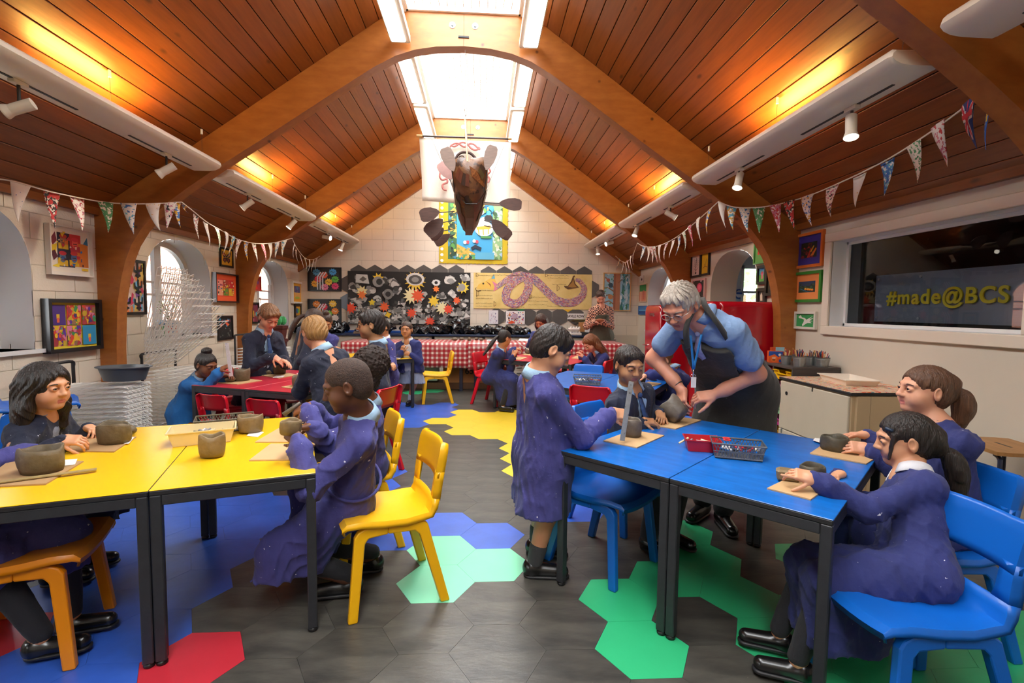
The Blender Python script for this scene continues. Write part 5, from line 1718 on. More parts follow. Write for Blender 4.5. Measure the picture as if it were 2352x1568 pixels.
_nt.links.new(_tr.outputs[0], _mx.inputs[1])
_nt.links.new(_gl.outputs[0], _mx.inputs[2])
_nt.links.new(_mx.outputs[0], _out.inputs['Surface'])
MB().add([(.165, y0 - 3.9, z0 - 1.3), (.165, y1 - 3.9, z0 - 1.3), (.165, y1 - 3.9, z1 - 1.3), (.165, y0 - 3.9, z1 - 1.3)], [(3, 2, 1, 0)]).build('pane', M_mirror, iw)
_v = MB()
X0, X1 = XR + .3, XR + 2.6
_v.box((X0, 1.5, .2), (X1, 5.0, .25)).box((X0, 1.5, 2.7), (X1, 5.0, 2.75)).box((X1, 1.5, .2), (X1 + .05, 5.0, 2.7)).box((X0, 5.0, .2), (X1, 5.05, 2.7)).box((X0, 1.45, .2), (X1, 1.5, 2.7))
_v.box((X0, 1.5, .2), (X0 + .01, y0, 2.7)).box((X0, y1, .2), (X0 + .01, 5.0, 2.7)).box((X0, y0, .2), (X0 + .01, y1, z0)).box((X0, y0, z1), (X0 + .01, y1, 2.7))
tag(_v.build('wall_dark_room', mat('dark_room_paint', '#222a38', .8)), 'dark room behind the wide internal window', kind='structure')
# etched glass name plate hung behind the pane
pl = Wx(2013, 633, XR + .36)
pr = Wx(2322, 738, XR + .36)
plate = thing('glass_sign', 'smoky glass sign with cut out yellow lettering behind the internal window', 'sign', (XR + .36, pl.y, pr.z))
pwid, phei = pl.y - pr.y, pl.z - Wx(2013, 738, XR + .36).z
plate.location.z = Wx(2013, 738, XR + .36).z
MB().bbox((0, -pwid - .12, 0), (.012, 0, phei), .002).build('glass_plate', mat('smoked_glass', '#8b97a6', .15, spec=.8, noise=.25, nscale=2), plate)
text_mesh('#made@BCS', phei * .40, mat('yellow_lettering', '#f0dc2c', .5), plate, Vector((-.012, -pwid * .56, phei * .50)), (pi / 2, 0, -pi / 2), .006, bold=.004, sx=1.0, space=1.15)
for yy, zz in ((-.04, .04), (-.04, phei - .04), (-.5, .04), (-.5, phei - .04)):
 MB().cyl((-.01, yy, zz), (0, yy, zz), .012, n=10).build('stand_off_bolt', M_bolt, plate)
# ------------------------------------------------------------------ clay pots, boards and table clutter
def clay_mat(n, c1, c2):
 return mat('wet_clay_%d' % n, c1, .55, noise=1, color2=c2, nscale=14, bump=.5, bscale=26)
CLAY = [clay_mat(0, '#6f614a', '#53472f'), clay_mat(1, '#70665a', '#514a40'), clay_mat(2, '#8a7552', '#6a583a'), clay_mat(3, '#57503f', '#3c372b')]
M_mdf = mat('hardboard', '#b08d62', .7, noise=.12, nscale=6)
M_mdf2 = mat('pale_board', '#cda878', .7, noise=.1, nscale=6)
M_paper = mat('white_paper', '#f4f3ef', .8)
def pot(px, py, wpx, hpx, label, z=TZ, clay=0, seed=1, asp=1., rot=0., lift=.005, at=None, tilt=None):
 """hand built clay pot standing with its foot at pixel (px,py); width and height in pixels"""
 p = Wz(px, py, z + lift) if at is None else Vector(at)
 d = p.y
 r, h = wpx * d / FOC / 2, hpx * d / FOC
 p = p + Vector((0, r * .8, 0)) if at is None else p
 rp = random.Random(seed)
 ph = [rp.uniform(0, 6.3) for _ in range(6)]
 def wob(t, j):
  return (1 + .05 * sin(2 * t + ph[0]) + .03 * sin(3 * t + ph[1] + j) + .02 * sin(5 * t + ph[2] + j * .7), .06 * h * sin(2 * t + ph[3]) * (1 if 3 <= j <= 9 else 0) + .03 * h * sin(4 * t + ph[4]) * (1 if 3 <= j <= 9 else 0))
 prof = [(0., 0.), (.6 * r, 0.), (.86 * r, .02 * h), (.95 * r, .2 * h), (1.0 * r, .5 * h), (.98 * r, .8 * h), (.95 * r, .96 * h), (.88 * r, 1.0 * h), (.8 * r, .95 * h), (.78 * r, .6 * h), (.7 * r, .25 * h), (0., .18 * h)]
 t = MB().lathe(prof, n=26, wob=wob, sy=asp).build('clay_pot', CLAY[clay], None, smooth=True)
 t.location = p
 t.rotation_euler = tilt if tilt else (0, 0, rot)
 return tag(t, label, 'clay pot')
def lump(px, py, wpx, hpx, label, z=TZ, clay=0, seed=1, lift=.005, name='clay_lump', box=False):
 p = Wz(px, py, z + lift)
 r, h = wpx * p.y / FOC / 2, hpx * p.y / FOC
 rp = random.Random(seed)
 mb = MB()
 if box:
  mb.bbox((-r, -r * .6, 0), (r, r * .6, h), .008)
 else:
  mb.ball((0, 0, h * .48), (r, r * .8, h * .55), 14)
 mb.v = [(x * (1 + .12 * sin(9 * z_ / max(h, .01) + seed) + rp.uniform(-.05, .05)), y * (1 + .1 * sin(7 * x / r + seed)), max(0, z_ + rp.uniform(-.03, .03) * h)) for x, y, z_ in mb.v]
 o = mb.build(name, CLAY[clay], None, smooth=not box)
 o.location = p + Vector((0, r * .5, 0))
 o.rotation_euler = (0, 0, rp.uniform(-.6, .6))
 return tag(o, label, 'clay')
def sheet(pix, label, m, th=.006, z=TZ, name='work_board', cat='board', lift=.0005):
 pts = [Wz(x, y, z + lift + th) for x, y in pix]
 c = sum(pts, Vector()) / len(pts)
 c.z = z + lift
 mb = MB().prism([(p.x - c.x, p.y - c.y) for p in pts], th, ((0, 0, 0), (1, 0, 0), (0, 1, 0), (0, 0, 1)))
 ar = sum(pts[i].x * pts[(i + 1) % len(pts)].y - pts[(i + 1) % len(pts)].x * pts[i].y for i in range(len(pts)))
 if ar < 0:
  mb.f = [f[::-1] for f in mb.f]
 o = mb.build(name, m)
 o.location = c
 return tag(o, label, cat)
def paper(pix, label, z=TZ, lift=.008):
 return sheet(pix, label, M_paper, .001, z, 'paper_slip', 'paper', lift)
# yellow table
sheet([(133, 1034), (262, 1036), (313, 1002), (200, 1000)], 'hardboard work mat in front of the girl with long black hair', M_mdf)
pot(241, 1025, 68, 46, 'oval brown clay pot beside the hands of the girl with long black hair', clay=0, seed=3, asp=.75)
lump(291, 1000, 30, 22, 'lump of clay right of the oval pot on the yellow table', seed=4)
paper([(272, 1018), (296, 1018), (308, 1004), (282, 1003)], 'white slip of paper beside the clay lump on the yellow table')
sheet([(-60, 1118), (105, 1110), (192, 1058), (20, 1058)], 'hardboard work mat cut off at the left edge of the yellow table', M_mdf)
pot(62, 1095, 94, 56, 'large clay pot at the left edge of the yellow table', clay=0, seed=5, asp=.8)
paper([(136, 1070), (172, 1066), (178, 1053), (140, 1056)], 'white slip of paper on the left hardboard mat', lift=.008)
_a, _b = Wz(-40, 1112, TZ + .012), Wz(222, 1077, TZ + .012)
_d = (_b - _a).normalized()
tag(MB().bbox((0, -.014, -.003), ((_b - _a).length, .014, .003), .001, Matrix.Rotation(atan2(_d.y, _d.x), 4, 'Z')).build('wooden_ruler', mat('ruler_wood', '#a08a58', .7, noise=.3, nscale=30), None, loc=_a), 'clay smeared wooden ruler lying on the yellow table', 'ruler')
pot(565, 996, 58, 38, 'squat clay pot beside the grey basket on the yellow table', clay=2, seed=6, asp=.8)
paper([(566, 1000), (592, 1003), (606, 992), (580, 988)], 'white slip of paper under the squat pot on the yellow table', lift=.002)
pot(475, 1053, 56, 50, 'round clay pot in the middle of the yellow table in front of the cream tray', clay=2, seed=7, asp=.9)
sheet([(586, 1014), (668, 1014), (735, 976), (655, 974)], 'farther hardboard mat in front of the smiling boy', M_mdf2)
sheet([(572, 1056), (690, 1054), (728, 1018), (622, 1018)], 'nearer hardboard mat in front of the smiling boy', M_mdf2)
def tray(c, rot, l, w, h, label, m, name='plastic_tray', lattice=False, fill=()):
 """open box with flared sides and a rim"""
 t = thing(name, label, 'basket' if lattice else 'tray', c, rot)
 k = .86
 mb = MB()
 a, b = l / 2, w / 2
 ring = lambda sx, z: [(-a * sx, -b * sx, z), (a * sx, -b * sx, z), (a * sx, b * sx, z), (-a * sx, b * sx, z)]
 if not lattice:
  rows = [ring(k, .0), ring(1, h), ring(1.05, h), ring(1.05, h - .006), ring(.97, h - .006), ring(k - .03, .004)]
  mb.grid([r + [r[0]] for r in rows[:1] + rows[1:2]])
  mb.grid([r + [r[0]] for r in (rows[1], rows[2])]).grid([r + [r[0]] for r in (rows[2], rows[3])])
  mb.grid([r + [r[0]] for r in (ring(.985, h), ring(k - .02, .004))])
  mb.add(ring(k - .02, .004), [(0, 1, 2, 3)]).add(ring(k, 0), [(3, 2, 1, 0)])
  mb.build('tray_body', m, t)
 else:
  mb.add(ring(k, .0), [(3, 2, 1, 0)]).add(ring(k, .003), [(0, 1, 2, 3)])
  mb.build('base', m, t)
  rim = MB()
  for z_, th in ((h, .008), (.006, .006), (h * .5, .003)):
   s_ = k + (1 - k) * z_ / h
   q = ring(s_, z_)
   rim.tube([Vector(p) for p in q], th / 2 + .001, n=6, closed=True)
  rim.build('rim', m, t)
  lt = MB()
  for e in range(4):
   p0, p1 = Vector(ring(k, .004)[e]), Vector(ring(k, .004)[(e + 1) % 4])
   q0, q1 = Vector(ring(1, h)[e]), Vector(ring(1, h)[(e + 1) % 4])
   n = max(5, int((p1 - p0).length / .013))
   for i in range(n):
    for sg in (1, -1):
     a_, b_ = i / n, (i + 1.6 * sg) / n
     if 0 <= b_ <= 1:
      lt.cyl(p0.lerp(p1, a_), q0.lerp(q1, b_), .0022, n=4, cap=False)
     m_ = .5 * (a_ + b_)
  tag(lt.build('basket_lattice', m, t), kind='stuff')
 for i, f in enumerate(fill):
  f(t, h)
 return t
def filler(seed, n, cols):
 def go(t, h):
  r_ = random.Random(seed)
  for i in range(n):
   c = r_.choice(cols)
   p = Vector((r_.uniform(-.09, .09), r_.uniform(-.035, .035), h * .55))
   a = r_.uniform(0, 3.1)
   L = r_.uniform(.03, .06)
   d = Vector((cos(a), sin(a) * .5, r_.uniform(-.1, .35))) * L
   o = MB().cyl(p - d, p + d, .006, n=6).build('tool', flat(c), t)
 return go
TOOLC = ['#1c1c20', '#f0eee8', '#c8202a', '#8a8a90', '#d8c8a0', '#2a2a2e', '#e0e0e0']
M_cream = mat('cream_plastic', '#e0cf9f', .4)
M_greyp = mat('grey_plastic', '#565a60', .45)
M_taup = mat('taupe_plastic', '#6a6250', .45)
M_redp = mat('red_plastic', '#b81624', .35)
c_ = Wz(445, 1022, TZ + .001)
tray(c_ + Vector((0, .09, 0)), YT + .1, .30, .19, .075, 'cream plastic tray of tools in the middle of the yellow table', M_cream, fill=[filler(1, 14, TOOLC)])
c_ = Wz(500, 1002, TZ + .001)
tray(c_ + Vector((-.04, .16, 0)), YT + .1, .30, .17, .075, 'taupe lattice basket behind the cream tray on the yellow table', M_taup, 'plastic_basket', True)
# blue table in front
sheet([(1386, 1011), (1463, 1027), (1526, 999), (1452, 987)], 'pale square work board under the standing boy\'s pot', M_mdf2)
pot(1456, 1006, 46, 42, 'grey clay pot being measured by the standing boy', clay=1, seed=9)
sheet([(1470, 972), (1552, 984), (1611, 964), (1540, 953)], 'pale square work board under the pot the teacher holds', M_mdf2)
c_ = Wz(1616, 1040, TZ + .001)
tray(c_ + Vector((.02, .07, 0)), BT + .55, .17, .13, .062, 'small red plastic tray on the blue table', M_redp, fill=[filler(3, 8, TOOLC)])
c_ = Wz(1700, 1058, TZ + .001)
bk = tray(c_ + Vector((.02, .07, 0)), BT + .45, .245, .14, .075, 'dark grey lattice basket with red scissors on the blue table', M_greyp, 'plastic_basket', True, fill=[filler(4, 12, TOOLC)])
for s in (-1, 1):
 MB().tube([Vector((-.05 + .016 * cos(a_) , .0 + s * .016 + .013 * sin(a_), .085)) for a_ in [2 * pi * i / 12 for i in range(12)]], .0035, n=6, closed=True).build('scissor_handle', flat('#c81a22'), bk)
sheet([(1860, 1040), (1990, 1064), (2060, 1020), (1905, 1010)], 'pale work board under the hands of the girl with the brown ponytail', M_mdf2)
paper([(1867, 1011), (1895, 1019), (1905, 1010), (1872, 1005)], 'white slip of paper beside the brown ponytail girl\'s work board')
pot(1932, 1040, 60, 36, 'dark clay pot between the hands of the girl with the brown ponytail', clay=3, seed=12)
sheet([(1762, 1120), (1862, 1146), (1925, 1100), (1835, 1085)], 'pale work board at the corner of the blue table', M_mdf2)
lump(1816, 1106, 50, 27, 'square block of clay on the corner work board', clay=2, seed=8, box=True)
pot(1880, 1106, 60, 34, 'small dark clay pot in the hands of the girl with the black ponytail', clay=3, seed=14)
# red table
sheet([(497, 878), (545, 882), (602, 873), (560, 868)], 'pale work board beside the girl in the bright blue smock', M_mdf2)
pot(550, 876, 33, 27, 'flared clay pot on the board of the girl in bright blue', clay=0, seed=15)
lump(525, 878, 25, 14, 'lump of clay beside the flared pot', seed=16)
sheet([(593, 860), (640, 868), (684, 860), (640, 853)], 'pale work board in front of the standing boy at the red table', M_mdf2)
pot(636, 859, 31, 22, 'clay pot in front of the standing boy at the red table', clay=0, seed=17)
lump(613, 860, 17, 11, 'small lump of clay beside the standing boy\'s pot', seed=18)
paper([(626, 867), (650, 866), (654, 862), (634, 862)], 'white slip of paper on the red table')
sheet([(646, 888), (700, 896), (740, 885), (690, 880)], 'pale work board in front of the fair haired boy', M_mdf2)
pot(682, 888, 31, 23, 'clay pot in front of the fair haired boy', clay=0, seed=19)
tray(Wz(698, 866, TZ) + Vector((0, .05, 0)), .2, .13, .09, .04, 'small blue plastic dish on the red table', mat('blue_plastic', '#2f62b8', .35), fill=[filler(6, 4, ['#f2f2f0', '#e8e8e8'])])
# far blue table
tray(Wz(1354, 886, TZ + .001) + Vector((0, .1, 0)), CT + .35, .27, .18, .085, 'grey lattice basket of tools on the farther blue table', M_greyp, 'plastic_basket', True, fill=[filler(7, 12, TOOLC)])
sheet([(1455, 884), (1490, 890), (1520, 880), (1490, 876)], 'work board in front of the girl bending behind the teacher', M_mdf)
pot(1474, 880, 26, 20, 'dark clay pot in front of the girl bending behind the teacher', clay=3, seed=20)
# far yellow and red tables
lump(912, 819, 22, 9, 'clay slab on the yellow table at the back', clay=0, seed=21, box=True)
paper([(905, 822), (918, 823), (924, 820), (912, 818)], 'white slip of paper on the yellow table at the back')
sheet([(1165, 823), (1195, 826), (1212, 820), (1185, 818)], 'work board of the girl with the long black ponytail', M_mdf2)
pot(1180, 820, 17, 14, 'small dark pot under the hands of the girl with the long black ponytail', clay=3, seed=22)
sheet([(1200, 814), (1225, 816), (1240, 811), (1215, 809)], 'work board at the far side of the back red table', M_mdf2)
lump(1213, 813, 15, 14, 'cone of clay on the back red table', clay=1, seed=23)
sheet([(1312, 822), (1345, 825), (1352, 818), (1325, 816)], 'work board of the long haired girl at the back', M_mdf2)
pot(1337, 820, 10, 8, 'tiny clay pot of the long haired girl at the back', clay=3, seed=24)
# ------------------------------------------------------------------ drying racks on the left wall
M_rackwire = mat('white_rack_wire', '#f4f3ee', .45)
M_rackbar = mat('black_rack_tube', '#1c1c1e', .4)
def wire_shelf(lx, ly, nl, nc, r=.0044):
 mb = MB()
 mb.tube([(0, 0, 0), (lx, 0, 0), (lx, ly, 0), (0, ly, 0)], r * 1.4, n=4, closed=True)
 for i in range(1, nl):
  mb.cyl((0, ly * i / nl, 0), (lx, ly * i / nl, 0), r, n=4, cap=False)
 for i in range(nc):
  x = lx * (i + .5) / nc
  mb.cyl((x, 0, r), (x, ly, r), r, n=4, cap=False)
 # sprung loops along the front edge
 for i in range(nl):
  y = ly * (i + .5) / nl
  mb.tube([(lx, y - ly / nl * .4, 0), (lx + .03, y, -.02), (lx, y + ly / nl * .4, 0)], r, n=4)
 return mb.mesh('wire_shelf', M_rackwire)
def drying_rack(loc, lx, ly, n, z0, dz, label, raised=0, fan=0.):
 t = thing('drying_rack', label, 'drying rack', loc)
 me = wire_shelf(lx, ly, 7, 5)
 for i in range(n):
  o = link('wire_shelf', me, t, (0.02, 0, z0 + dz * i))
  o.rotation_euler = (0, -fan * i / n, 0)
 for i in range(raised):
  o = link('wire_shelf', me, t, (.02, 0, z0 + dz * (n + i)))
  o.rotation_euler = (0, -radians(40 + 38 * i / max(1, raised - 1)), 0)
 H = z0 + dz * n + .16
 for y in (-.02, ly + .02):
  MB().cyl((0, y, .06), (0, y, H), .014, n=8).build('upright', M_rackbar, t)
  MB().cyl((-.02, y, .05), (lx * .9, y, .05), .014, n=8).build('foot_bar', M_rackbar, t)
  for x in (.03, lx * .85):
   MB().cyl((x, y - .012, .025), (x, y + .012, .025), .025, n=10).build('castor', M_foot, t)
 MB().tube(smoothpath([(0, -.02, H - .05), (.0, -.01, H), (0, ly * .5, H), (0, ly + .01, H), (0, ly + .02, H - .05)], 4), .014, n=8).build('top_bar', M_rackbar, t)
 return t
drying_rack((-3.74, 4.36, 0), .66, .34, 16, .12, .041, 'white wire drying rack with the grey tub on it, left foreground', 0, .03)
drying_rack((-3.72, 5.62, 0), .80, .55, 16, .12, .04, 'white wire drying rack with raised shelves below the plant window', 9, .02)
drying_rack((-3.70, 7.62, 0), .62, .42, 16, .14, .045, 'white wire drying rack half hidden behind the standing boy at the red table', 0, .0)
tb = thing('washing_up_bowl', 'dark grey plastic tub standing on the left drying rack', 'tub', (-3.16, 4.53, .792), 0.)
mb = MB().lathe([(.13, 0), (.15, .003), (.185, .115), (.205, .118), (.205, .125), (.18, .125), (.145, .01), (0, .01)], n=28, sx=1.08, sy=.8)
mb.build('tub_body', mat('dark_grey_tub', '#4d5257', .4), tb, smooth='auto')
# boarded panel under the left window
dp = thing('boarded_panel', 'pale grooved timber panel under the left foreground window', 'panel', (XL + .002, 3.3, 0))
for i in range(11):
 MB().bbox((0, -1.0 + i * .11, 0), (.022, -1.0 + i * .11 + .104, .93), .004).build('board', mat('pale_grey_board', '#d6d0c2', .5, var=.03), dp)
MB().bbox((0, -1.0, .93), (.035, .22, .955), .004).build('cap_rail', M_white, dp)
# plant on the sill
pp = thing('potted_plant', 'leafy plant in a striped bucket on the window sill', 'plant', Wx(390, 768, XL - .13))
pp.location.z = 1.06
stripes = ['#d8402f', '#f0e8d8', '#e8c23a', '#4a9a5a', '#f0f0f0', '#d8402f', '#3a7ab8', '#e8883a']
for i in range(16):
 a0, a1 = 2 * pi * i / 16, 2 * pi * (i + 1) / 16
 MB().add([(.085 * cos(a0), .085 * sin(a0), 0), (.085 * cos(a1), .085 * sin(a1), 0), (.115 * cos(a1), .115 * sin(a1), .17), (.115 * cos(a0), .115 * sin(a0), .17)], [(0, 1, 2, 3)]).build('pot_stripe', flat(stripes[i % 8]), pp)
MB().lathe([(.118, .15), (.128, .155), (.128, .20), (.11, .20), (.11, .17), (0, .17)], n=20).build('pot_rim', flat('#2f7fb0'), pp)
rp = random.Random(9)
lf = None
for i in range(7):
 a, b = rp.uniform(0, 6.3), rp.uniform(.05, .16)
 top = Vector((b * cos(a), b * sin(a), rp.uniform(.36, .5)))
 st = smoothpath([(0, 0, .17), (top.x * .4, top.y * .4, .28), top], 4)
 MB().tube(st, .005, n=5).build('stem', flat('#7a6a4a'), pp)
 for k in range(7):
  c = st[-1 - k % 6] + Vector((rp.uniform(-.05, .05), rp.uniform(-.05, .05), rp.uniform(-.02, .05)))
  d = Vector((rp.uniform(-1, 1), rp.uniform(-1, 1), rp.uniform(-.2, .6))).normalized() * .045
  s_ = d.orthogonal().normalized() * .014
  MB().add([c, c + d * .5 + s_, c + d, c + d * .5 - s_], [(0, 1, 2, 3)]).build('leaf', mat('plant_leaf', '#7f9f5a', .5, var=.2), pp)
# ------------------------------------------------------------------ right hand side: tray unit, cabinet, stool
TU = (3.0, 4.57)
unit = thing('tray_unit', 'dark grey storage unit of coloured plastic trays beside the right wall', 'storage unit', (TU[0], TU[1], 0))
M_unit = mat('dark_grey_laminate', '#4a4442', .5)
MB().bbox((0, 0, .905), (.49, .65, .93), .003).build('unit_top', M_unit, unit)
for y in (0, .315, .63):
 MB().bbox((.005, y, .04), (.49, y + .02, .905), .002).build('upright_panel', M_unit, unit)
MB().bbox((.005, 0, .04), (.49, .65, .06), .002).build('bottom_panel', M_unit, unit)
MB().bbox((.48, 0, .04), (.49, .65, .905), .002).build('back_panel', M_unit, unit)
for yy in (.01, .64):
 MB().cyl((.06, yy, 0), (.06, yy, .05), .02, n=10).cyl((.44, yy, 0), (.44, yy, .05), .02, n=10).build('castor', M_foot, unit)
TC = {'red': '#c81a2c', 'green': '#1f8a4a', 'yellow': '#f0bc12', 'blue': '#2a4fc0', 'lightblue': '#7ab8e0', 'pink': '#d86aa8', 'mint': '#8fd0a0', 'magenta': '#b83a8a'}
trayme = {}
for cn_, hx in TC.items():
 m = mat('tray_' + cn_, hx, .35)
 mb = MB()
 mb.box((.012, 0, 0), (.4, .28, .003)).box((.012, 0, 0), (.40, .004, .085)).box((.012, .276, 0), (.4, .28, .085)).box((.396, 0, 0), (.4, .28, .085))
 # front with a dipped handle
 pl_ = [(0, 0), (.28, 0), (.28, .088), (.215, .088), (.195, .058), (.085, .058), (.065, .088), (0, .088)]
 mb.prism(pl_, .01, ((.012, 0, 0), (0, 1, 0), (0, 0, 1), (-1, 0, 0)))
 mb.box((-.014, -.004, .084), (.014, .066, .092)).box((-.014, .214, .084), (.014, .284, .092)).box((-.016, .07, .054), (.01, .21, .062))
 trayme[cn_] = mb.mesh('tray', m)
lab_me = MB().box((-.003, .08, .012), (0, .2, .045)).mesh('label_card', mat('orange_label', '#e8701f', .6, specks=[('#3a2a10', 120, .62)]))
tord = [['pink', 'blue', 'mint', 'magenta', 'yellow', 'red', 'yellow'], ['red', 'green', 'red', 'yellow', 'blue', 'lightblue', 'red']]
for c in range(2):
 names = ['bottom', 'second', 'third', 'fourth', 'fifth', 'sixth', 'top']
 for r in range(7):
  cn_ = tord[c][6 - r] if c == 1 else ['red', 'yellow', 'magenta', 'mint', 'blue', 'pink', 'yellow'][r]
  z = .085 + .117 * r
  t = thing('storage_tray', '%s plastic tray, %s of the %s column in the tray unit' % (cn_.replace('lightblue', 'light blue'), names[r] if r else 'lowest', 'near' if c == 0 else 'far'), 'tray', (TU[0] - .012 if c == 1 else TU[0] + .004, TU[1] + .025 + .315 * c, z), group='storage trays in the tray unit')
  link('tray_body', trayme[cn_], t)
  if c == 1 and r > 1:
   link('label_card', lab_me, t, (0, 0, 0))
# buckets of pencils on top
M_zinc = mat('galvanised_zinc', '#9aa0a0', .35, metal=.75, noise=.2, nscale=8)
PENC = ['#d8a86a', '#e0b878', '#7a2438', '#2a2a2e', '#c89858', '#3a2a5a', '#a82a3a', '#e8c890', '#1f3f6a', '#d8782a']
BKT = [(1812, 840, 24, 22, 'at the left of the row', 1), (1838, 838, 22, 22, 'second from the left, at the back', 2), (1843, 845, 30, 25, 'largest, in front', 3), (1868, 842, 22, 22, 'behind and right of the largest', 4), (1885, 843, 20, 22, 'half hidden, left of the last', 5), (1897, 845, 31, 22, 'at the right end of the row', 6)]
for (px, py, w_, h_, lb, sd) in BKT:
 p = Wz(px, py - 2, .93) + Vector((0, .05, 0))
 r = w_ * p.y / FOC / 2
 h = h_ * p.y / FOC
 t = thing('pencil_bucket', 'small zinc bucket full of pencils, %s' % lb, 'bucket', (p.x, p.y, .931), group='zinc buckets of pencils')
 MB().lathe([(0, 0), (r * .78, 0), (r * .84, h * .3), (r * .87, h * .31), (r * .86, h * .36), (r * .96, h * .75), (r * .99, h * .76), (r * .97, h * .82), (r, h * .97), (r * 1.04, h), (r, h), (r * .95, h * .8), (r * .78, .01), (0, .01)], n=22).build('bucket_body', M_zinc, t, smooth='auto')
 rr = random.Random(sd)
 for i in range(16):
  a, q = rr.uniform(0, 6.3), rr.uniform(.1, .8) * r
  b0 = Vector((q * .5 * cos(a), q * .5 * sin(a), h * .35))
  b1 = Vector((q * 1.25 * cos(a), q * 1.25 * sin(a), h + rr.uniform(.025, .065)))
  MB().cyl(b0, b1, .004, n=6).build('pencil', flat(PENC[(i * 3 + sd) % 10]), t)
cx_ = thing('crayon_box', 'orange and blue crayon carton standing on the tray unit', 'box', Wz(1782, 833, .931) + Vector((.02, .05, 0)), radians(-20))
MB().bbox((-.07, -.04, 0), (.07, .04, .12), .002).build('carton', flat('#e8601f', .5), cx_)
a = Art('#e8601f').poly([(0, .55), (.4, .75), (.65, .5), (1, .8), (1, 1), (0, 1)], '#1f4fa0').disc(.35, .35, .22, '#f07a2a', .25).disc(.3, .42, .05, '#ffffff', .07).disc(.42, .42, .05, '#ffffff', .07).rect(.26, .2, .46, .27, '#2a1a14').disc(.75, .7, .1, '#e8f0f0', .12).rect(.7, .05, 1, .3, '#1f4fa0')
a.build('carton_print', (Vector((-.07, -.0402, 0)), Vector((1, 0, 0)), Vector((0, 0, 1)), Vector((0, -1, 0))), .14, .12, cx_)
cx2 = thing('crayon_box', 'orange carton with a pale blue flap behind the crayon carton', 'box', Wz(1796, 829, .931) + Vector((.02, .12, 0)), radians(-15))
MB().bbox((-.07, -.03, 0), (.07, .03, .14), .002).build('carton', flat('#d8541f', .5), cx2)
MB().bbox((-.03, -.034, .1), (.06, -.031, .145), .001).build('flap', flat('#9fd0dc', .5), cx2)
cab = thing('art_cabinet', 'cream cabinet with a paint splashed worktop beside the right wall', 'cabinet', (2.83, 3.58, 0))
M_cab = mat('cream_laminate', '#d2c8b2', .45, noise=.08, nscale=3)
M_beige = mat('beige_laminate', '#c4ab86', .5)
M_splash = mat('paint_splashed_top', '#d8b89a', .45, noise=1, color2='#e8d8b8', nscale=22, specks=[('#d84f2a', 30, .58), ('#4a8a9a', 20, .62), ('#e8a83a', 26, .62), ('#2a4a4a', 34, .66), ('#e88a9a', 24, .64)])
MB().bbox((.02, .02, .03), (.66, .91, .825), .004).build('body', M_beige, cab)
MB().bbox((0, 0, .825), (.665, .93, .85), .006).build('worktop', M_edge, cab)
MB().bbox((.004, .004, .85), (.661, .926, .853), .001).build('splashed_surface', M_splash, cab)
MB().bbox((.0, .03, .37), (.022, .90, .815), .004).build('upper_flap', M_cab, cab)
MB().bbox((.0, .03, .03), (.022, .90, .362), .004).build('lower_flap', M_cab, cab)
MB().bbox((.05, .0, .03), (.16, .022, .82), .003).build('side_panel', M_beige, cab)
MB().bbox((.166, .004, .03), (.66, .022, .82), .003).build('side_panel', M_beige, cab)
MB().cyl((-.002, .80, .71), (.003, .80, .71), .018, n=14).build('finger_hole', M_edge, cab)
MB().bbox((-.003, .84, .325), (.003, .86, .368), .001).build('hinge', M_bolt, cab)
MB().bbox((-.004, .44, .785), (.003, .452, .82), .001).build('catch', M_edge, cab)
tray(Vector((3.2, 4.1, .854)), radians(80), .46, .27, .05, 'white plastic tray on the paint splashed cabinet', mat('white_tray_plastic', '#efe6d6', .4), 'white_tray')
st = thing('wooden_stool', 'stool with a worn wooden seat and dark steel legs by the right wall', 'stool', (3.21, 2.80, 0), radians(78))
M_ply = mat('worn_plywood', '#a87a46', .5, noise=.35, nscale=4, nstretch=(1, 8, 1))
seat_p = [(-.19, -.17), (.19, -.17), (.2, -.1), (.2, .1), (.19, .17), (-.19, .17), (-.2, .1), (-.2, -.1)]
MB().prism(seat_p, .022, ((0, 0, .64), (1, 0, 0), (0, 1, 0), (0, 0, 1))).build('seat', M_ply, st)
MB().box((-.06, -.008, .658), (.06, .008, .6625)).build('hand_slot', M_edge, st)
M_navyst = mat('navy_steel', '#20263a', .4)
for sx in (-1, 1):
 for sy in (-1, 1):
  MB().tube(smoothpath([(sx * .12, sy * .13, .63), (sx * .16, sy * .135, .615), (sx * .175, sy * .14, .54), (sx * .2, sy * .16, 0)], 4), .012, n=8).build('leg', M_navyst, st)
for sy in (-1, 1):
 MB().cyl((-.18, sy * .145, .42), (.18, sy * .145, .42), .008, n=6).build('rung', M_navyst, st)
for sx in (-1, 1):
 MB().cyl((sx * .19, -.15, .22), (sx * .19, .15, .22), .008, n=6).build('rung', M_navyst, st)
tag(MB().box((XR - .022, YF, 0), (XR - .001, 4.6, .12)).build('baseboard_right', M_arch), 'cream skirting board along the right wall', kind='structure')
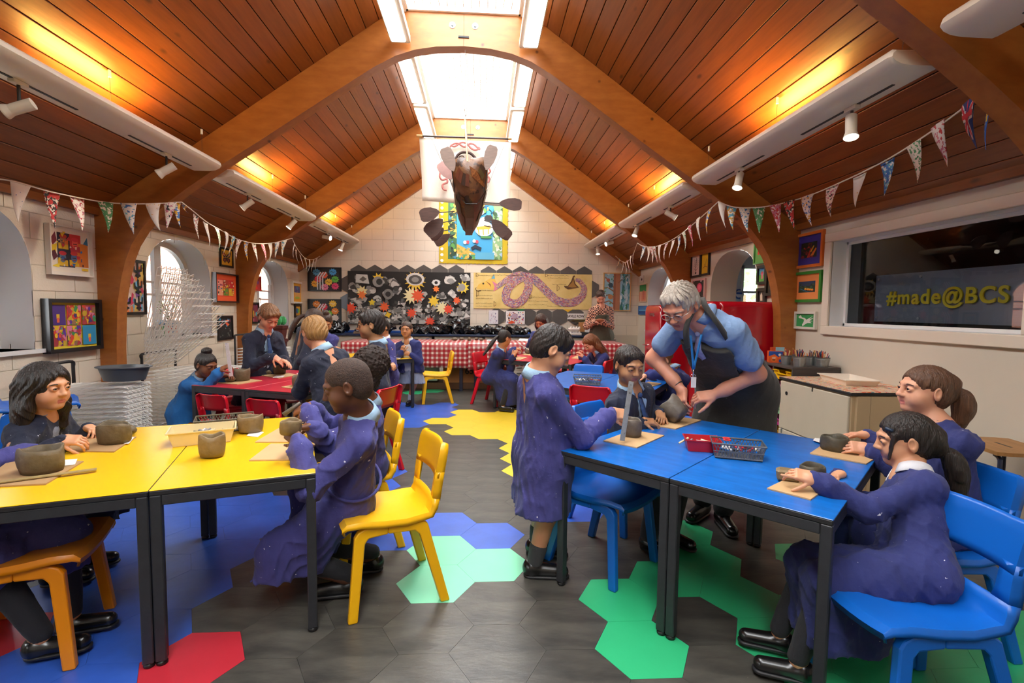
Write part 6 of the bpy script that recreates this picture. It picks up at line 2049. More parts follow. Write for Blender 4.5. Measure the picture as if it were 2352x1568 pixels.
# ------------------------------------------------------------------ red retro fridges
M_fr = mat('red_enamel', '#b20d1e', .12, spec=.6, coat=.6)
def fridge(x0, y0, d, w, h, label):
 """door faces -x"""
 t = thing('retro_fridge', label, 'fridge', (x0, y0, 0))
 def rounded(xa, xb, r, nm, m, ya=0., yb=w, z0=.05, z1=h):
  prof = []
  for (cy, cz, a0) in ((yb - r, z1 - r, 0), (ya + r, z1 - r, 90), (ya + r, z0 + r * .4, 180), (yb - r, z0 + r * .4, 270)):
   for k in range(7):
    a = radians(a0 + 15 * k)
    rr_ = r if cz > h / 2 else r * .4
    prof.append((cy + rr_ * cos(a), cz + rr_ * sin(a)))
  q = .03
  G = []
  cyy, czz = (ya + yb) / 2, (z0 + z1) / 2
  for (x, s_) in ((xa + q * .0, .93), (xa + q * .25, .965), (xa + q * .6, .99), (xa + q, 1.), (xb, 1.)):
   G.append([(x, cyy + (a - cyy) * (1 - (1 - s_) * 1.0), czz + (b - czz) * (1 - (1 - s_) * .45)) for a, b in prof])
  n = len(prof)
  mb = MB().grid(G, close_u=True)
  mb.add(G[0], [tuple(range(n))]).add(G[-1], [tuple(range(n))[::-1]])
  return mb.build(nm, m, t, smooth='auto')
 rounded(.10, d, .07, 'body', M_fr)
 MB().bbox((.088, .02, .07), (.10, w - .02, h - .03), .004).build('door_seal', flat('#e0a0a0', .6), t)
 dr_ = rounded(0., .088, .09, 'door', M_fr)
 MB().tube(smoothpath([(-.005, w * .82, h * .58), (-.06, w * .82, h * .585), (-.065, w * .74, h * .585), (-.06, w * .55, h * .585)], 4), .01, n=8).build('handle', mat('chrome', '#d8dadc', .12, metal=1.), dr_)
 text_mesh('SMEG', .07, mat('chrome', '#d8dadc', .12, metal=1.), dr_, Vector((-.004, w * .5, h * .9)), (pi / 2, 0, -pi / 2), .003, name='badge', space=1.5)
 for y in (.06, w - .06):
  MB().cyl((.15, y, 0), (.15, y, .06), .02, n=8).cyl((d - .08, y, 0), (d - .08, y, .06), .02, n=8).build('foot', M_foot, t)
 return t
fridge(2.70, 7.36, .72, .70, 1.55, 'red retro fridge farther away with its handle side showing')
fridge(2.63, 5.50, .82, .62, 1.58, 'red retro fridge behind the teacher with its glossy side to the camera')
# ------------------------------------------------------------------ counter along the gable wall
M_ctop = mat('navy_worktop', '#1c2b4a', .35)
M_drawer = mat('cream_drawer', '#d9d2c2', .45)
ct = thing('worktop', 'long dark blue worktop along the gable wall', 'worktop', (0, 10.3, .88))
MB().bbox((-3.62, 0, 0), (2.78, .585, .035), .004).build('slab', M_ctop, ct)
MB().bbox((-3.62, .56, .035), (2.78, .585, .085), .004).build('upstand', mat('blue_upstand', '#2450a0', .5), ct)
def plan_chest(x0, x1, label, nd=7):
 t = thing('plan_chest', label, 'drawers', (x0, 10.34, 0))
 w = x1 - x0
 MB().bbox((0, .02, .03), (w, .54, .878), .003).build('carcass', M_drawer, t)
 for i in range(nd):
  z = .05 + .117 * i
  d_ = MB().bbox((.02, 0, z), (w - .02, .022, z + .109), .004).build('drawer', M_drawer, t)
  MB().bbox((w * .72, -.012, z + .05), (w * .84, 0, z + .062), .003).build('handle', M_edge, d_)
  MB().bbox((w * .88, -.004, z + .04), (w * .94, 0, z + .075), .001).build('label_holder', flat('#2f4a9a'), d_)
 return t
plan_chest(-3.0, -2.05, 'cream plan chest of drawers at the left under the worktop')
plan_chest(-2.0, -1.05, 'cream plan chest of drawers left of centre behind the checked cloth')
plan_chest(-1.0, .0, 'cream plan chest of drawers at the centre behind the checked cloth')
plan_chest(.05, 1.0, 'cream plan chest of drawers right of centre behind the checked cloth')
plan_chest(1.68, 2.62, 'cream plan chest of drawers beside the farther fridge')
tag(MB().bbox((2.64, 10.32, 0), (2.78, 10.88, .879), .003).build('end_panel', mat('charcoal_panel', '#55524f', .6)), 'dark grey end panel of the counter beside the farther fridge', 'panel')
# black refuse bags of clay
M_bag = mat('black_polythene', '#131315', .22, spec=.6, bump=.9, bscale=22)
rb = random.Random(12)
for i, (px, w_, h_) in enumerate(((672, 30, 16), (700, 36, 20), (735, 40, 20), (775, 44, 24), (840, 40, 18), (880, 46, 20), (950, 60, 18), (985, 40, 16), (1015, 44, 18), (1050, 40, 30), (1085, 50, 17), (1115, 44, 18), (1150, 50, 17), (1190, 48, 16))):
 p = W(px, 766, 10.55)
 sx_, hh = w_ * 10.5 / FOC / 2, h_ * 10.5 / FOC
 mb = MB().ball((0, 0, hh * .5), (sx_, .16, hh * .55), 26)
 ph = [rb.uniform(0, 6) for _ in range(6)]
 mb.v = [(x * 1.15 + .03 * sin(40 * z + ph[0] + 9 * y) + rb.uniform(-.014, .014), y + .03 * sin(25 * x + ph[1]) + rb.uniform(-.014, .014), max(0., z + .03 * sin(38 * x + ph[2] + 12 * y) + .02 * sin(60 * x + ph[3]) + rb.uniform(-.014, .014))) for x, y, z in mb.v]
 o = mb.build('refuse_bag', M_bag, None)
 o.location = (p.x, 10.55, .916)
 side_n = ('first', 'second', 'third', 'fourth', 'fifth', 'sixth', 'seventh', 'eighth', 'ninth', 'tenth, tall', 'eleventh', 'twelfth', 'thirteenth', 'fourteenth')[i]
 tag(o, 'crumpled black polythene bag of clay on the worktop, %s from the left' % side_n, 'bag', 'black clay bags on the worktop')
# clutter at the right end
eg = thing('egg_trays', 'white egg carton stack on the right end of the worktop', 'egg carton', (1.86, 10.42, .916))
for j in range(2):
 MB().bbox((0, 0, .0 + j * .1), (.27 - j * .05, .22, .05 + j * .1), .01).build('carton_base', flat('#e8ddd2'), eg)
 for i in range(4):
  MB().ball((.04 + i * .06, .05, .06 + j * .1), (.026, .026, .03), 8).build('carton_cup', flat('#f0ece8'), eg)
bx = thing('tool_tray', 'black tray with paper boxes on the right end of the worktop', 'tray', (2.2, 10.38, .916))
MB().bbox((-.08, 0, 0), (.36, .3, .07), .006).build('tray_body', M_edge, bx)
MB().bbox((.02, .02, .07), (.28, .2, .19), .004).build('paper_box', flat('#e8e6e4'), bx)
MB().bbox((.29, .05, .07), (.35, .2, .2), .004).build('bottle', M_edge, bx)
cb2 = thing('cardboard_box', 'open brown cardboard box behind the black tray', 'box', (2.13, 10.7, .916))
MB().bbox((0, 0, 0), (.3, .15, .27), .004).build('carton', mat('cardboard', '#b07a48', .8), cb2)
rs = random.Random(6)
for i in range(9):
 c = Vector((2.28 + rs.uniform(-.05, .05), 10.77, 1.205 + .02 * (i % 3)))
 d = Vector((rs.uniform(.2, .34), rs.uniform(-.03, .03), rs.uniform(-.012, .02)))
 o = MB().cyl(-d, d, .011, n=6).build('garden_cane', flat(['#4a3a24', '#6a6a3a', '#3a2a1a', '#8a9a5a'][i % 4]))
 o.location = c
 tag(o, 'dark stick lying across the cardboard box, %s of the bundle' % ('lowest', 'second', 'third', 'fourth', 'fifth', 'sixth', 'seventh', 'eighth', 'top')[i], 'stick', 'bundle of sticks')
tag(MB().bbox((2.6, 10.4, .916), (2.72, 10.6, 1.07), .004).build('paper_box', flat('#dcdce0')), 'small white box at the end of the worktop by the fridge', 'box')
# planters by the last left window
for i in range(3):
 t = thing('planter_box', 'dark red planter, %s of the stack by the last left window' % ('lowest', 'middle', 'top')[i], 'planter', (-3.62, 8.98, .42 + .235 * i), group='stacked planters')
 MB().lathe([(0, 0), (.13, 0), (.16, .17), (.18, .18), (.18, .23), (.16, .23), (.15, .1), (0, .1)], n=4, M=Matrix.Rotation(pi / 4, 4, 'Z')).build('planter_body', flat('#5a2422', .5), t)
 if i == 2:
  for k in range(5):
   a = k * 1.3
   c = Vector((.04 * cos(a), .04 * sin(a), .22))
   MB().ball(c + Vector((.05 * cos(a), .05 * sin(a), .1)), (.06, .03, .08), 8).build('leaf', flat('#4ab06a'), t)
tag(MB().bbox((-3.88, 8.75, 0), (-3.4, 9.25, .419), .004).build('low_cupboard', flat('#c89a94', .6)), 'pink low cupboard under the stacked planters', 'cupboard')
# books / tray left of the cloth
tag(MB().bbox((-2.66, 10.34, .917), (-2.3, 10.5, .96), .004).build('board_stack', flat('#7a6450', .7)), 'stack of brown boards on the worktop behind the boy with glasses', 'boards')
# ------------------------------------------------------------------ long tables under red checked oilcloth
M_ging = mat('red_checked_oilcloth', '#b5202c', .3)
_nt = M_ging.node_tree
_tc = _nt.nodes.new('ShaderNodeTexCoord')
_sx = _nt.nodes.new('ShaderNodeSeparateXYZ')
_nt.links.new(_tc.outputs['UV'], _sx.inputs[0])
def _m(op, a, b=None, v=None):
 n = _nt.nodes.new('ShaderNodeMath')
 n.operation = op
 for i, q in enumerate((a, b)):
  if q is None:
   continue
  if isinstance(q, (int, float)):
   n.inputs[i].default_value = q
  else:
   _nt.links.new(q, n.inputs[i])
 return n.outputs[0]
_fx = _m('LESS_THAN', _m('FRACT', _m('MULTIPLY', _sx.outputs['X'], 12.5)), .45)
_fy = _m('LESS_THAN', _m('FRACT', _m('MULTIPLY', _sx.outputs['Y'], 12.5)), .45)
_an = _m('MULTIPLY', _fx, _fy)
_or = _m('MULTIPLY', _m('ADD', _fx, _fy), .16)
_fac = _m('MINIMUM', _m('ADD', _an, _or), 1.0)
_mx = _nt.nodes.new('ShaderNodeMix')
_mx.data_type = 'RGBA'
_mx.inputs['A'].default_value = (*hexc('#b01c28'), 1)
_mx.inputs['B'].default_value = (*hexc('#f4e6dc'), 1)
_nt.links.new(_fac, _mx.inputs['Factor'])
_nt.links.new(_mx.outputs['Result'], _nt.nodes['Principled BSDF'].inputs['Base Color'])
def cloth_table(x0, x1, y0, y1, zt, hem, label, tl):
 t = thing('trestle_table', tl, 'table', ((x0 + x1) / 2, (y0 + y1) / 2, 0))
 w, d = (x1 - x0) / 2, (y1 - y0) / 2
 MB().bbox((-w, -d, zt - .03), (w, d, zt - .004), .004).build('table_top', M_ply, t)
 for sx in (-1, 1):
  for sy in (-1, 1):
   MB().bbox((sx * (w - .12) - .03, sy * (d - .1) - .03, 0), (sx * (w - .12) + .03, sy * (d - .1) + .03, zt - .03), .004).build('leg', M_navyst, t)
  MB().bbox((sx * (w - .12) - .02, -d + .1, .12), (sx * (w - .12) + .02, d - .1, .17), .004).build('brace', M_navyst, t)
 cl = MB()
 n = 40
 rows = []
 uv = []
 for j, (yy, zz, k) in enumerate([(y1, zt + .002, 0)] + [(y1 + (y0 - y1) * q / 4, zt + .002, 0) for q in range(1, 4)] + [(y0 + .01, zt + .002, 0), (y0 - .006, zt - .008, 0)] + [(y0 - .012, None, q) for q in (.2, .4, .6, .8, 1.)]):
  r = []
  for i in range(n + 1):
   x = x0 - .01 + (x1 - x0 + .02) * i / n
   h_ = hem(i / n)
   z = zz if zz is not None else zt - .008 - (zt - h_) * k
   y = yy - (.018 * k * (1 + sin(i * 1.1 + 2 * k)) if zz is None else 0)
   r.append((x, y, z))
   uv.append((x, (y1 - yy) if zz is not None else (y1 - y0) + (zt - z)))
  rows.append(r)
 cl.grid(rows)
 me = cl.mesh('checked_cloth', M_ging, True)
 ul = me.uv_layers.new(name='uv')
 for lp in me.loops:
  ul.data[lp.index].uv = uv[lp.vertex_index]
 o = link('checked_cloth', me)
 o.modifiers.new('thick', 'SOLIDIFY').thickness = .002
 tag(o, label, 'tablecloth')
 return t
cloth_table(-2.42, -.25, 8.62, 9.5, .86, lambda u: .46 - .03 * u, 'red and white checked oilcloth on the left long table', 'long table under the left checked cloth')
cloth_table(-.23, 2.55, 8.60, 9.5, .862, lambda u: .40 + .05 * sin(u * 4) + .06 * u, 'red and white checked oilcloth on the right long table', 'long table under the right checked cloth')
for i, (px, py, w_, h_) in enumerate(((1044, 782, 14, 7), (1060, 781, 12, 6), (1078, 783, 9, 8), (1094, 781, 9, 6), (1106, 782, 12, 5), (955, 781, 14, 6))):
 lump(px, py, w_, h_, 'small lump of clay on the checked cloth, %s from the left' % ('second', 'third', 'fourth', 'fifth', 'sixth', 'first')[i], .864, 0, 30 + i, .0)
gr = thing('wire_grid', 'grey wire grid lying on the checked cloth', 'grid', (.32, 9.25, .866))
for i in range(7):
 MB().cyl((-.22, -.12 + .04 * i, .006), (.22, -.12 + .04 * i, .006), .004, n=5).build('wire', M_bolt, gr)
for i in range(2):
 MB().cyl((-.2 + .4 * i, -.13, .004), (-.2 + .4 * i, .13, .004), .004, n=5).build('wire', M_bolt, gr)
sheet([(1190, 782), (1212, 783), (1214, 778), (1194, 777)], 'white sheets of paper on the checked cloth beside the standing girl', M_paper, .004, .864, 'paper_sheets', 'paper')
# boxes under the cloth
bu = thing('storage_box', 'pale green and white storage box under the checked cloth', 'box', (-1.2, 9.0, 0))
MB().bbox((-.45, -.15, .16), (.4, .3, .40), .006).build('box_body', flat('#b8c8b0', .6), bu)
MB().bbox((-.2, -.156, .2), (.25, -.15, .34), .002).build('box_label', flat('#e4e4da'), bu)
cbx = thing('cardboard_box', 'long brown cardboard box printed with black letters under the checked cloth', 'box', (-.2, 9.05, 0))
MB().bbox((-.5, -.15, .12), (.75, .35, .42), .004).build('carton', mat('cardboard', '#b07a48', .8), cbx)
text_mesh('65R', .16, flat('#241a14'), cbx, Vector((.02, -.152, .33)), (pi / 2, 0, 0), .0005, name='printed_letters', bold=.004)
tag(MB().bbox((-1.7, 8.9, 0), (.6, 9.4, .119), .004).build('low_plinth', mat('plinth_wood', '#6a4a30', .7)), 'low wooden shelf carrying the boxes under the checked cloth', 'shelf')
# ------------------------------------------------------------------ people: smooth implicit bodies turned into meshes
F32 = np.float32
def V3(p):
 return np.array([p[0], p[1], p[2]], F32)
class Prim:
 __slots__ = ('f', 'k', 'c', 'r', 'sub')
 def __init__(s, f, k, c, r, sub=False):
  s.f, s.k, s.c, s.r, s.sub = f, k, V3(c), r, sub
def rc(a, b, ra, rb, k=.02, sub=False):
 a_, b_ = V3(a), V3(b)
 ba = b_ - a_
 L2 = float(ba @ ba) + 1e-9
 def f(P):
  t = np.clip((P - a_) @ ba / L2, 0, 1)
  q = P - a_ - t[:, None] * ba
  return np.sqrt((q * q).sum(1)) - (ra + (rb - ra) * t)
 return Prim(f, k, (a_ + b_) / 2, sqrt(L2) / 2 + max(ra, rb), sub)
def ell(c, r, R=None, k=.02, sub=False):
 c_ = V3(c)
 r_ = np.array(r, F32)
 Rm = None if R is None else np.array([[R[i][j] for j in range(3)] for i in range(3)], F32)
 def f(P):
  q = P - c_
  if Rm is not None:
   q = q @ Rm
  k0 = np.sqrt(((q / r_) ** 2).sum(1))
  k1 = np.sqrt(((q / (r_ * r_)) ** 2).sum(1)) + 1e-9
  return k0 * (k0 - 1) / k1
 return Prim(f, k, c_, float(max(r)), sub)
def rbox(c, hf, rad, R=None, k=.01, sub=False):
 c_ = V3(c)
 h_ = np.array(hf, F32) - rad
 Rm = None if R is None else np.array([[R[i][j] for j in range(3)] for i in range(3)], F32)
 def f(P):
  q = P - c_
  if Rm is not None:
   q = q @ Rm
  q = np.abs(q) - h_
  return np.sqrt((np.maximum(q, 0) ** 2).sum(1)) + np.minimum(q.max(1), 0) - rad
 return Prim(f, k, c_, float(np.linalg.norm(hf)), sub)
def half(n, d, k=.004):
 """cuts away the side where n.p > d"""
 n_ = V3(Vector(n).normalized())
 def f(P):
  return -(P @ n_ - d)
 return Prim(f, k, (0, 0, 0), 1e6, True)
def field(prims, disp=None):
 def f(P):
  d = None
  for p in prims:
   e = p.f(P)
   if d is None:
    d = e
   elif p.sub:
    k = p.k
    h = np.maximum(k - np.abs(d + e), 0) / k
    d = np.maximum(d, -e) + h * h * k * .25
   else:
    k = p.k
    h = np.maximum(k - np.abs(d - e), 0) / k
    d = np.minimum(d, e) - h * h * k * .25
  if disp is not None:
   d = d - disp(P)
  return d
 return f
def mesh_field(f, lo, hi, h):
 """naive surface nets on a sparsely evaluated grid -> (verts, quads)"""
 B = 6
 lo = np.array(lo, F32)
 nb = np.maximum(1, np.ceil((np.array(hi, F32) - lo) / (h * B)).astype(int))
 n = nb * B + 1
 bi = np.stack(np.meshgrid(*[np.arange(q) for q in nb], indexing='ij'), -1).reshape(-1, 3)
 dc = f((lo + (bi + .5) * (B * h)).astype(F32))
 act = np.abs(dc) < B * h * 1.15
 D = np.repeat(np.repeat(np.repeat(np.where(dc < 0, -1., 1.).astype(F32).reshape(nb), B, 0), B, 1), B, 2)
 D = np.pad(D, ((0, 1), (0, 1), (0, 1)), mode='edge')
 m = np.zeros(n, bool)
 for b in bi[act]:
  m[b[0] * B:b[0] * B + B + 1, b[1] * B:b[1] * B + B + 1, b[2] * B:b[2] * B + B + 1] = True
 idx = np.argwhere(m)
 D[m] = f((lo + idx * h).astype(F32))
 S = D < 0
 cnt = np.zeros(n - 1, np.int8)
 for i in (0, 1):
  for j in (0, 1):
   for k in (0, 1):
    cnt += S[i:n[0] - 1 + i, j:n[1] - 1 + j, k:n[2] - 1 + k]
 cells = np.argwhere((cnt > 0) & (cnt < 8))
 if len(cells) == 0:
  return np.zeros((0, 3), F32), np.zeros((0, 4), int)
 vid = -np.ones(n - 1, int)
 vid[tuple(cells.T)] = np.arange(len(cells))
 acc = np.zeros((len(cells), 3), F32)
 num = np.zeros(len(cells), F32)
 co = [(i, j, k) for i in (0, 1) for j in (0, 1) for k in (0, 1)]
 val = {c: D[cells[:, 0] + c[0], cells[:, 1] + c[1], cells[:, 2] + c[2]] for c in co}
 for a in co:
  for ax in range(3):
   if a[ax] == 0:
    b = list(a)
    b[ax] = 1
    b = tuple(b)
    va, vb = val[a], val[b]
    x = (va < 0) != (vb < 0)
    t = va / (va - vb + 1e-12)
    p = np.tile(np.array(a, F32), (len(cells), 1))
    p[:, ax] = t
    acc[x] += p[x]
    num[x] += 1
 verts = lo + (cells + acc / num[:, None]) * h
 quads = []
 for ax in range(3):
  u, w = (ax + 1) % 3, (ax + 2) % 3
  sl0 = [slice(None)] * 3
  sl1 = [slice(None)] * 3
  sl0[ax] = slice(0, -1)
  sl1[ax] = slice(1, None)
  x = S[tuple(sl0)] != S[tuple(sl1)]
  e = np.argwhere(x)
  e = e[(e[:, u] > 0) & (e[:, w] > 0) & (e[:, u] < n[u] - 1) & (e[:, w] < n[w] - 1)]
  if len(e) == 0:
   continue
  def cell(du, dw):
   c = e.copy()
   c[:, u] += du
   c[:, w] += dw
   return vid[tuple(c.T)]
  q = np.stack([cell(-1, -1), cell(0, -1), cell(0, 0), cell(-1, 0)], 1)
  neg = S[tuple(e.T)]
  q[~neg] = q[~neg][:, ::-1]
  quads.append(q)
 quads = np.concatenate(quads)
 quads = quads[(quads >= 0).all(1)]
 return verts.astype(F32), quads
def np_mesh(name, verts, quads, mats, mi=None, smooth=True):
 me = bpy.data.meshes.new(name)
 me.vertices.add(len(verts))
 me.vertices.foreach_set('co', np.ascontiguousarray(verts, F32).ravel())
 me.loops.add(len(quads) * 4)
 me.loops.foreach_set('vertex_index', np.ascontiguousarray(quads, np.int32).ravel())
 me.polygons.add(len(quads))
 me.polygons.foreach_set('loop_start', np.arange(0, len(quads) * 4, 4, dtype=np.int32))
 me.polygons.foreach_set('loop_total', np.full(len(quads), 4, np.int32))
 for m in mats:
  me.materials.append(m)
 if mi is not None:
  me.polygons.foreach_set('material_index', np.ascontiguousarray(mi, np.int32))
 me.polygons.foreach_set('use_smooth', np.ones(len(quads), bool))
 me.update(calc_edges=True)
 return me
def bounds(prims, pad=.03):
 ps = [p for p in prims if not p.sub]
 lo = np.min([p.c - p.r for p in ps], 0) - pad
 hi = np.max([p.c + p.r for p in ps], 0) + pad
 return lo, hi
def sdf_object(name, prims, h, m, parent, origin, disp=None, pad=.03, lo=None, hi=None, mi=None):
 if lo is None:
  lo, hi = bounds(prims, pad)
 v, q = mesh_field(field(prims, disp), lo, hi, h)
 if len(q) == 0:
  return None
 idx = None
 if mi is not None:
  idx = mi(v[q].mean(1))
 me = np_mesh(name, v - V3(origin), q, m if isinstance(m, list) else [m], idx)
 return link(name, me, parent)
def folds(A, seed, sc=1., vert=.35):
 """cloth creases: a few warped sine ridges"""
 r = np.random.RandomState(seed)
 W_ = []
 for i in range(6):
  d = r.normal(size=3)
  d[2] *= vert
  d /= np.linalg.norm(d)
  W_.append((d.astype(F32), 2 * pi / (sc * r.uniform(.09, .26)), r.uniform(0, 6.3), r.uniform(.5, 1.)))
 dd = r.normal(size=(2, 3)).astype(F32)
 def f(P):
  w0 = np.sin(P @ dd[0] * 14 + 1) * .9 + np.sin(P @ dd[1] * 9) * .9
  o = 0
  for d, fq, ph, a in W_:
   s = np.sin(P @ d * fq + ph + w0 * 1.4)
   o = o + a * (1 - np.abs(s)) ** 2
  return A * (o / 2.4 - .45)
 return f
def ik(a, b, l1, l2, pole):
 """middle joint of a two bone limb from a to b"""
 a, b, pole = Vector(a), Vector(b), Vector(pole)
 d = b - a
 L = min(d.length, (l1 + l2) * .999)
 d.normalize()
 x = (l1 * l1 - l2 * l2 + L * L) / (2 * L)
 h2 = max(l1 * l1 - x * x, 1e-6)
 p = pole - d * pole.dot(d)
 if p.length < 1e-5:
  p = d.orthogonal()
 p.normalize()
 return a + d * x + p * sqrt(h2)
def basis(f, u):
 """x right, y forward, z up from forward and approximate up"""
 f = Vector(f).normalized()
 r = f.cross(Vector(u)).normalized()
 return r, f, r.cross(f)
def R3(x, y, z):
 return [[x[i], y[i], z[i]] for i in range(3)]
def skin_mat(n, c, c2):
 return mat('skin_' + n, c, .5, noise=1, color2=c2, nscale=9, bump=.03, bscale=120, sss=.15)
SKIN = {'tan': skin_mat('tan', '#c98e66', '#bf8259'), 'brown': skin_mat('brown', '#8a5636', '#7d4b2d'), 'dark': skin_mat('dark', '#6a4029', '#5c3520'), 'fair': skin_mat('fair', '#e0a888', '#d69878'),
  'olive': skin_mat('olive', '#bd8a63', '#b17d56'), 'pink': skin_mat('pink', '#dc9c7f', '#cd8a70'), 'asian': skin_mat('asian', '#d9a27c', '#cf9470')}
LIPS = {'tan': '#b06a5a', 'brown': '#7d443a', 'dark': '#6e3b35', 'fair': '#c9776c', 'olive': '#a8655a', 'pink': '#b56a5c', 'asian': '#c87468'}
def hair_mat(n, c, c2, r=.38):
 return mat('hair_' + n, c, r, noise=1, color2=c2, nscale=4, nstretch=(26, 26, 3), bump=.9, bscale=5, bstretch=(30, 30, 2.2))
HAIR = {'black': hair_mat('black', '#17120f', '#2a211c'), 'brown': hair_mat('brown', '#4a3020', '#6b4830'), 'light': hair_mat('light', '#8a6234', '#b58a52'), 'grey': hair_mat('grey', '#cdc3b6', '#9c9184', .6),
  'auburn': hair_mat('auburn', '#5a3018', '#8a5228'), 'afro': mat('hair_afro', '#2c1d16', .8, bump=1., bscale=60, noise=.4, nscale=40), 'buzz': mat('hair_buzz', '#2b1d17', .7, bump=.8, bscale=200, noise=1, color2='#4a3428', nscale=90),
  'mid': hair_mat('mid', '#6a4426', '#8f6238'), 'dkbrown': hair_mat('dkbrown', '#33221a', '#4d3527')}
def cloth(n, c, spk=True, sheen=.06, light='#e8e6f0', th=.745, c2=None):
 return mat('cloth_' + n, c, .85, noise=1, color2=c2 or tuple(x * .72 for x in hexc(c)), nscale=5, bump=.25, bscale=70, sheen=sheen, specks=[(light, 38, th), (light, 85, th + .015)] if spk else None)
CL = {'purple': cloth('purple', '#454489', c2='#353573', th=.72), 'indigo': cloth('indigo', '#27306f', c2='#20275e', th=.74), 'navy': cloth('navy', '#19213a', c2='#12182b', th=.735), 'bright': cloth('bright', '#2478c4', c2='#1d66ac', light='#174a80'),
  'shirt': cloth('pale_blue_shirt', '#a9cdea', False), 'white': cloth('white_shirt', '#e8eaf0', False), 'denim': cloth('denim_shirt', '#7f9cc2', False, c2='#6f8cb4'), 'apron': cloth('charcoal_apron', '#34332f', True, .1, '#b8b4ac', .76),
  'tie': mat('striped_tie', '#1d2f55', .6, noise=1, color2='#33558a', nscale=30), 'trouser': cloth('dark_trouser', '#2a2b30', False), 'greydress': cloth('grey_dress', '#8791ab', False), 'olive': cloth('olive_apron', '#4c4838', False),
  'tights': cloth('black_tights', '#1b1b22', False), 'sock': cloth('grey_sock', '#3c3d40', False), 'stripe': mat('striped_skirt', '#2a2f45', .8, noise=1, color2='#8f97ad', nscale=1, nstretch=(1, 1, 90)), 'whitesock': cloth('white_sock', '#e6e6e6', False),
  'paletie': mat('lilac_tie', '#a8aed0', .6, noise=1, color2='#8a8fb8', nscale=40)}
M_shoe = mat('black_leather', '#141313', .25, spec=.6)
M_eye = mat('eye_white', '#e9e4de', .2)
M_iris = mat('dark_iris', '#241610', .15)
M_iris2 = mat('grey_iris', '#5a6a70', .15)
def head_prims(C, f, u, s, ear=1., nose=1., look_down=0.):
 """skin primitives of a head; C centre, f forward, u up, s scale (1 = 0.218 m high)"""
 x, y, z = basis(f, u)
 R = R3(x, y, z)
 P = lambda a, b, c: Vector(C) + (x * a + y * b + z * c) * s
 k = .018 * s
 L = [ell(P(0, -.012, .030), (.073 * s, .090 * s, .078 * s), R, k), ell(P(0, .018, -.030), (.060 * s, .068 * s, .074 * s), R, .03 * s),
   ell(P(0, .056, -.082), (.026 * s, .022 * s, .018 * s), R, .025 * s)]
 for q in (-1, 1):
  L.append(ell(P(q * .036, .044, -.036), (.028 * s, .032 * s, .032 * s), R, .02 * s))
  L.append(rc(P(q * .012, .080, .026), P(q * .045, .064, .022), .010 * s, .008 * s, .012 * s))
 L.append(ell(P(0, .083, .004), (.052 * s, .013 * s, .010 * s), R, .012 * s, True))
 for q in (-1, 1):
  L.append(ell(P(q * .030, .074, .003), (.0165 * s, .0135 * s, .0125 * s), R, .006 * s))
  L.append(ell(P(q * .030, .0855, .0035 - .003 * look_down), (.0115 * s, .006 * s, (.0048 - .003 * look_down) * s), R, .0025 * s, True))
 L.append(rc(P(0, .080, .018), P(0, .095, -.020), .0075 * s, .0105 * s * nose, .012 * s))
 L.append(ell(P(0, .096, -.024), (.0135 * s * nose, .0125 * s * nose, .010 * s), R, .006 * s))
 for q in (-1, 1):
  L.append(ell(P(q * .0125, .088, -.027), (.0075 * s * nose, .010 * s, .0075 * s), R, .005 * s))
 L.append(rc(P(-.016, .073, -.0555), P(.016, .073, -.0555), .0065 * s, .0065 * s, .010 * s))
 L.append(ell(P(0, .0775, -.0505), (.0165 * s, .0075 * s, .0052 * s), R, .005 * s))
 L.append(ell(P(0, .0755, -.0612), (.0145 * s, .008 * s, .006 * s), R, .005 * s))
 L.append(rc(P(-.018, .0838, -.0560), P(.018, .0838, -.0560), .0018 * s, .0018 * s, .003 * s, True))
 for q in (-1, 1):
  L.append(ell(P(q * .0745, -.010, -.004), (.009 * s, .0185 * s * ear, .030 * s * ear), R3(*(basis(y * .95 + x * q * .35, z))), .006 * s))
  L.append(ell(P(q * .0825, -.006, -.001), (.006 * s, .010 * s * ear, .017 * s * ear), R, .004 * s, True))
 return L, P, (x, y, z), R
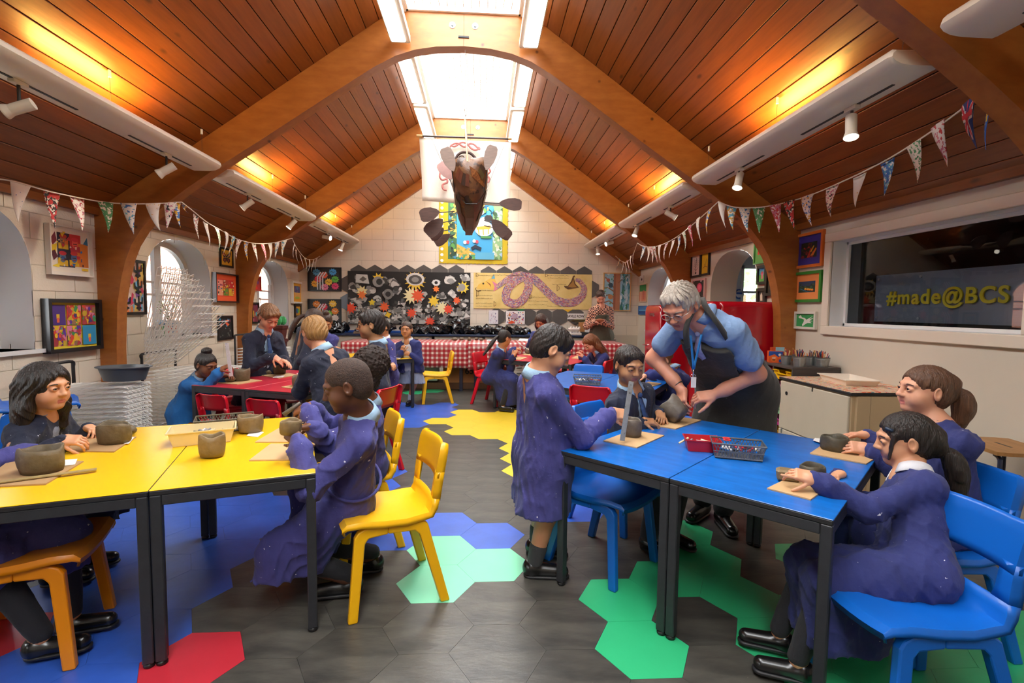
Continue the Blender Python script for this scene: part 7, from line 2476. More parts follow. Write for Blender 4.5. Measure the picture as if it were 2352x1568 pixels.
def hand_prims(wr, d, n, S, curl=.4, spread=.15, thumb=.5, left=False, point=0.):
 """wr wrist, d finger direction, n back-of-hand normal, S size (1 = adult); curl 0..1"""
 d = Vector(d).normalized()
 n = Vector(n)
 n = (n - d * n.dot(d)).normalized()
 x = d.cross(n).normalized()           # thumb side for a right hand
 if left:
  x = -x
 P = lambda a, b, c: Vector(wr) + (x * a + d * b + n * c) * S
 R = R3(x, d, n)
 L = [rbox(P(0, .045, 0), (.038 * S, .044 * S, .0135 * S), .012 * S, R, .012 * S), ell(P(.024, .026, -.008), (.017 * S, .028 * S, .014 * S), R, .010 * S), ell(P(-.022, .03, -.006), (.013 * S, .03 * S, .012 * S), R, .01 * S)]
 tips = []
 for i, (bx, ln, r) in enumerate(((.028, .070, .0083), (.0095, .078, .0086), (-.0095, .073, .0082), (-.0275, .056, .0072))):
  c = curl * (1. if not (point and i == 0) else (1 - point))
  a = 0.
  p = P(bx, .083 - .004 * abs(i - 1), 0)
  side_ = x * (spread * (.5 - i / 3) * .5 * (1 if i < 2 else 1))
  for j, (fr, mx) in enumerate(((.45, 1.25), (.32, 1.5), (.26, .95))):
   a += c * mx
   dr = (d * cos(a) - n * sin(a) + side_ * (1 - c * .7)).normalized()
   q = p + dr * (ln * fr * S)
   L.append(rc(p, q, r * S * (1 - .06 * j), r * S * (1 - .06 * (j + 1)), .0035 * S))
   p = q
  tips.append(p)
 p = P(.030, .018, -.006)
 t = thumb
 for j, (ln, r) in enumerate(((.038, .0115), (.032, .0098), (.026, .0085))):
  dr = (x * (.75 - .55 * t * (1 + j * .5)) + d * (.65 + .15 * j) - n * (.25 + .45 * t * (.4 + j * .5))).normalized()
  q = p + dr * (ln * S)
  L.append(rc(p, q, r * S, r * S * .9, .006 * S))
  p = q
 return L, tips, p
def build_hair(kind, m, C, ax, R, s, H, parent, org, h, opt):
 """hair cap and tails; C head centre, ax axes"""
 x, y, z = ax
 P = lambda a, b, c: Vector(C) + (x * a + y * b + z * c) * s
 th = {'buzz': .004, 'short': .012, 'tight': .006, 'long': .011, 'bob': .016, 'curly': .016, 'crop': .008}[kind]
 t = th
 L = [ell(P(0, -.014, .032), ((.073 + t) * s, (.090 + t) * s, (.078 + t) * s), R, .02 * s)]
 if kind in ('short', 'crop', 'buzz', 'curly', 'tight'):
  L.append(ell(P(0, -.045, -.02), ((.060 + t) * s, (.052 + t) * s, (.058 + t * .6) * s), R, .03 * s))
 if kind == 'short' and opt.get('fringe', 1):
  L.append(rc(P(-.044, .058, .072), P(.040, .068, .068), .018 * s, .018 * s, .02 * s))
 if kind == 'crop':
  L.append(rc(P(-.042, .046, .074), P(.042, .046, .074), .016 * s, .016 * s, .02 * s))
 if kind in ('long', 'bob'):
  dn = -.20 if kind == 'bob' else opt.get('drop', -.26)
  for q in (-1, 1):
   L.append(rc(P(q * .062, -.01, .03), P(q * .085, -.02, -.10), .030 * s, .034 * s, .03 * s))
   L.append(rc(P(q * .085, -.02, -.09), P(q * .088, -.02, dn), .036 * s, .026 * s, .03 * s))
   L.append(rc(P(q * .05, -.07, .0), P(q * .055, -.075, dn), .040 * s, .034 * s, .03 * s))
  L.append(rc(P(0, -.08, 0), P(0, -.09, dn), .045 * s, .04 * s, .03 * s))
 # face opening
 top = opt.get('line', .062)
 L.append(ell(P(0, .100, top - .098), ((.066 if kind in ('bob', 'long') else .078) * s, .080 * s, .098 * s), R, .010 * s, True))
 if kind in ('short', 'crop', 'buzz', 'tight', 'curly'):
  for q in (-1, 1):      # bare cheek, ear and temple
   L.append(ell(P(q * .090, .048, -.045), (.036 * s, .066 * s, .080 * s), R, .010 * s, True))
   L.append(ell(P(q * .092, -.008, -.020), (.032 * s, .030 * s, .040 * s), R, .006 * s, True))
  nape = opt.get('nape', -.062)
  cc = P(0, 0, nape)
  L.append(half((-z + y * .35), float((-z + y * .35).normalized().dot(cc)), .01 * s))
 for a in opt.get('extra', lambda P_, s_: [])(P, s):
  L.append(a)
 sd = opt.get('seed', 1)
 ru = opt.get('rough', {'short': .0032, 'crop': .002, 'buzz': .0, 'tight': .0012, 'long': .003, 'bob': .004, 'curly': .008}[kind]) * s
 xn, yn_, zn = V3(x), V3(y), V3(z)
 Cn = V3(C)
 def disp(Q):
  q = Q - Cn
  a, b, c = q @ xn, q @ yn_, q @ zn
  if kind == 'curly':
   return ru * (np.sin(a * 190 + sd) * np.sin(b * 180) * np.sin(c * 200) + .5 * np.sin(a * 90 + c * 70))
  az = np.arctan2(a, b + .02) + .25 * np.sin(c * 30 / s)
  return ru * (np.sin(az * 17 + sd + np.sin(c * 22) * 1.5) * .6 + np.sin(az * 43 + c * 25 + sd * 2) * .4)
 return sdf_object('hair', L, h, m, parent, org, disp, .02)
def person(label, head, neck, pelvis, face, wr, feet=None, sk='tan', hair=('short', 'black', {}), top='purple', lod=0, body=1., hs=1.06, up=(0, 0, 1), look=None, poleL=None, poleR=None,
   hL={}, hR={}, hem=.28, lap=None, collar='shirt', sleeve=.0, seed=1, right=None, extra_cloth=None, legs='skin', lookdown=.5, open_front=None, shoes=True, skirt=None, widen=1., arms=(True, True), short_sleeve=False, cuff=True, sock='sock', belt=False,
   tail=None, kneepole=None, cloth_disp=.0125, name='person'):
 """head/neck/pelvis world points; face = body facing (deg); wr = (left wrist, right wrist); feet = (left, right) ankles"""
 head, neck, pelvis = Vector(head), Vector(neck), Vector(pelvis)
 fd = Vector((cos(radians(face)), sin(radians(face)), 0))
 neck = head + (neck - head).normalized() * min((neck - head).length, .158 * hs)
 sp = (neck - pelvis).normalized()
 rt = fd.cross(Vector((0, 0, 1))).normalized() if right is None else Vector(right).normalized()
 rt = (rt - sp * rt.dot(sp)).normalized()
 fw = sp.cross(rt).normalized() if sp.cross(rt).dot(fd) > 0 else -sp.cross(rt).normalized()
 b = body
 org = Vector((pelvis.x, pelvis.y, 0))
 root = thing(name, label, 'person', org)
 hh = (.0032, .0046, .0066)[lod]
 hg = (.0027, .0040, .0056)[lod]
 hc = (.0068, .010, .0135)[lod]
 sw, hw = .140 * b, .085 * b
 shl = [neck - rt * sw - sp * .062 * b, neck + rt * sw - sp * .062 * b]
 hips = [pelvis - rt * hw, pelvis + rt * hw]
 ua, fa = .265 * b, .225 * b
 elb = []
 for i in (0, 1):
  pole = (poleL, poleR)[i]
  if pole is None:
   pole = (rt * (-.6 if i == 0 else .6) - Vector((0, 0, 1)) - fd * .4)
  w_ = Vector(wr[i])
  d_ = w_ - shl[i]
  if d_.length > (ua + fa) * .995:       # keep the arm reachable: slide the shoulder a little
   shl[i] = w_ - d_.normalized() * (ua + fa) * .99
  elb.append(ik(shl[i], w_, ua, fa, pole))
 # ---- skin
 lk = Vector(look) if look is not None else fd
 HP, P, ax, R = head_prims(head, lk, up, hs, lookdown and 1. or 1., 1., lookdown)
 nk = [rc(P(0, -.022, -.06), neck - sp * .03, .041 * hs, .047 * hs, .03), rc(neck - sp * .02, pelvis + sp * .1, .075 * b, .085 * b, .05)]
 SK = list(HP) + nk
 hands = []
 for i in (0, 1):
  if not arms[i]:
   continue
  w_ = Vector(wr[i])
  o_ = (hL, hR)[i]
  fdir = (w_ - elb[i]).normalized()
  d_ = Vector(o_.get('dir', fdir))
  n_ = Vector(o_.get('n', (0, 0, 1)))
  S = o_.get('S', .80 * b)
  hp, tips, tt = hand_prims(w_, d_, n_, S, o_.get('curl', .35), o_.get('spread', .25), o_.get('thumb', .4), i == 0, o_.get('point', 0.))
  fo = [rc(w_ + d_.normalized() * .012, w_ - fdir * .09, .0235 * S / .8 * .92, .030 * b, .02), rc(w_ - fdir * .08, elb[i], .031 * b, .040 * b, .03), rc(elb[i], shl[i], .042 * b, .05 * b, .03)]
  SK += hp + fo
  hands.append((w_, d_.normalized(), S, hp, fo, i))
 VV, QQ, MI = [], [], []
 off = 0
 boxes = []
 def region(pr, h, lo, hi, mi=None):
  nonlocal off
  v, q = mesh_field(field(pr), lo, hi, h)
  if len(q) == 0:
   return
  VV.append(v)
  QQ.append(q + off)
  MI.append(mi(v[q].mean(1)) if mi is not None else np.zeros(len(q), int))
  off += len(v)
  boxes.append((lo + h, hi - h))
 lo, hi = bounds(HP, .012)
 hc3 = V3(head)
 axn = [V3(a) for a in ax]
 def lipmi(c):
  q = (c - hc3)
  a, b_, z_ = q @ axn[0] / hs, q @ axn[1] / hs, q @ axn[2] / hs
  lip = (b_ > .069) & (np.abs(a) < .020 - .4 * np.abs(z_ + .056)) & (z_ < -.0475) & (z_ > -.068)
  return lip.astype(int)
 region(HP + nk, hh, lo, hi, lipmi)
 for (w_, d_, S, hp, fo, i) in hands:
  lo, hi = bounds(hp, .01)
  if short_sleeve:
   lo2, hi2 = bounds(hp + fo[:2], .01)
   region(hp + fo, hg * 1.15, lo2, hi2)
  else:
   region(hp + fo[:2], hg, lo, hi)
 coarse = nk + [p for hd in hands for p in hd[4]]
 ank = []
 if feet is not None:
  for i in (0, 1):
   a_ = Vector(feet[i])
   kp = kneepole if kneepole is not None else fd
   ll = .345 * b if lap is not None else max(.2, (hips[i] - a_).length * .503)
   kn = ik(hips[i], a_, ll, ll, kp)
   ank.append((kn, a_))
   coarse += [rc(hips[i], kn, .075 * b, .052 * b, .03), rc(kn, a_, .050 * b, .034 * b, .03)]
 lo, hi = bounds(coarse, .02)
 v, q = mesh_field(field(coarse), lo, hi, (.009, .012, .016)[lod])
 cc = v[q].mean(1)
 keepm = np.ones(len(q), bool)
 for (l_, h_) in boxes:
  keepm &= ~((cc > l_) & (cc < h_)).all(1)
 VV.append(v)
 QQ.append(q[keepm] + off)
 MI.append(np.zeros(keepm.sum(), int))
 me = np_mesh('body', np.concatenate(VV) - V3(org), np.concatenate(QQ), [SKIN[sk], mat('lips_' + sk, LIPS[sk], .45)], np.concatenate(MI))
 bodyo = link('body', me, root)
 # ---- eyes, brows
 hm = HAIR[hair[1]]
 for q in (-1, 1):
  c = P(q * .030, .0735, .0035 - .002 * lookdown)
  gz = (ax[1] - ax[2] * .5 * lookdown).normalized()
  mb = MB()
  r_ = .0122 * hs
  N_ = 14
  mb.ball((0, 0, 0), r_, N_, None)
  mb.v = [tuple(Vector(p_)) for p_ in mb.v]
  mb.m = []
  for f_ in mb.f:
   cc_ = sum((Vector(mb.v[j]) for j in f_), Vector()) / len(f_)
   mb.m.append(1 if cc_.normalized().dot(gz) > .86 else 0)
  e = mb.build('eye', [M_eye, M_iris2 if opt_iris(hair[1]) else M_iris], root, smooth=True)
  e.location = c - org
  brow = MB().tube(smoothpath([P(q * .013, .0845, .0215) - org, P(q * .030, .0835, .0265) - org, P(q * .047, .071, .0215) - org], 4), .0024 * hs, n=6, rs=None)
  brow.build('eyebrow', hm if hair[1] != 'grey' else HAIR['grey'], root, smooth=True)
  la = MB().tube(smoothpath([P(q * .019, .0845, .0065 - .004 * lookdown) - org, P(q * .030, .0885, .0085 - .0055 * lookdown) - org, P(q * .042, .081, .005 - .004 * lookdown) - org], 4), .0013 * hs, n=5)
  la.build('eyelashes', HAIR['black'], root)
 # ---- hair
 build_hair(hair[0], hm, head, ax, R, hs, None, root, org, (.0042, .0055, .0072)[lod], hair[2])
 for (nm, mt, pr, h_) in (tail(P, hs, head, ax) if tail else []):
  kk = V3(ax[0])
  sdf_object(nm, pr, h_ * (1, 1.3, 1.7)[lod], mt, root, org, (lambda Q: .0022 * np.sin(Q @ kk * 260 + np.sin(Q[:, 2] * 30) * 2)) if nm == 'ponytail' else None)
 # ---- clothes
 T = []
 for i, q in ((0, -1), (1, 1)):
  T.append(rc(neck + rt * q * .070 * b - sp * .085 * b + fw * .008, pelvis + rt * q * .070 * b + sp * .02, .083 * b * widen, .102 * b * widen, .07))
  T.append(rc(neck + rt * q * .03 - sp * .05 * b, shl[i], .050 * b, .048 * b, .045))
 for i in (0, 1):
  if not arms[i]:
   continue
  w_ = Vector(wr[i])
  fdir = (w_ - elb[i]).normalized()
  T.append(rc(shl[i], elb[i], .052 * b, .052 * b + sleeve, .035) if not short_sleeve else rc(shl[i], shl[i].lerp(elb[i], .62), .056 * b, .066 * b, .035))
  if not short_sleeve:
   T.append(rc(elb[i], w_ - fdir * .055, .054 * b + sleeve, .046 * b + sleeve, .02))
   T.append(ell(w_ - fdir * .05, (.048 * b + sleeve,) * 3, None, .02))
   T.append(rc(w_ - fdir * .03, w_ - fdir * .004, .036 * b, .031 * b, .012))
 if lap is None:             # standing or leaning: skirt of the smock falls from the hips
  base = [pelvis + rt * q * .075 * b for q in (-1, 1)]
  for i, q in ((0, -1), (1, 1)):
   foot_ = Vector(feet[i]) if feet is not None else base[i]
   bt = Vector((base[i].x * .55 + foot_.x * .45, base[i].y * .55 + foot_.y * .45, hem - .06))
   T.append(rc(base[i], bt, .105 * b * widen, .125 * b * widen, .09))
 else:
  for i in (0, 1):
   kn, a_ = ank[i] if ank else (pelvis + fd * .34, None)
   T.append(rc(hips[i] + Vector((0, 0, .01)), kn + Vector((0, 0, .012)), .100 * b, .078 * b, .06))
   T.append(rc(kn + Vector((0, 0, .0)), Vector((kn.x, kn.y, hem - .05)) + fd * lap.get('fwd', 0.) - fd * lap.get('back', .06), .080 * b, .100 * b, .08))
   if lap.get('side', True):
    T.append(rc(hips[i].lerp(kn, .5), Vector((hips[i].lerp(kn, .55).x, hips[i].lerp(kn, .55).y, max(hem, .2))), .09 * b, .075 * b, .08))
 if extra_cloth:
  T += extra_cloth(dict(rt=rt, fw=fw, sp=sp, neck=neck, pelvis=pelvis, shl=shl, elb=elb, hips=hips, fd=fd, ank=ank, b=b))
 T.append(rc(neck - rt * .035 * b - sp * .03, neck + rt * .035 * b - sp * .03, .064 * b, .064 * b, .04))
 cutn = [ell(neck + sp * .050 + fw * .016, (.055 * hs, .055 * hs, .045 * hs), None, .008, True)]
 cut = [half((0, 0, -1), -hem, .003)] if hem is not None else []
 OF = []
 if open_front:
  w0, w1, ln = open_front
  a0 = neck + fw * .125 * b - sp * .02
  a1 = neck + fw * .15 * b - sp * ln
  OF = [rc(a0, a1, w0, w1, .012, True)]
 cl = sdf_object('smock', T + cutn + OF + cut, hc, CL[top], root, org, folds(cloth_disp, seed))
 if open_front or collar:
  if open_front:
   sh = []
   for i, q in ((0, -1), (1, 1)):
    sh.append(rc(neck + rt * q * .060 * b - sp * .085 * b + fw * .004, pelvis + rt * q * .06 * b + sp * .04, .080 * b * widen, .096 * b * widen, .07))
   sh.append(rc(neck - sp * .07, neck - sp * .02, .07 * b, .055 * b, .04))
   sdf_object('shirt', sh, hc, CL[collar or 'shirt'], root, org, folds(.003, seed + 9))
 if collar:
  na = (P(0, -.02, -.06) - neck).normalized()
  cx_, cy_, cz_ = basis(fw, na)
  rows = []
  for (r_, z_, dy) in ((.056, .040, 0), (.060, .042, 0), (.067, .020, .004), (.074, -.004, .008)):
   row = []
   for k_ in range(23):
    a = radians(-152 + 304 * k_ / 22) - pi / 2 + pi
    a = pi * 1.5 + radians(-152 + 304 * k_ / 22)
    rr = r_ * hs * (1.0 + .05 * sin(a * 3))
    pz = z_ - .016 * (1 + sin(a)) * .5 * (1 if z_ > .03 else 1.2)
    row.append(neck + sp * .012 + (cx_ * cos(a) * rr * 1.08 + cy_ * (sin(a) * rr) + na * pz * hs) - org)
   rows.append(row)
  o_ = MB().grid(rows).build('collar', CL[collar], root, smooth=True)
  o_.modifiers.new('thick', 'SOLIDIFY').thickness = .004
 if belt:
  rr_ = []
  for k_ in range(24):
   a = 2 * pi * k_ / 24
   rr_.append(pelvis + sp * belt + rt * (.180 * b * widen * cos(a)) + fw * (.128 * b * widen * sin(a)) - org)
  MB().tube(rr_, .008, n=6, closed=True).build('belt_tie', CL[top], root, smooth=True)
 # ---- legs, socks, shoes
 if feet is not None:
  for i in (0, 1):
   kn, a_ = ank[i]
   if legs != 'skin':
    sdf_object('trouser_leg' if legs == 'trouser' else 'tights_leg', [rc(hips[i], kn, .082 * b, .062 * b, .03), rc(kn, a_ + Vector((0, 0, .02)), .060 * b, (.052 if legs == 'trouser' else .040) * b, .03)], (.009, .012, .016)[lod], CL[legs], root, org, folds(.003, seed + i))
   elif sock:
    sdf_object('sock', [rc(a_, a_.lerp(kn, .28), .038 * b, .044 * b, .01)], (.006, .009, .012)[lod], CL[sock], root, org)
   if shoes:
    tf = fd if not isinstance(shoes, (tuple, list)) else Vector(shoes[i]).normalized()
    z0 = a_.z - .075 * b
    up_ = Vector((0, 0, 1))
    hl = a_ - up_ * .03 * b - tf * .02
    toe = a_ + tf * .135 * b
    toe.z = z0 + .034
    sh = [ell(hl, (.037 * b, .037 * b, .042 * b), None, .02), rc(hl + Vector((0, 0, -.008)), toe, .036 * b, .030 * b, .03), half((0, 0, -1), -(z0 + .012), .004), half((0, 0, 1), a_.z + .004, .004)]
    so = sdf_object('shoe', sh, (.0055, .008, .011)[lod], M_shoe, root, org)
    sl = [rc(Vector((hl.x, hl.y, z0 + .01)), Vector((toe.x, toe.y, z0 + .01)), .038 * b, .034 * b, .01), half((0, 0, 1), z0 + .016, .003), half((0, 0, -1), -z0, .003)]
    if so:
     sdf_object('sole', sl, (.0055, .008, .011)[lod], M_edge, so, org)
 info = dict(root=root, org=org, P=P, ax=ax, rt=rt, fw=fw, sp=sp, fd=fd, neck=neck, pelvis=pelvis, shl=shl, elb=elb, hips=hips, ank=ank, T=T, cutn=cutn, b=b, hs=hs, hc=hc, hands=hands)
 return info
def opt_iris(h):
 return h in ('grey', 'light')
def ponytail(m, tie, path, r0=.022, rs=None, lodh=.005, tiecol=None):
 """tail following head-local points"""
 def go(P, s, head, ax):
  pts = smoothpath([P(*q) for q in path], 4)
  n = len(pts)
  pr = []
  for i in range(n - 1):
   f = lambda t: (r0 * (.65 + .75 * min(1, t * 2.2)) * (1 if t < .6 else 1 - (t - .6) * 1.6)) * s
   pr.append(rc(pts[i], pts[i + 1], f(i / n), f((i + 1) / n), .01))
  out = [('ponytail', m, pr, lodh)]
  if tie:
   t0 = P(*path[0])
   t1 = P(*path[1])
   d = (t1 - t0).normalized()
   out.append(('hair_tie', tie, [rc(t0 + d * .0, t0 + d * .018, .022 * s, .022 * s, .005)], .005))
  return out
 return go
# ------------------------------------------------------------------ the people in the room
def Wh(px, py, Z):
 return Wz(px, py, Z)
def floor_ankle(px, py, z=.085):
 p = Wz(px, py, 0)
 return Vector((p.x, p.y, z))
UPF = Vector((0, 0, 1))
def fdir(a, z=0.):
 return Vector((cos(radians(a)), sin(radians(a)), z))
def child_of(info, mb, name, m, smooth=True):
 mb.v = [tuple(Vector(p) - info['org']) for p in mb.v]
 return mb.build(name, m, info['root'], smooth=smooth)
def add_tie(I, m, ln=.3, top=.03):
 n, fw, sp, rt, b = I['neck'], I['fw'], I['sp'], I['rt'], I['b']
 rows = []
 for k in range(8):
  q = k / 7
  w = (.016 if k == 0 else .014 + .022 * q) if k < 7 else .002
  c = n - sp * (top + ln * q) + fw * ((.066 + .050 * min(1, q * 2.2)) * b + .012)
  rows.append([c - rt * w, c + fw * .006, c + rt * w])
 o = child_of(I, MB().grid(rows), 'tie', m)
 o.modifiers.new('thick', 'SOLIDIFY').thickness = .006
 kn = MB().ball(n - sp * (top - .01) + fw * .078 * b, (.018, .016, .018), 10)
 child_of(I, kn, 'tie_knot', m)
def add_glasses(I, m, clear=True):
 P, hs = I['P'], I['hs']
 mb = MB()
 for q in (-1, 1):
  mb.tube([P(q * .031 + .021 * cos(a), .0945, .002 + .016 * sin(a)) for a in [2 * pi * i / 16 for i in range(16)]], .0016 * hs, n=5, closed=True)
  mb.tube([P(q * .052, .094, .006), P(q * .074, .06, .008), P(q * .078, -.005, .004)], .0014 * hs, n=5)
 mb.tube([P(-.010, .0955, .004), P(0, .0975, .007), P(.010, .0955, .004)], .0016 * hs, n=5)
 child_of(I, mb, 'glasses', m)
# --- 1 boy in the foreground at the yellow table
I = person('smiling boy with close cropped hair in a purple smock, sitting on the near yellow chair', W(797, 886, 2.36), W(836, 966, 2.45), W(806, 1140, 2.56), 196,
   (W(684, 1010, 2.34), W(716, 978, 2.54)), (Vector((-.66, 2.46, .09)), Vector((-.60, 2.68, .09))), sk='dark', hair=('buzz', 'buzz', {'line': .070}), top='purple', look=(-.93, -.16, -.30), lookdown=.6, hs=1.14, body=1.08,
   hL=dict(dir=(-.75, .45, .35), n=(-.35, -.8, .3), curl=.5, thumb=.3), hR=dict(dir=(-.85, -.30, -.10), n=(-.2, .2, .95), curl=.55, thumb=.6), poleL=(.25, -.55, -1), poleR=(.3, .6, -1), hem=.165, lap=dict(back=-.02), kneepole=fdir(196, 1.0), seed=3,
   belt=.12, legs='tights', shoes=(fdir(190), fdir(190)))
pot(0, 0, 46, 32, 'ball of clay held by the smiling boy', clay=2, seed=31, at=W(668, 996, 2.37))
# --- 2 child with curly hair beside him
I = person('child with a curly hair puff in a purple smock, half hidden behind the smiling boy', W(822, 872, 2.92), W(850, 940, 2.98), W(842, 1062, 3.05), 201,
   (W(704, 935, 2.82), W(716, 930, 3.02)), (Vector((-.86, 2.98, .09)), Vector((-.8, 3.2, .09))), sk='brown', hair=('curly', 'afro', {'extra': lambda P, s: [ell(P(0, -.105, .065), (.10 * s, .095 * s, .095 * s), None, .02)], 'rough': .006}), top='purple', look=(-.93, -.1, -.35),
   hs=1.06, body=1.04, lod=0, hL=dict(dir=(-.9, .1, -.35), n=(0, -.4, .9), curl=.75, thumb=.7), hR=dict(dir=(-.9, -.1, -.2), n=(.1, .3, .9), curl=.6), hem=.2, lap=dict(back=0.), kneepole=fdir(201, 1.0), seed=5, legs='tights', poleL=(.3, -.5, -.8), poleR=(.3, .6, -.8))
tag(MB().cyl((0, 0, 0), W(651, 952, 2.80) - W(690, 925, 2.83), .010, .013, n=8).build('clay_tool', CLAY[1], None, smooth=True, loc=W(690, 925, 2.83)), 'clay covered stick in the curly haired child\'s hand', 'tool')
# --- 3 standing boy with the ruler
I = person('boy with short black hair standing in a long purple smock, holding a ruler', W(1268, 802, 2.62), W(1236, 862, 2.64), W(1246, 1055, 2.70), 12,
   (W(1330, 1000, 2.86), W(1404, 948, 2.66)), (floor_ankle(1232, 1272), floor_ankle(1228, 1322)), sk='asian', hair=('crop', 'black', {'line': .066}), top='purple', look=(.82, .05, -.52), lookdown=.9, hs=1.13, body=1.12,
   hR=dict(dir=(.9, .05, -.12), n=(.0, -.75, .6), curl=.85, thumb=.8), hL=dict(dir=(.8, .1, -.5), n=(0, 0, 1), curl=.4), poleR=(.1, -.25, -1), poleL=(.2, .3, -1), hem=.36, seed=7, widen=1.12, shoes=(fdir(-8), fdir(-8)), sock='sock')
rl = thing('ruler', 'clay marked grey ruler held upright against the pot by the standing boy', 'ruler', W(1429, 1012, 2.60))
_p0, _p1 = W(1429, 1012, 2.60), W(1450, 876, 2.62)
_d = (_p1 - _p0)
_ux = Vector((.96, -.25, 0))
MB().bbox((-.0135, -.0015, 0), (.0135, .0015, _d.length), .001, frameM((0, 0, 0), *(lambda z: (((_ux - z * _ux.dot(z)).normalized()), z.cross((_ux - z * _ux.dot(z)).normalized()), z))(_d.normalized()))).build('ruler_blade', mat('grey_ruler', '#8f8f8c', .5, noise=.3, nscale=30, specks=[('#55504a', 60, .62)]), rl)
# --- 4 seated boy with the tie
I = person('dark haired boy in a navy jacket and striped tie sitting behind the blue table', W(1445, 838, 3.04), W(1447, 902, 3.10), W(1452, 1075, 3.22), -58,
   (W(1516, 946, 3.10), W(1476, 966, 2.98)), (Vector((1.2, 2.95, .09)), Vector((1.02, 2.85, .09))), sk='olive', hair=('crop', 'black', {'line': .067}), top='navy', look=(.22, -.90, -.26), lookdown=.75, hs=1.07, body=1.04,
   hL=dict(dir=(-.2, -.75, -.3), n=(.3, 0, .9), curl=.55), hR=dict(dir=(.9, -.15, -.05), n=(0, -.3, .9), curl=.4, thumb=.5), hem=.40, lap=dict(back=.05), kneepole=fdir(-58, 1.0), seed=11, open_front=(.062, .035, .34), legs='trouser')
add_tie(I, CL['tie'])
# --- 5 girl with the brown ponytail
I = person('girl with a brown ponytail in a navy smock gazing up on the right', W(2122, 897, 2.24), W(2152, 985, 2.20), W(2158, 1205, 2.14), 172,
   (W(1992, 1030, 2.36), W(1990, 998, 2.55)), (Vector((1.75, 2.0, .09)), Vector((1.75, 2.2, .09))), sk='fair', hair=('tight', 'brown', {'line': .060, 'rough': .002, 'extra': lambda P, s: [rc(P(.0, -.09, .03), P(0, -.11, -.01), .05 * s, .03 * s, .03)]}), top='indigo', look=(-.97, .20, .06), lookdown=0., hs=1.10, body=1.08,
   hL=dict(dir=(-.9, .3, .05), n=(-.2, -.7, .6), curl=.35, thumb=.2), hR=dict(dir=(-.97, .1, .0), n=(.1, .1, .95), curl=.12, thumb=.3), hem=.3, lap=dict(back=0.), kneepole=fdir(172, 1.), seed=13, legs='tights', collar=None, poleL=(.3, -.4, -1),
   tail=ponytail(HAIR['brown'], CL['navy'], [(0, -.112, -.005), (0, -.150, -.012), (.0, -.165, -.07), (0, -.150, -.15)], .028))
# --- 6 girl with the black ponytail, nearest on the right
I = person('girl with a black ponytail and hair clip in a blue smock, nearest right', W(2078, 1010, 2.0), W(2092, 1102, 1.92), W(2098, 1330, 1.74), 158,
   (W(1868, 1098, 1.88), W(1930, 1088, 2.08)), (Vector((1.25, 1.78, .09)), Vector((1.28, 1.95, .09))), sk='asian', hair=('tight', 'black', {'line': .058, 'rough': .0018, 'extra': lambda P, s: [rc(P(-.066, .045, .035), P(-.062, .072, -.06), .010 * s, .006 * s, .01), rc(P(.0, -.085, .0), P(0, -.108, -.045), .055 * s, .03 * s, .03)]}), top='indigo', look=(-.86, .48, -.16), lookdown=.5,
   hs=1.07, body=.96, hL=dict(dir=(-.8, .35, .15), n=(-.1, -.55, .75), curl=.4, thumb=.2, point=1.), hR=dict(dir=(-.75, -.4, -.1), n=(0, .4, .8), curl=.5), poleL=(.2, -.35, -1), poleR=(.3, .4, -1), hem=.18, lap=dict(back=.0), kneepole=fdir(165, 1.1), seed=17, legs='tights', collar='white',
   tail=ponytail(HAIR['black'], CL['navy'], [(0, -.115, -.05), (.0, -.140, -.075), (0, -.152, -.15), (0, -.135, -.30)], .026))
P = I['P']
child_of(I, MB().tube([P(-.050, .068, .062), P(-.062, .045, .052)], .008, n=6), 'hair_clip', mat('navy_clip', '#26364a', .4))
MB_ = MB()
for (dx, dz, rr) in ((0, 0, .011), (.002, -.022, .009)):
 pass
# --- 7 girl with the long black hair on the left
I = person('girl with loose black hair in a navy smock at the yellow table', W(106, 890, 2.66), W(88, 968, 2.72), W(70, 1130, 2.72), 12,
   (W(205, 982, 2.82), W(143, 1010, 2.50)), (Vector((-2.2, 2.78, .09)), Vector((-2.2, 2.6, .09))), sk='asian', hair=('bob', 'black', {'line': .066, 'seed': 4, 'rough': .004}), top='navy', look=(.97, -.16, -.05), lookdown=.2, hs=1.08, body=1.04,
   hL=dict(dir=(.75, -.5, -.1), n=(.2, .3, .9), curl=.45), hR=dict(dir=(.95, .15, -.05), n=(-.2, -.5, .8), curl=.45, thumb=.6), hem=.3, lap=dict(back=.02), kneepole=fdir(12, 1.), seed=19, open_front=(.045, .02, .2), collar='greydress', legs='tights')
# --- 8 child cut off at the left edge
I = person('child in a purple smock cut off at the left edge, only an arm showing', W(-110, 905, 2.3), W(-125, 985, 2.28), W(-110, 1150, 2.08), 15,
   (W(-70, 1050, 2.3), W(84, 1032, 2.46)), (Vector((-1.8, 2.2, .09)), Vector((-1.8, 2.05, .09))), sk='tan', hair=('crop', 'black', {}), top='purple', look=(.95, .0, -.3), hs=1.05, body=1.02, lod=1,
   hR=dict(dir=(.9, -.2, -.35), n=(.2, .3, .9), curl=.4), hem=.3, lap=dict(back=.02), kneepole=fdir(15, 1.), seed=23, legs='tights', poleR=(-.2, -.4, -.8))
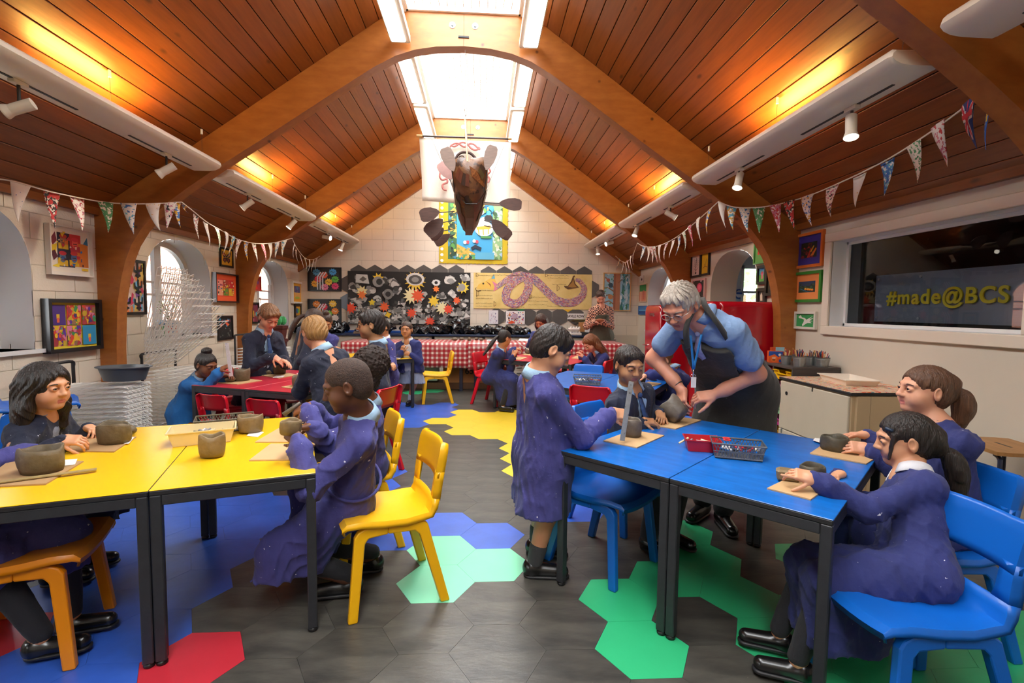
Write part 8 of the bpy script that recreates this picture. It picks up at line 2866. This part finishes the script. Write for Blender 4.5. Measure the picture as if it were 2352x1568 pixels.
# --- 9 teacher
def teacher():
 neck, pelv = W(1637, 738, 2.98), W(1690, 885, 3.32)
 info = person('grey haired man in glasses, blue shirt and dark apron bending over the blue table', W(1562, 703, 2.90), neck, pelv, 205,
     (W(1638, 908, 3.02), W(1566, 893, 3.14)), (floor_ankle(1660, 1205, .1), floor_ankle(1612, 1182, .1)), sk='pink', hair=('crop', 'grey', {'line': .072, 'rough': .006, 'nape': -.045, 'seed': 8}), top='denim', look=(-.60, -.50, -.60), lookdown=.7,
     hs=1.24, body=1.28, hL=dict(dir=(-.92, .15, -.12), n=(.20, -.60, .75), curl=.5, thumb=.35, S=1.12), hR=dict(dir=(-.15, -.45, -.85), n=(-.75, -.1, .3), curl=.35, thumb=.5, S=1.12), poleL=(.9, .1, -.55), poleR=(-.2, .3, -1), hem=.99, seed=29, short_sleeve=True, legs='trouser',
     collar='denim', cloth_disp=.010, shoes=(fdir(262), fdir(222)), widen=1.05, name='person')
 I = info
 b, rt, fw, sp = I['b'], I['rt'], I['fw'], I['sp']
 # apron: shell over the shirt and down over the thighs
 ap = [rc(neck - sp * .08 + rt * q * .085 + fw * .045, pelv + rt * q * .10, .108 * b, .130 * b, .08) for q in (-1, 1)]
 ap += [rc(pelv + rt * q * .10, Vector((pelv.x + rt.x * q * .12 - .02, pelv.y + rt.y * q * .12, .5)), .124 * b, .15 * b, .1) for q in (-1, 1)]
 cut = [half(sp, float(sp.dot(neck - sp * .06)), .004), half((0, 0, -1), -.52, .004)] + [rc(I['shl'][i_], I['elb'][i_], .072 * b, .072 * b, .01, True) for i_ in (0, 1)]
 sdf_object('apron', ap + cut, .0085, CL['apron'], I['root'], I['org'], folds(.007, 33, 1.3))
 for pix in (((1684, 800, 2.86), (1655, 752, 2.80), (1622, 705, 2.84), (1612, 682, 2.94)), ((1580, 800, 2.84), (1576, 770, 2.80), (1578, 745, 2.80), (1590, 720, 2.84))):
  st = smoothpath([W(*q_) for q_ in pix], 5)
  rows = [[p + Vector((-.018, 0, -.004)), p + Vector((0, -.008, 0)), p + Vector((.018, 0, .004))] for p in st]
  o = child_of(I, MB().grid(rows), 'apron_strap', CL['apron'])
  o.modifiers.new('thick', 'SOLIDIFY').thickness = .006
 add_glasses(I, mat('silver_wire', '#b8b4b0', .3, metal=.8))
 add_tie(I, CL['paletie'], .18, .05)
 # lanyard with key ring and card hanging straight down
 a = neck + fw * .085 + rt * .055
 c = neck + fw * .085 - rt * .055
 bt = W(1593, 848, 2.92)
 for p0 in (W(1586, 770, 2.86), W(1611, 768, 2.90)):
  rows = [[p0.lerp(bt, k / 8) + Vector((-.007, 0, 0)), p0.lerp(bt, k / 8) + Vector((.007, 0, 0))] for k in range(9)]
  o = child_of(I, MB().grid(rows), 'lanyard', mat('blue_lanyard', '#2c8ad0', .6))
  o.modifiers.new('thick', 'SOLIDIFY').thickness = .002
 rg = bt + Vector((0, 0, -.045))
 child_of(I, MB().tube([rg + Vector((.017 * cos(t), 0, .017 * sin(t))) for t in [2 * pi * k / 16 for k in range(16)]], .002, n=5, closed=True).cyl(bt, bt + Vector((0, 0, -.028)), .004, n=6), 'key_ring', mat('chrome', '#d8dadc', .12, metal=1.))
 cd = W(1593, 878, 2.92)
 child_of(I, MB().bbox((cd.x - .016, cd.y - .002, cd.z - .032), (cd.x + .016, cd.y + .002, cd.z + .032), .001), 'id_card', flat('#eceae4'), False)
 w_ = Vector(I['hands'][1][0])
 el = I['elb'][1]
 d = (w_ - el).normalized()
 u = d.orthogonal().normalized()
 v = d.cross(u)
 child_of(I, MB().tube([w_ - d * .035 + (u * cos(t) + v * sin(t)) * .034 for t in [2 * pi * k / 20 for k in range(20)]], .0045, n=6, closed=True), 'bracelet', mat('dark_steel', '#5a5450', .35, metal=.7))
teacher()
tp_ = pot(0, 0, 58, 50, 'grey clay pot tilted in the teacher\'s hands', clay=1, seed=33, at=W(1566, 958, 3.08))
tp_.rotation_euler = (radians(-35), radians(-42), 0)
# --- 10 girl in bright blue
I = person('girl with a black top knot in a bright blue smock crouching at the red table', W(474, 838, 4.86), W(456, 874, 4.92), W(432, 945, 4.98), -12,
   (W(512, 862, 4.80), W(507, 848, 4.68)), (Vector((-2.62, 4.95, .09)), Vector((-2.66, 4.75, .09))), sk='brown', hair=('tight', 'black', {'extra': lambda P, s: [ell(P(.0, -.03, .125), (.045 * s, .045 * s, .035 * s), None, .012)]}), top='bright', look=(.86, -.36, -.30), lookdown=.5, hs=1.05, body=.98, lod=1,
   hR=dict(dir=(.85, .1, .4), n=(-.2, -.5, .7), curl=.5), hL=dict(dir=(.9, -.2, .1), n=(0, 0, 1), curl=.4), hem=.12, lap=None, seed=41, widen=1.15, kneepole=fdir(-12, .2), poleR=(-.1, -.3, -1))
rl2 = MB().bbox((-.017, -.0015, 0), (.017, .0015, .31), .001).build('ruler', mat('white_ruler', '#eeeae8', .4, specks=[('#8a8a90', 120, .66)]), None)
rl2.location = W(531, 864, 4.66)
rl2.rotation_euler = (0, radians(-6), 0)
tag(rl2, 'white ruler held upright by the girl in the bright blue smock', 'ruler')
# --- 11 standing boy at the red table
I = person('brown haired boy in navy jacket and tie standing at the red table', W(617, 728, 5.30), W(604, 770, 5.36), W(596, 868, 5.42), -35,
   (W(650, 826, 5.22), W(628, 818, 5.14)), (Vector((-2.48, 5.45, .09)), Vector((-2.62, 5.3, .09))), sk='fair', hair=('short', 'mid', {'line': .060}), top='navy', look=(.62, -.45, -.55), lookdown=.9, hs=1.16, body=1.12, lod=1,
   hL=dict(dir=(.7, -.4, -.35), n=(.2, .2, .9), curl=.2), hR=dict(dir=(.7, .1, -.55), n=(0, -.4, .8), curl=.25, point=.8), hem=.4, seed=43, open_front=(.05, .03, .3), legs='trouser')
add_tie(I, CL['tie'])
# --- 12, 13 two girls behind
I = person('girl with a long dark ponytail and navy smock, her back turned', W(722, 733, 6.15), W(705, 760, 6.2), W(690, 850, 6.3), 40,
   (W(760, 800, 6.4), W(740, 810, 6.05)), (Vector((-2.3, 6.3, .09)), Vector((-2.2, 6.2, .09))), sk='tan', hair=('tight', 'dkbrown', {}), top='navy', look=(.7, .5, -.45), hs=1.12, body=1.12, lod=2, hem=.35, seed=47, legs='tights',
   tail=ponytail(HAIR['dkbrown'], None, [(-.02, -.1, .0), (-.04, -.14, -.06), (-.05, -.15, -.18), (-.06, -.12, -.30)], .020, lodh=.005))
I = person('girl with tied dark hair in a blue smock facing away behind the fair haired boy', W(747, 739, 6.45), W(738, 775, 6.5), W(735, 850, 6.55), 300,
   (W(720, 812, 6.3), W(755, 815, 6.3)), (Vector((-2.0, 6.6, .09)), Vector((-2.1, 6.5, .09))), sk='tan', hair=('tight', 'dkbrown', {'extra': lambda P, s: [ell(P(0, -.02, .115), (.04 * s, .05 * s, .035 * s), None, .012)]}), top='purple', look=(.3, -.8, -.55), hs=1.10, body=1.1, lod=2, hem=.35, seed=53, legs='tights')
# --- 14 fair haired boy, back view
I = person('fair haired boy in a navy smock seen from behind leaning on the red table', W(722, 764, 3.98), W(742, 808, 3.95), W(782, 930, 3.92), 150,
   (W(705, 876, 4.20), W(735, 860, 4.45)), (Vector((-1.06, 3.86, .09)), Vector((-1.0, 4.1, .09))), sk='fair', hair=('short', 'light', {'fringe': 0, 'line': .05}), top='navy', look=(-.55, .72, -.42), lookdown=.6, hs=1.12, body=1.14, lod=0, hem=.4, seed=59, legs='trouser', poleL=(-.2, -.6, -.8), poleR=(0, .6, -.8),
   hL=dict(dir=(-.6, .6, -.3), curl=.4), hR=dict(dir=(-.7, .3, -.3), curl=.4), widen=1.05)
# --- 15 boy with glasses
I = person('black haired boy with glasses in a paint marked navy smock looking left', W(851, 746, 4.42), W(868, 792, 4.45), W(868, 925, 4.45), 186,
   (W(812, 872, 4.25), W(806, 866, 4.6)), (Vector((-.98, 4.32, .09)), Vector((-.98, 4.55, .09))), sk='olive', hair=('short', 'black', {'line': .058}), top='navy', look=(-.97, -.18, -.08), lookdown=.2, hs=1.14, body=1.12, lod=1, hem=.35, seed=61, legs='trouser', poleL=(.5, -.3, -1), poleR=(.5, .3, -1))
add_glasses(I, mat('dark_glasses', '#2a2624', .3))
# --- 16 child behind
I = person('dark haired child in a purple smock behind the boy with glasses, looking down', W(876, 752, 6.6), W(884, 785, 6.65), W(888, 862, 6.7), 220,
   (W(862, 825, 6.4), W(900, 835, 6.35)), (Vector((-1.3, 6.7, .09)), Vector((-1.25, 6.9, .09))), sk='tan', hair=('short', 'black', {}), top='purple', look=(-.55, -.6, -.55), lookdown=.9, hs=1.08, body=1.08, lod=2, hem=.3, seed=67, open_front=(.05, .03, .25), collar='white', legs='tights')
# --- 17 girl facing the camera
I = person('girl in a purple smock over a grey dress facing the camera', W(934, 757, 7.34), W(937, 788, 7.38), W(945, 850, 7.42), 262,
   (W(938, 812, 7.22), W(924, 806, 7.18)), (Vector((-1.08, 7.46, .085)), Vector((-1.26, 7.44, .085))), sk='tan', hair=('tight', 'dkbrown', {}), top='indigo', look=(-.12, -.97, .0), lookdown=.0, hs=1.08, body=1.0, lod=1, hem=.50, seed=71, open_front=(.07, .09, .5), collar='white', sock='whitesock',
   hL=dict(dir=(-.6, -.2, .3), n=(0, -.9, .2), curl=.6), hR=dict(dir=(.2, -.2, .9), n=(-.2, -.9, 0), curl=.7))
p0 = I['pelvis']
sdf_object('dress_skirt', [rc(p0 + I['rt'] * q * .06, Vector((p0.x + I['rt'].x * q * .10, p0.y + I['rt'].y * q * .1 - .02, .30)), .09, .125, .08) for q in (-1, 1)] + [half((0, 0, -1), -.34, .003)], .010, CL['greydress'], I['root'], I['org'], folds(.012, 5, .8, .05))
# --- 18 girl seated at the back red table
I = person('girl with a long black ponytail seated in a floor length blue smock', W(1159, 777, 7.12), W(1150, 806, 7.14), W(1128, 866, 7.2), -25,
   (W(1178, 817, 7.0), W(1182, 800, 7.35)), (Vector((.3, 6.95, .09)), Vector((.36, 7.2, .09))), sk='tan', hair=('tight', 'black', {}), top='indigo', look=(.72, .45, -.28), lookdown=.5, hs=1.08, body=1.04, lod=1, hem=.08, lap=dict(back=.05), kneepole=fdir(-25, 1.), seed=73, legs='tights',
   hR=dict(dir=(.9, .1, -.1), n=(0, -.3, .9), curl=.3), hL=dict(dir=(.5, 0, .8), n=(-.3, -.7, .2), curl=.6),
   tail=ponytail(HAIR['black'], None, [(0, -.11, .0), (-.0, -.15, -.06), (0, -.19, -.16), (0, -.25, -.30)], .019, lodh=.005))
tag(MB().cyl(W(1190, 788, 7.3), W(1220, 806, 7.2), .006, n=6).build('clay_tool', flat('#cfc4b4')), 'pale stick in the hand of the girl with the long black ponytail', 'tool')
# --- 19 girl standing at the back
I = person('dark haired girl in an open purple smock standing by the checked cloth', W(1242, 738, 8.22), W(1246, 765, 8.26), W(1246, 830, 8.3), 235,
   (W(1232, 779, 8.1), W(1222, 778, 8.05)), (Vector((1.2, 8.3, .09)), Vector((1.05, 8.35, .09))), sk='tan', hair=('long', 'dkbrown', {'drop': -.17, 'line': .06}), top='indigo', look=(-.42, -.72, -.50), lookdown=.9, hs=1.1, body=1.08, lod=2, hem=.45, seed=79, open_front=(.06, .06, .45), collar='white', sock='whitesock',
   hL=dict(dir=(-.8, -.2, .1), curl=.6), hR=dict(dir=(.5, -.4, .1), curl=.6))
# --- 20 long haired girl bending
I = person('girl with long auburn hair in a blue smock bending over the back red table', W(1356, 788, 6.95), W(1378, 812, 7.0), W(1395, 862, 7.1), 195,
   (W(1340, 820, 6.85), W(1336, 815, 7.1)), (Vector((1.55, 6.95, .09)), Vector((1.55, 7.2, .09))), sk='fair', hair=('long', 'auburn', {'drop': -.22, 'line': .06}), top='indigo', look=(-.72, -.35, -.60), lookdown=.9, hs=1.1, body=1.04, lod=1, hem=.3, lap=dict(back=0.), kneepole=fdir(195, 1.), seed=83, legs='tights', up=(-.3, 0, 1))
# --- 21 girl behind the teacher
I = person('brown haired girl with a dark scrunchie hiding her face behind her arm', W(1516, 828, 4.98), W(1548, 850, 5.0), W(1542, 945, 5.1), 205,
   (W(1484, 862, 4.75), W(1500, 874, 5.1)), (Vector((1.75, 4.85, .09)), Vector((1.8, 5.1, .09))), sk='fair', hair=('tight', 'mid', {'line': .055}), top='indigo', look=(-.72, -.38, -.55), lookdown=.8, hs=1.12, body=1.06, lod=1, hem=.25, lap=dict(back=0.), kneepole=fdir(205, 1.), seed=89, legs='tights', poleL=(-.3, -.9, .5), up=(-.2, 0, 1),
   tail=ponytail(HAIR['mid'], None, [(.0, -.105, .02), (.02, -.14, .01), (.02, -.15, -.06)], .03, lodh=.006))
P = I['P']
child_of(I, MB().ball(P(0, -.112, .015), .032, 12), 'scrunchie', CL['navy'])
# --- 22 bearded man at the back
def helper_man():
 I = person('bearded man in a red checked shirt and olive apron standing at the counter', W(1380, 682, 9.72), W(1381, 708, 9.76), W(1381, 775, 9.78), 265,
    (W(1384, 738, 9.55), W(1368, 738, 9.52)), (Vector((2.75, 9.8, .1)), Vector((2.5, 9.8, .1))), sk='pink', hair=('crop', 'dkbrown', {'line': .064}), top='denim', look=(-.12, -.78, -.52), lookdown=.9, hs=1.2, body=1.26, lod=1, hem=.70, seed=97, legs='trouser', collar=None, widen=1.1,
    hL=dict(dir=(-.8, -.2, .0), curl=.5, S=1.05), hR=dict(dir=(.7, -.3, .0), curl=.5, S=1.05))
 chk = mat('red_check_shirt', '#c8503a', .8)
 nt = chk.node_tree
 tc = nt.nodes.new('ShaderNodeTexCoord')
 ck = nt.nodes.new('ShaderNodeTexChecker')
 ck.inputs['Scale'].default_value = 34
 ck.inputs['Color1'].default_value = (*hexc('#3a1a1c'), 1)
 ck.inputs['Color2'].default_value = (*hexc('#d8a488'), 1)
 nt.links.new(tc.outputs['Object'], ck.inputs['Vector'])
 nt.links.new(ck.outputs['Color'], nt.nodes['Principled BSDF'].inputs['Base Color'])
 for c in I['root'].children:
  if c.name.startswith('smock'):
   c.name = 'checked_shirt'
   c.data.materials[0] = chk
 b, rt, fw, sp, neck, pelv = I['b'], I['rt'], I['fw'], I['sp'], I['neck'], I['pelvis']
 ap = [rc(neck - sp * .17 + rt * q * .05 + fw * .045, pelv + rt * q * .09 + fw * .02, .085 * b, .122 * b, .08) for q in (-1, 1)]
 ap += [rc(pelv + rt * q * .09 + fw * .02, Vector((pelv.x + rt.x * q * .11, pelv.y + rt.y * q * .11 - .02, .45)), .122 * b, .14 * b, .08) for q in (-1, 1)]
 sdf_object('apron', ap + [half(sp, float(sp.dot(neck - sp * .16)), .004), half((0, 0, -1), -.45, .004)], .011, CL['olive'], I['root'], I['org'], folds(.006, 3))
 for q in (-1, 1):
  child_of(I, MB().tube([neck - sp * .16 + rt * q * .075 + fw * .14, neck + sp * .0 + rt * q * .07 + fw * .03], .008, n=6), 'apron_strap', CL['olive'])
 P, s = I['P'], I['hs']
 bd = [ell(P(0, .045, -.085), (.052 * s, .045 * s, .040 * s), R3(*I['ax']), .02), ell(P(0, .035, -.06), (.066 * s, .04 * s, .035 * s), R3(*I['ax']), .02), ell(P(0, .078, -.042), (.03 * s, .014 * s, .008 * s), R3(*I['ax']), .01), ell(P(0, .095, -.056), (.018 * s, .02 * s, .008 * s), R3(*I['ax']), .006, True), ell(P(0, .09, -.02), (.05 * s, .03 * s, .022 * s), R3(*I['ax']), .006, True)]
 sdf_object('beard', bd, .006, HAIR['dkbrown'], I['root'], I['org'], lambda Q: .002 * np.sin(Q[:, 0] * 200) * np.sin(Q[:, 2] * 150))
 tag(MB().ball((0, 0, 0), (.09, .03, .03), 12).build('clay_piece', mat('terracotta_piece', '#a0603f', .7), None, smooth=True, loc=W(1378, 735, 9.42)), 'brown clay shape in the bearded man\'s hands', 'clay')
helper_man()
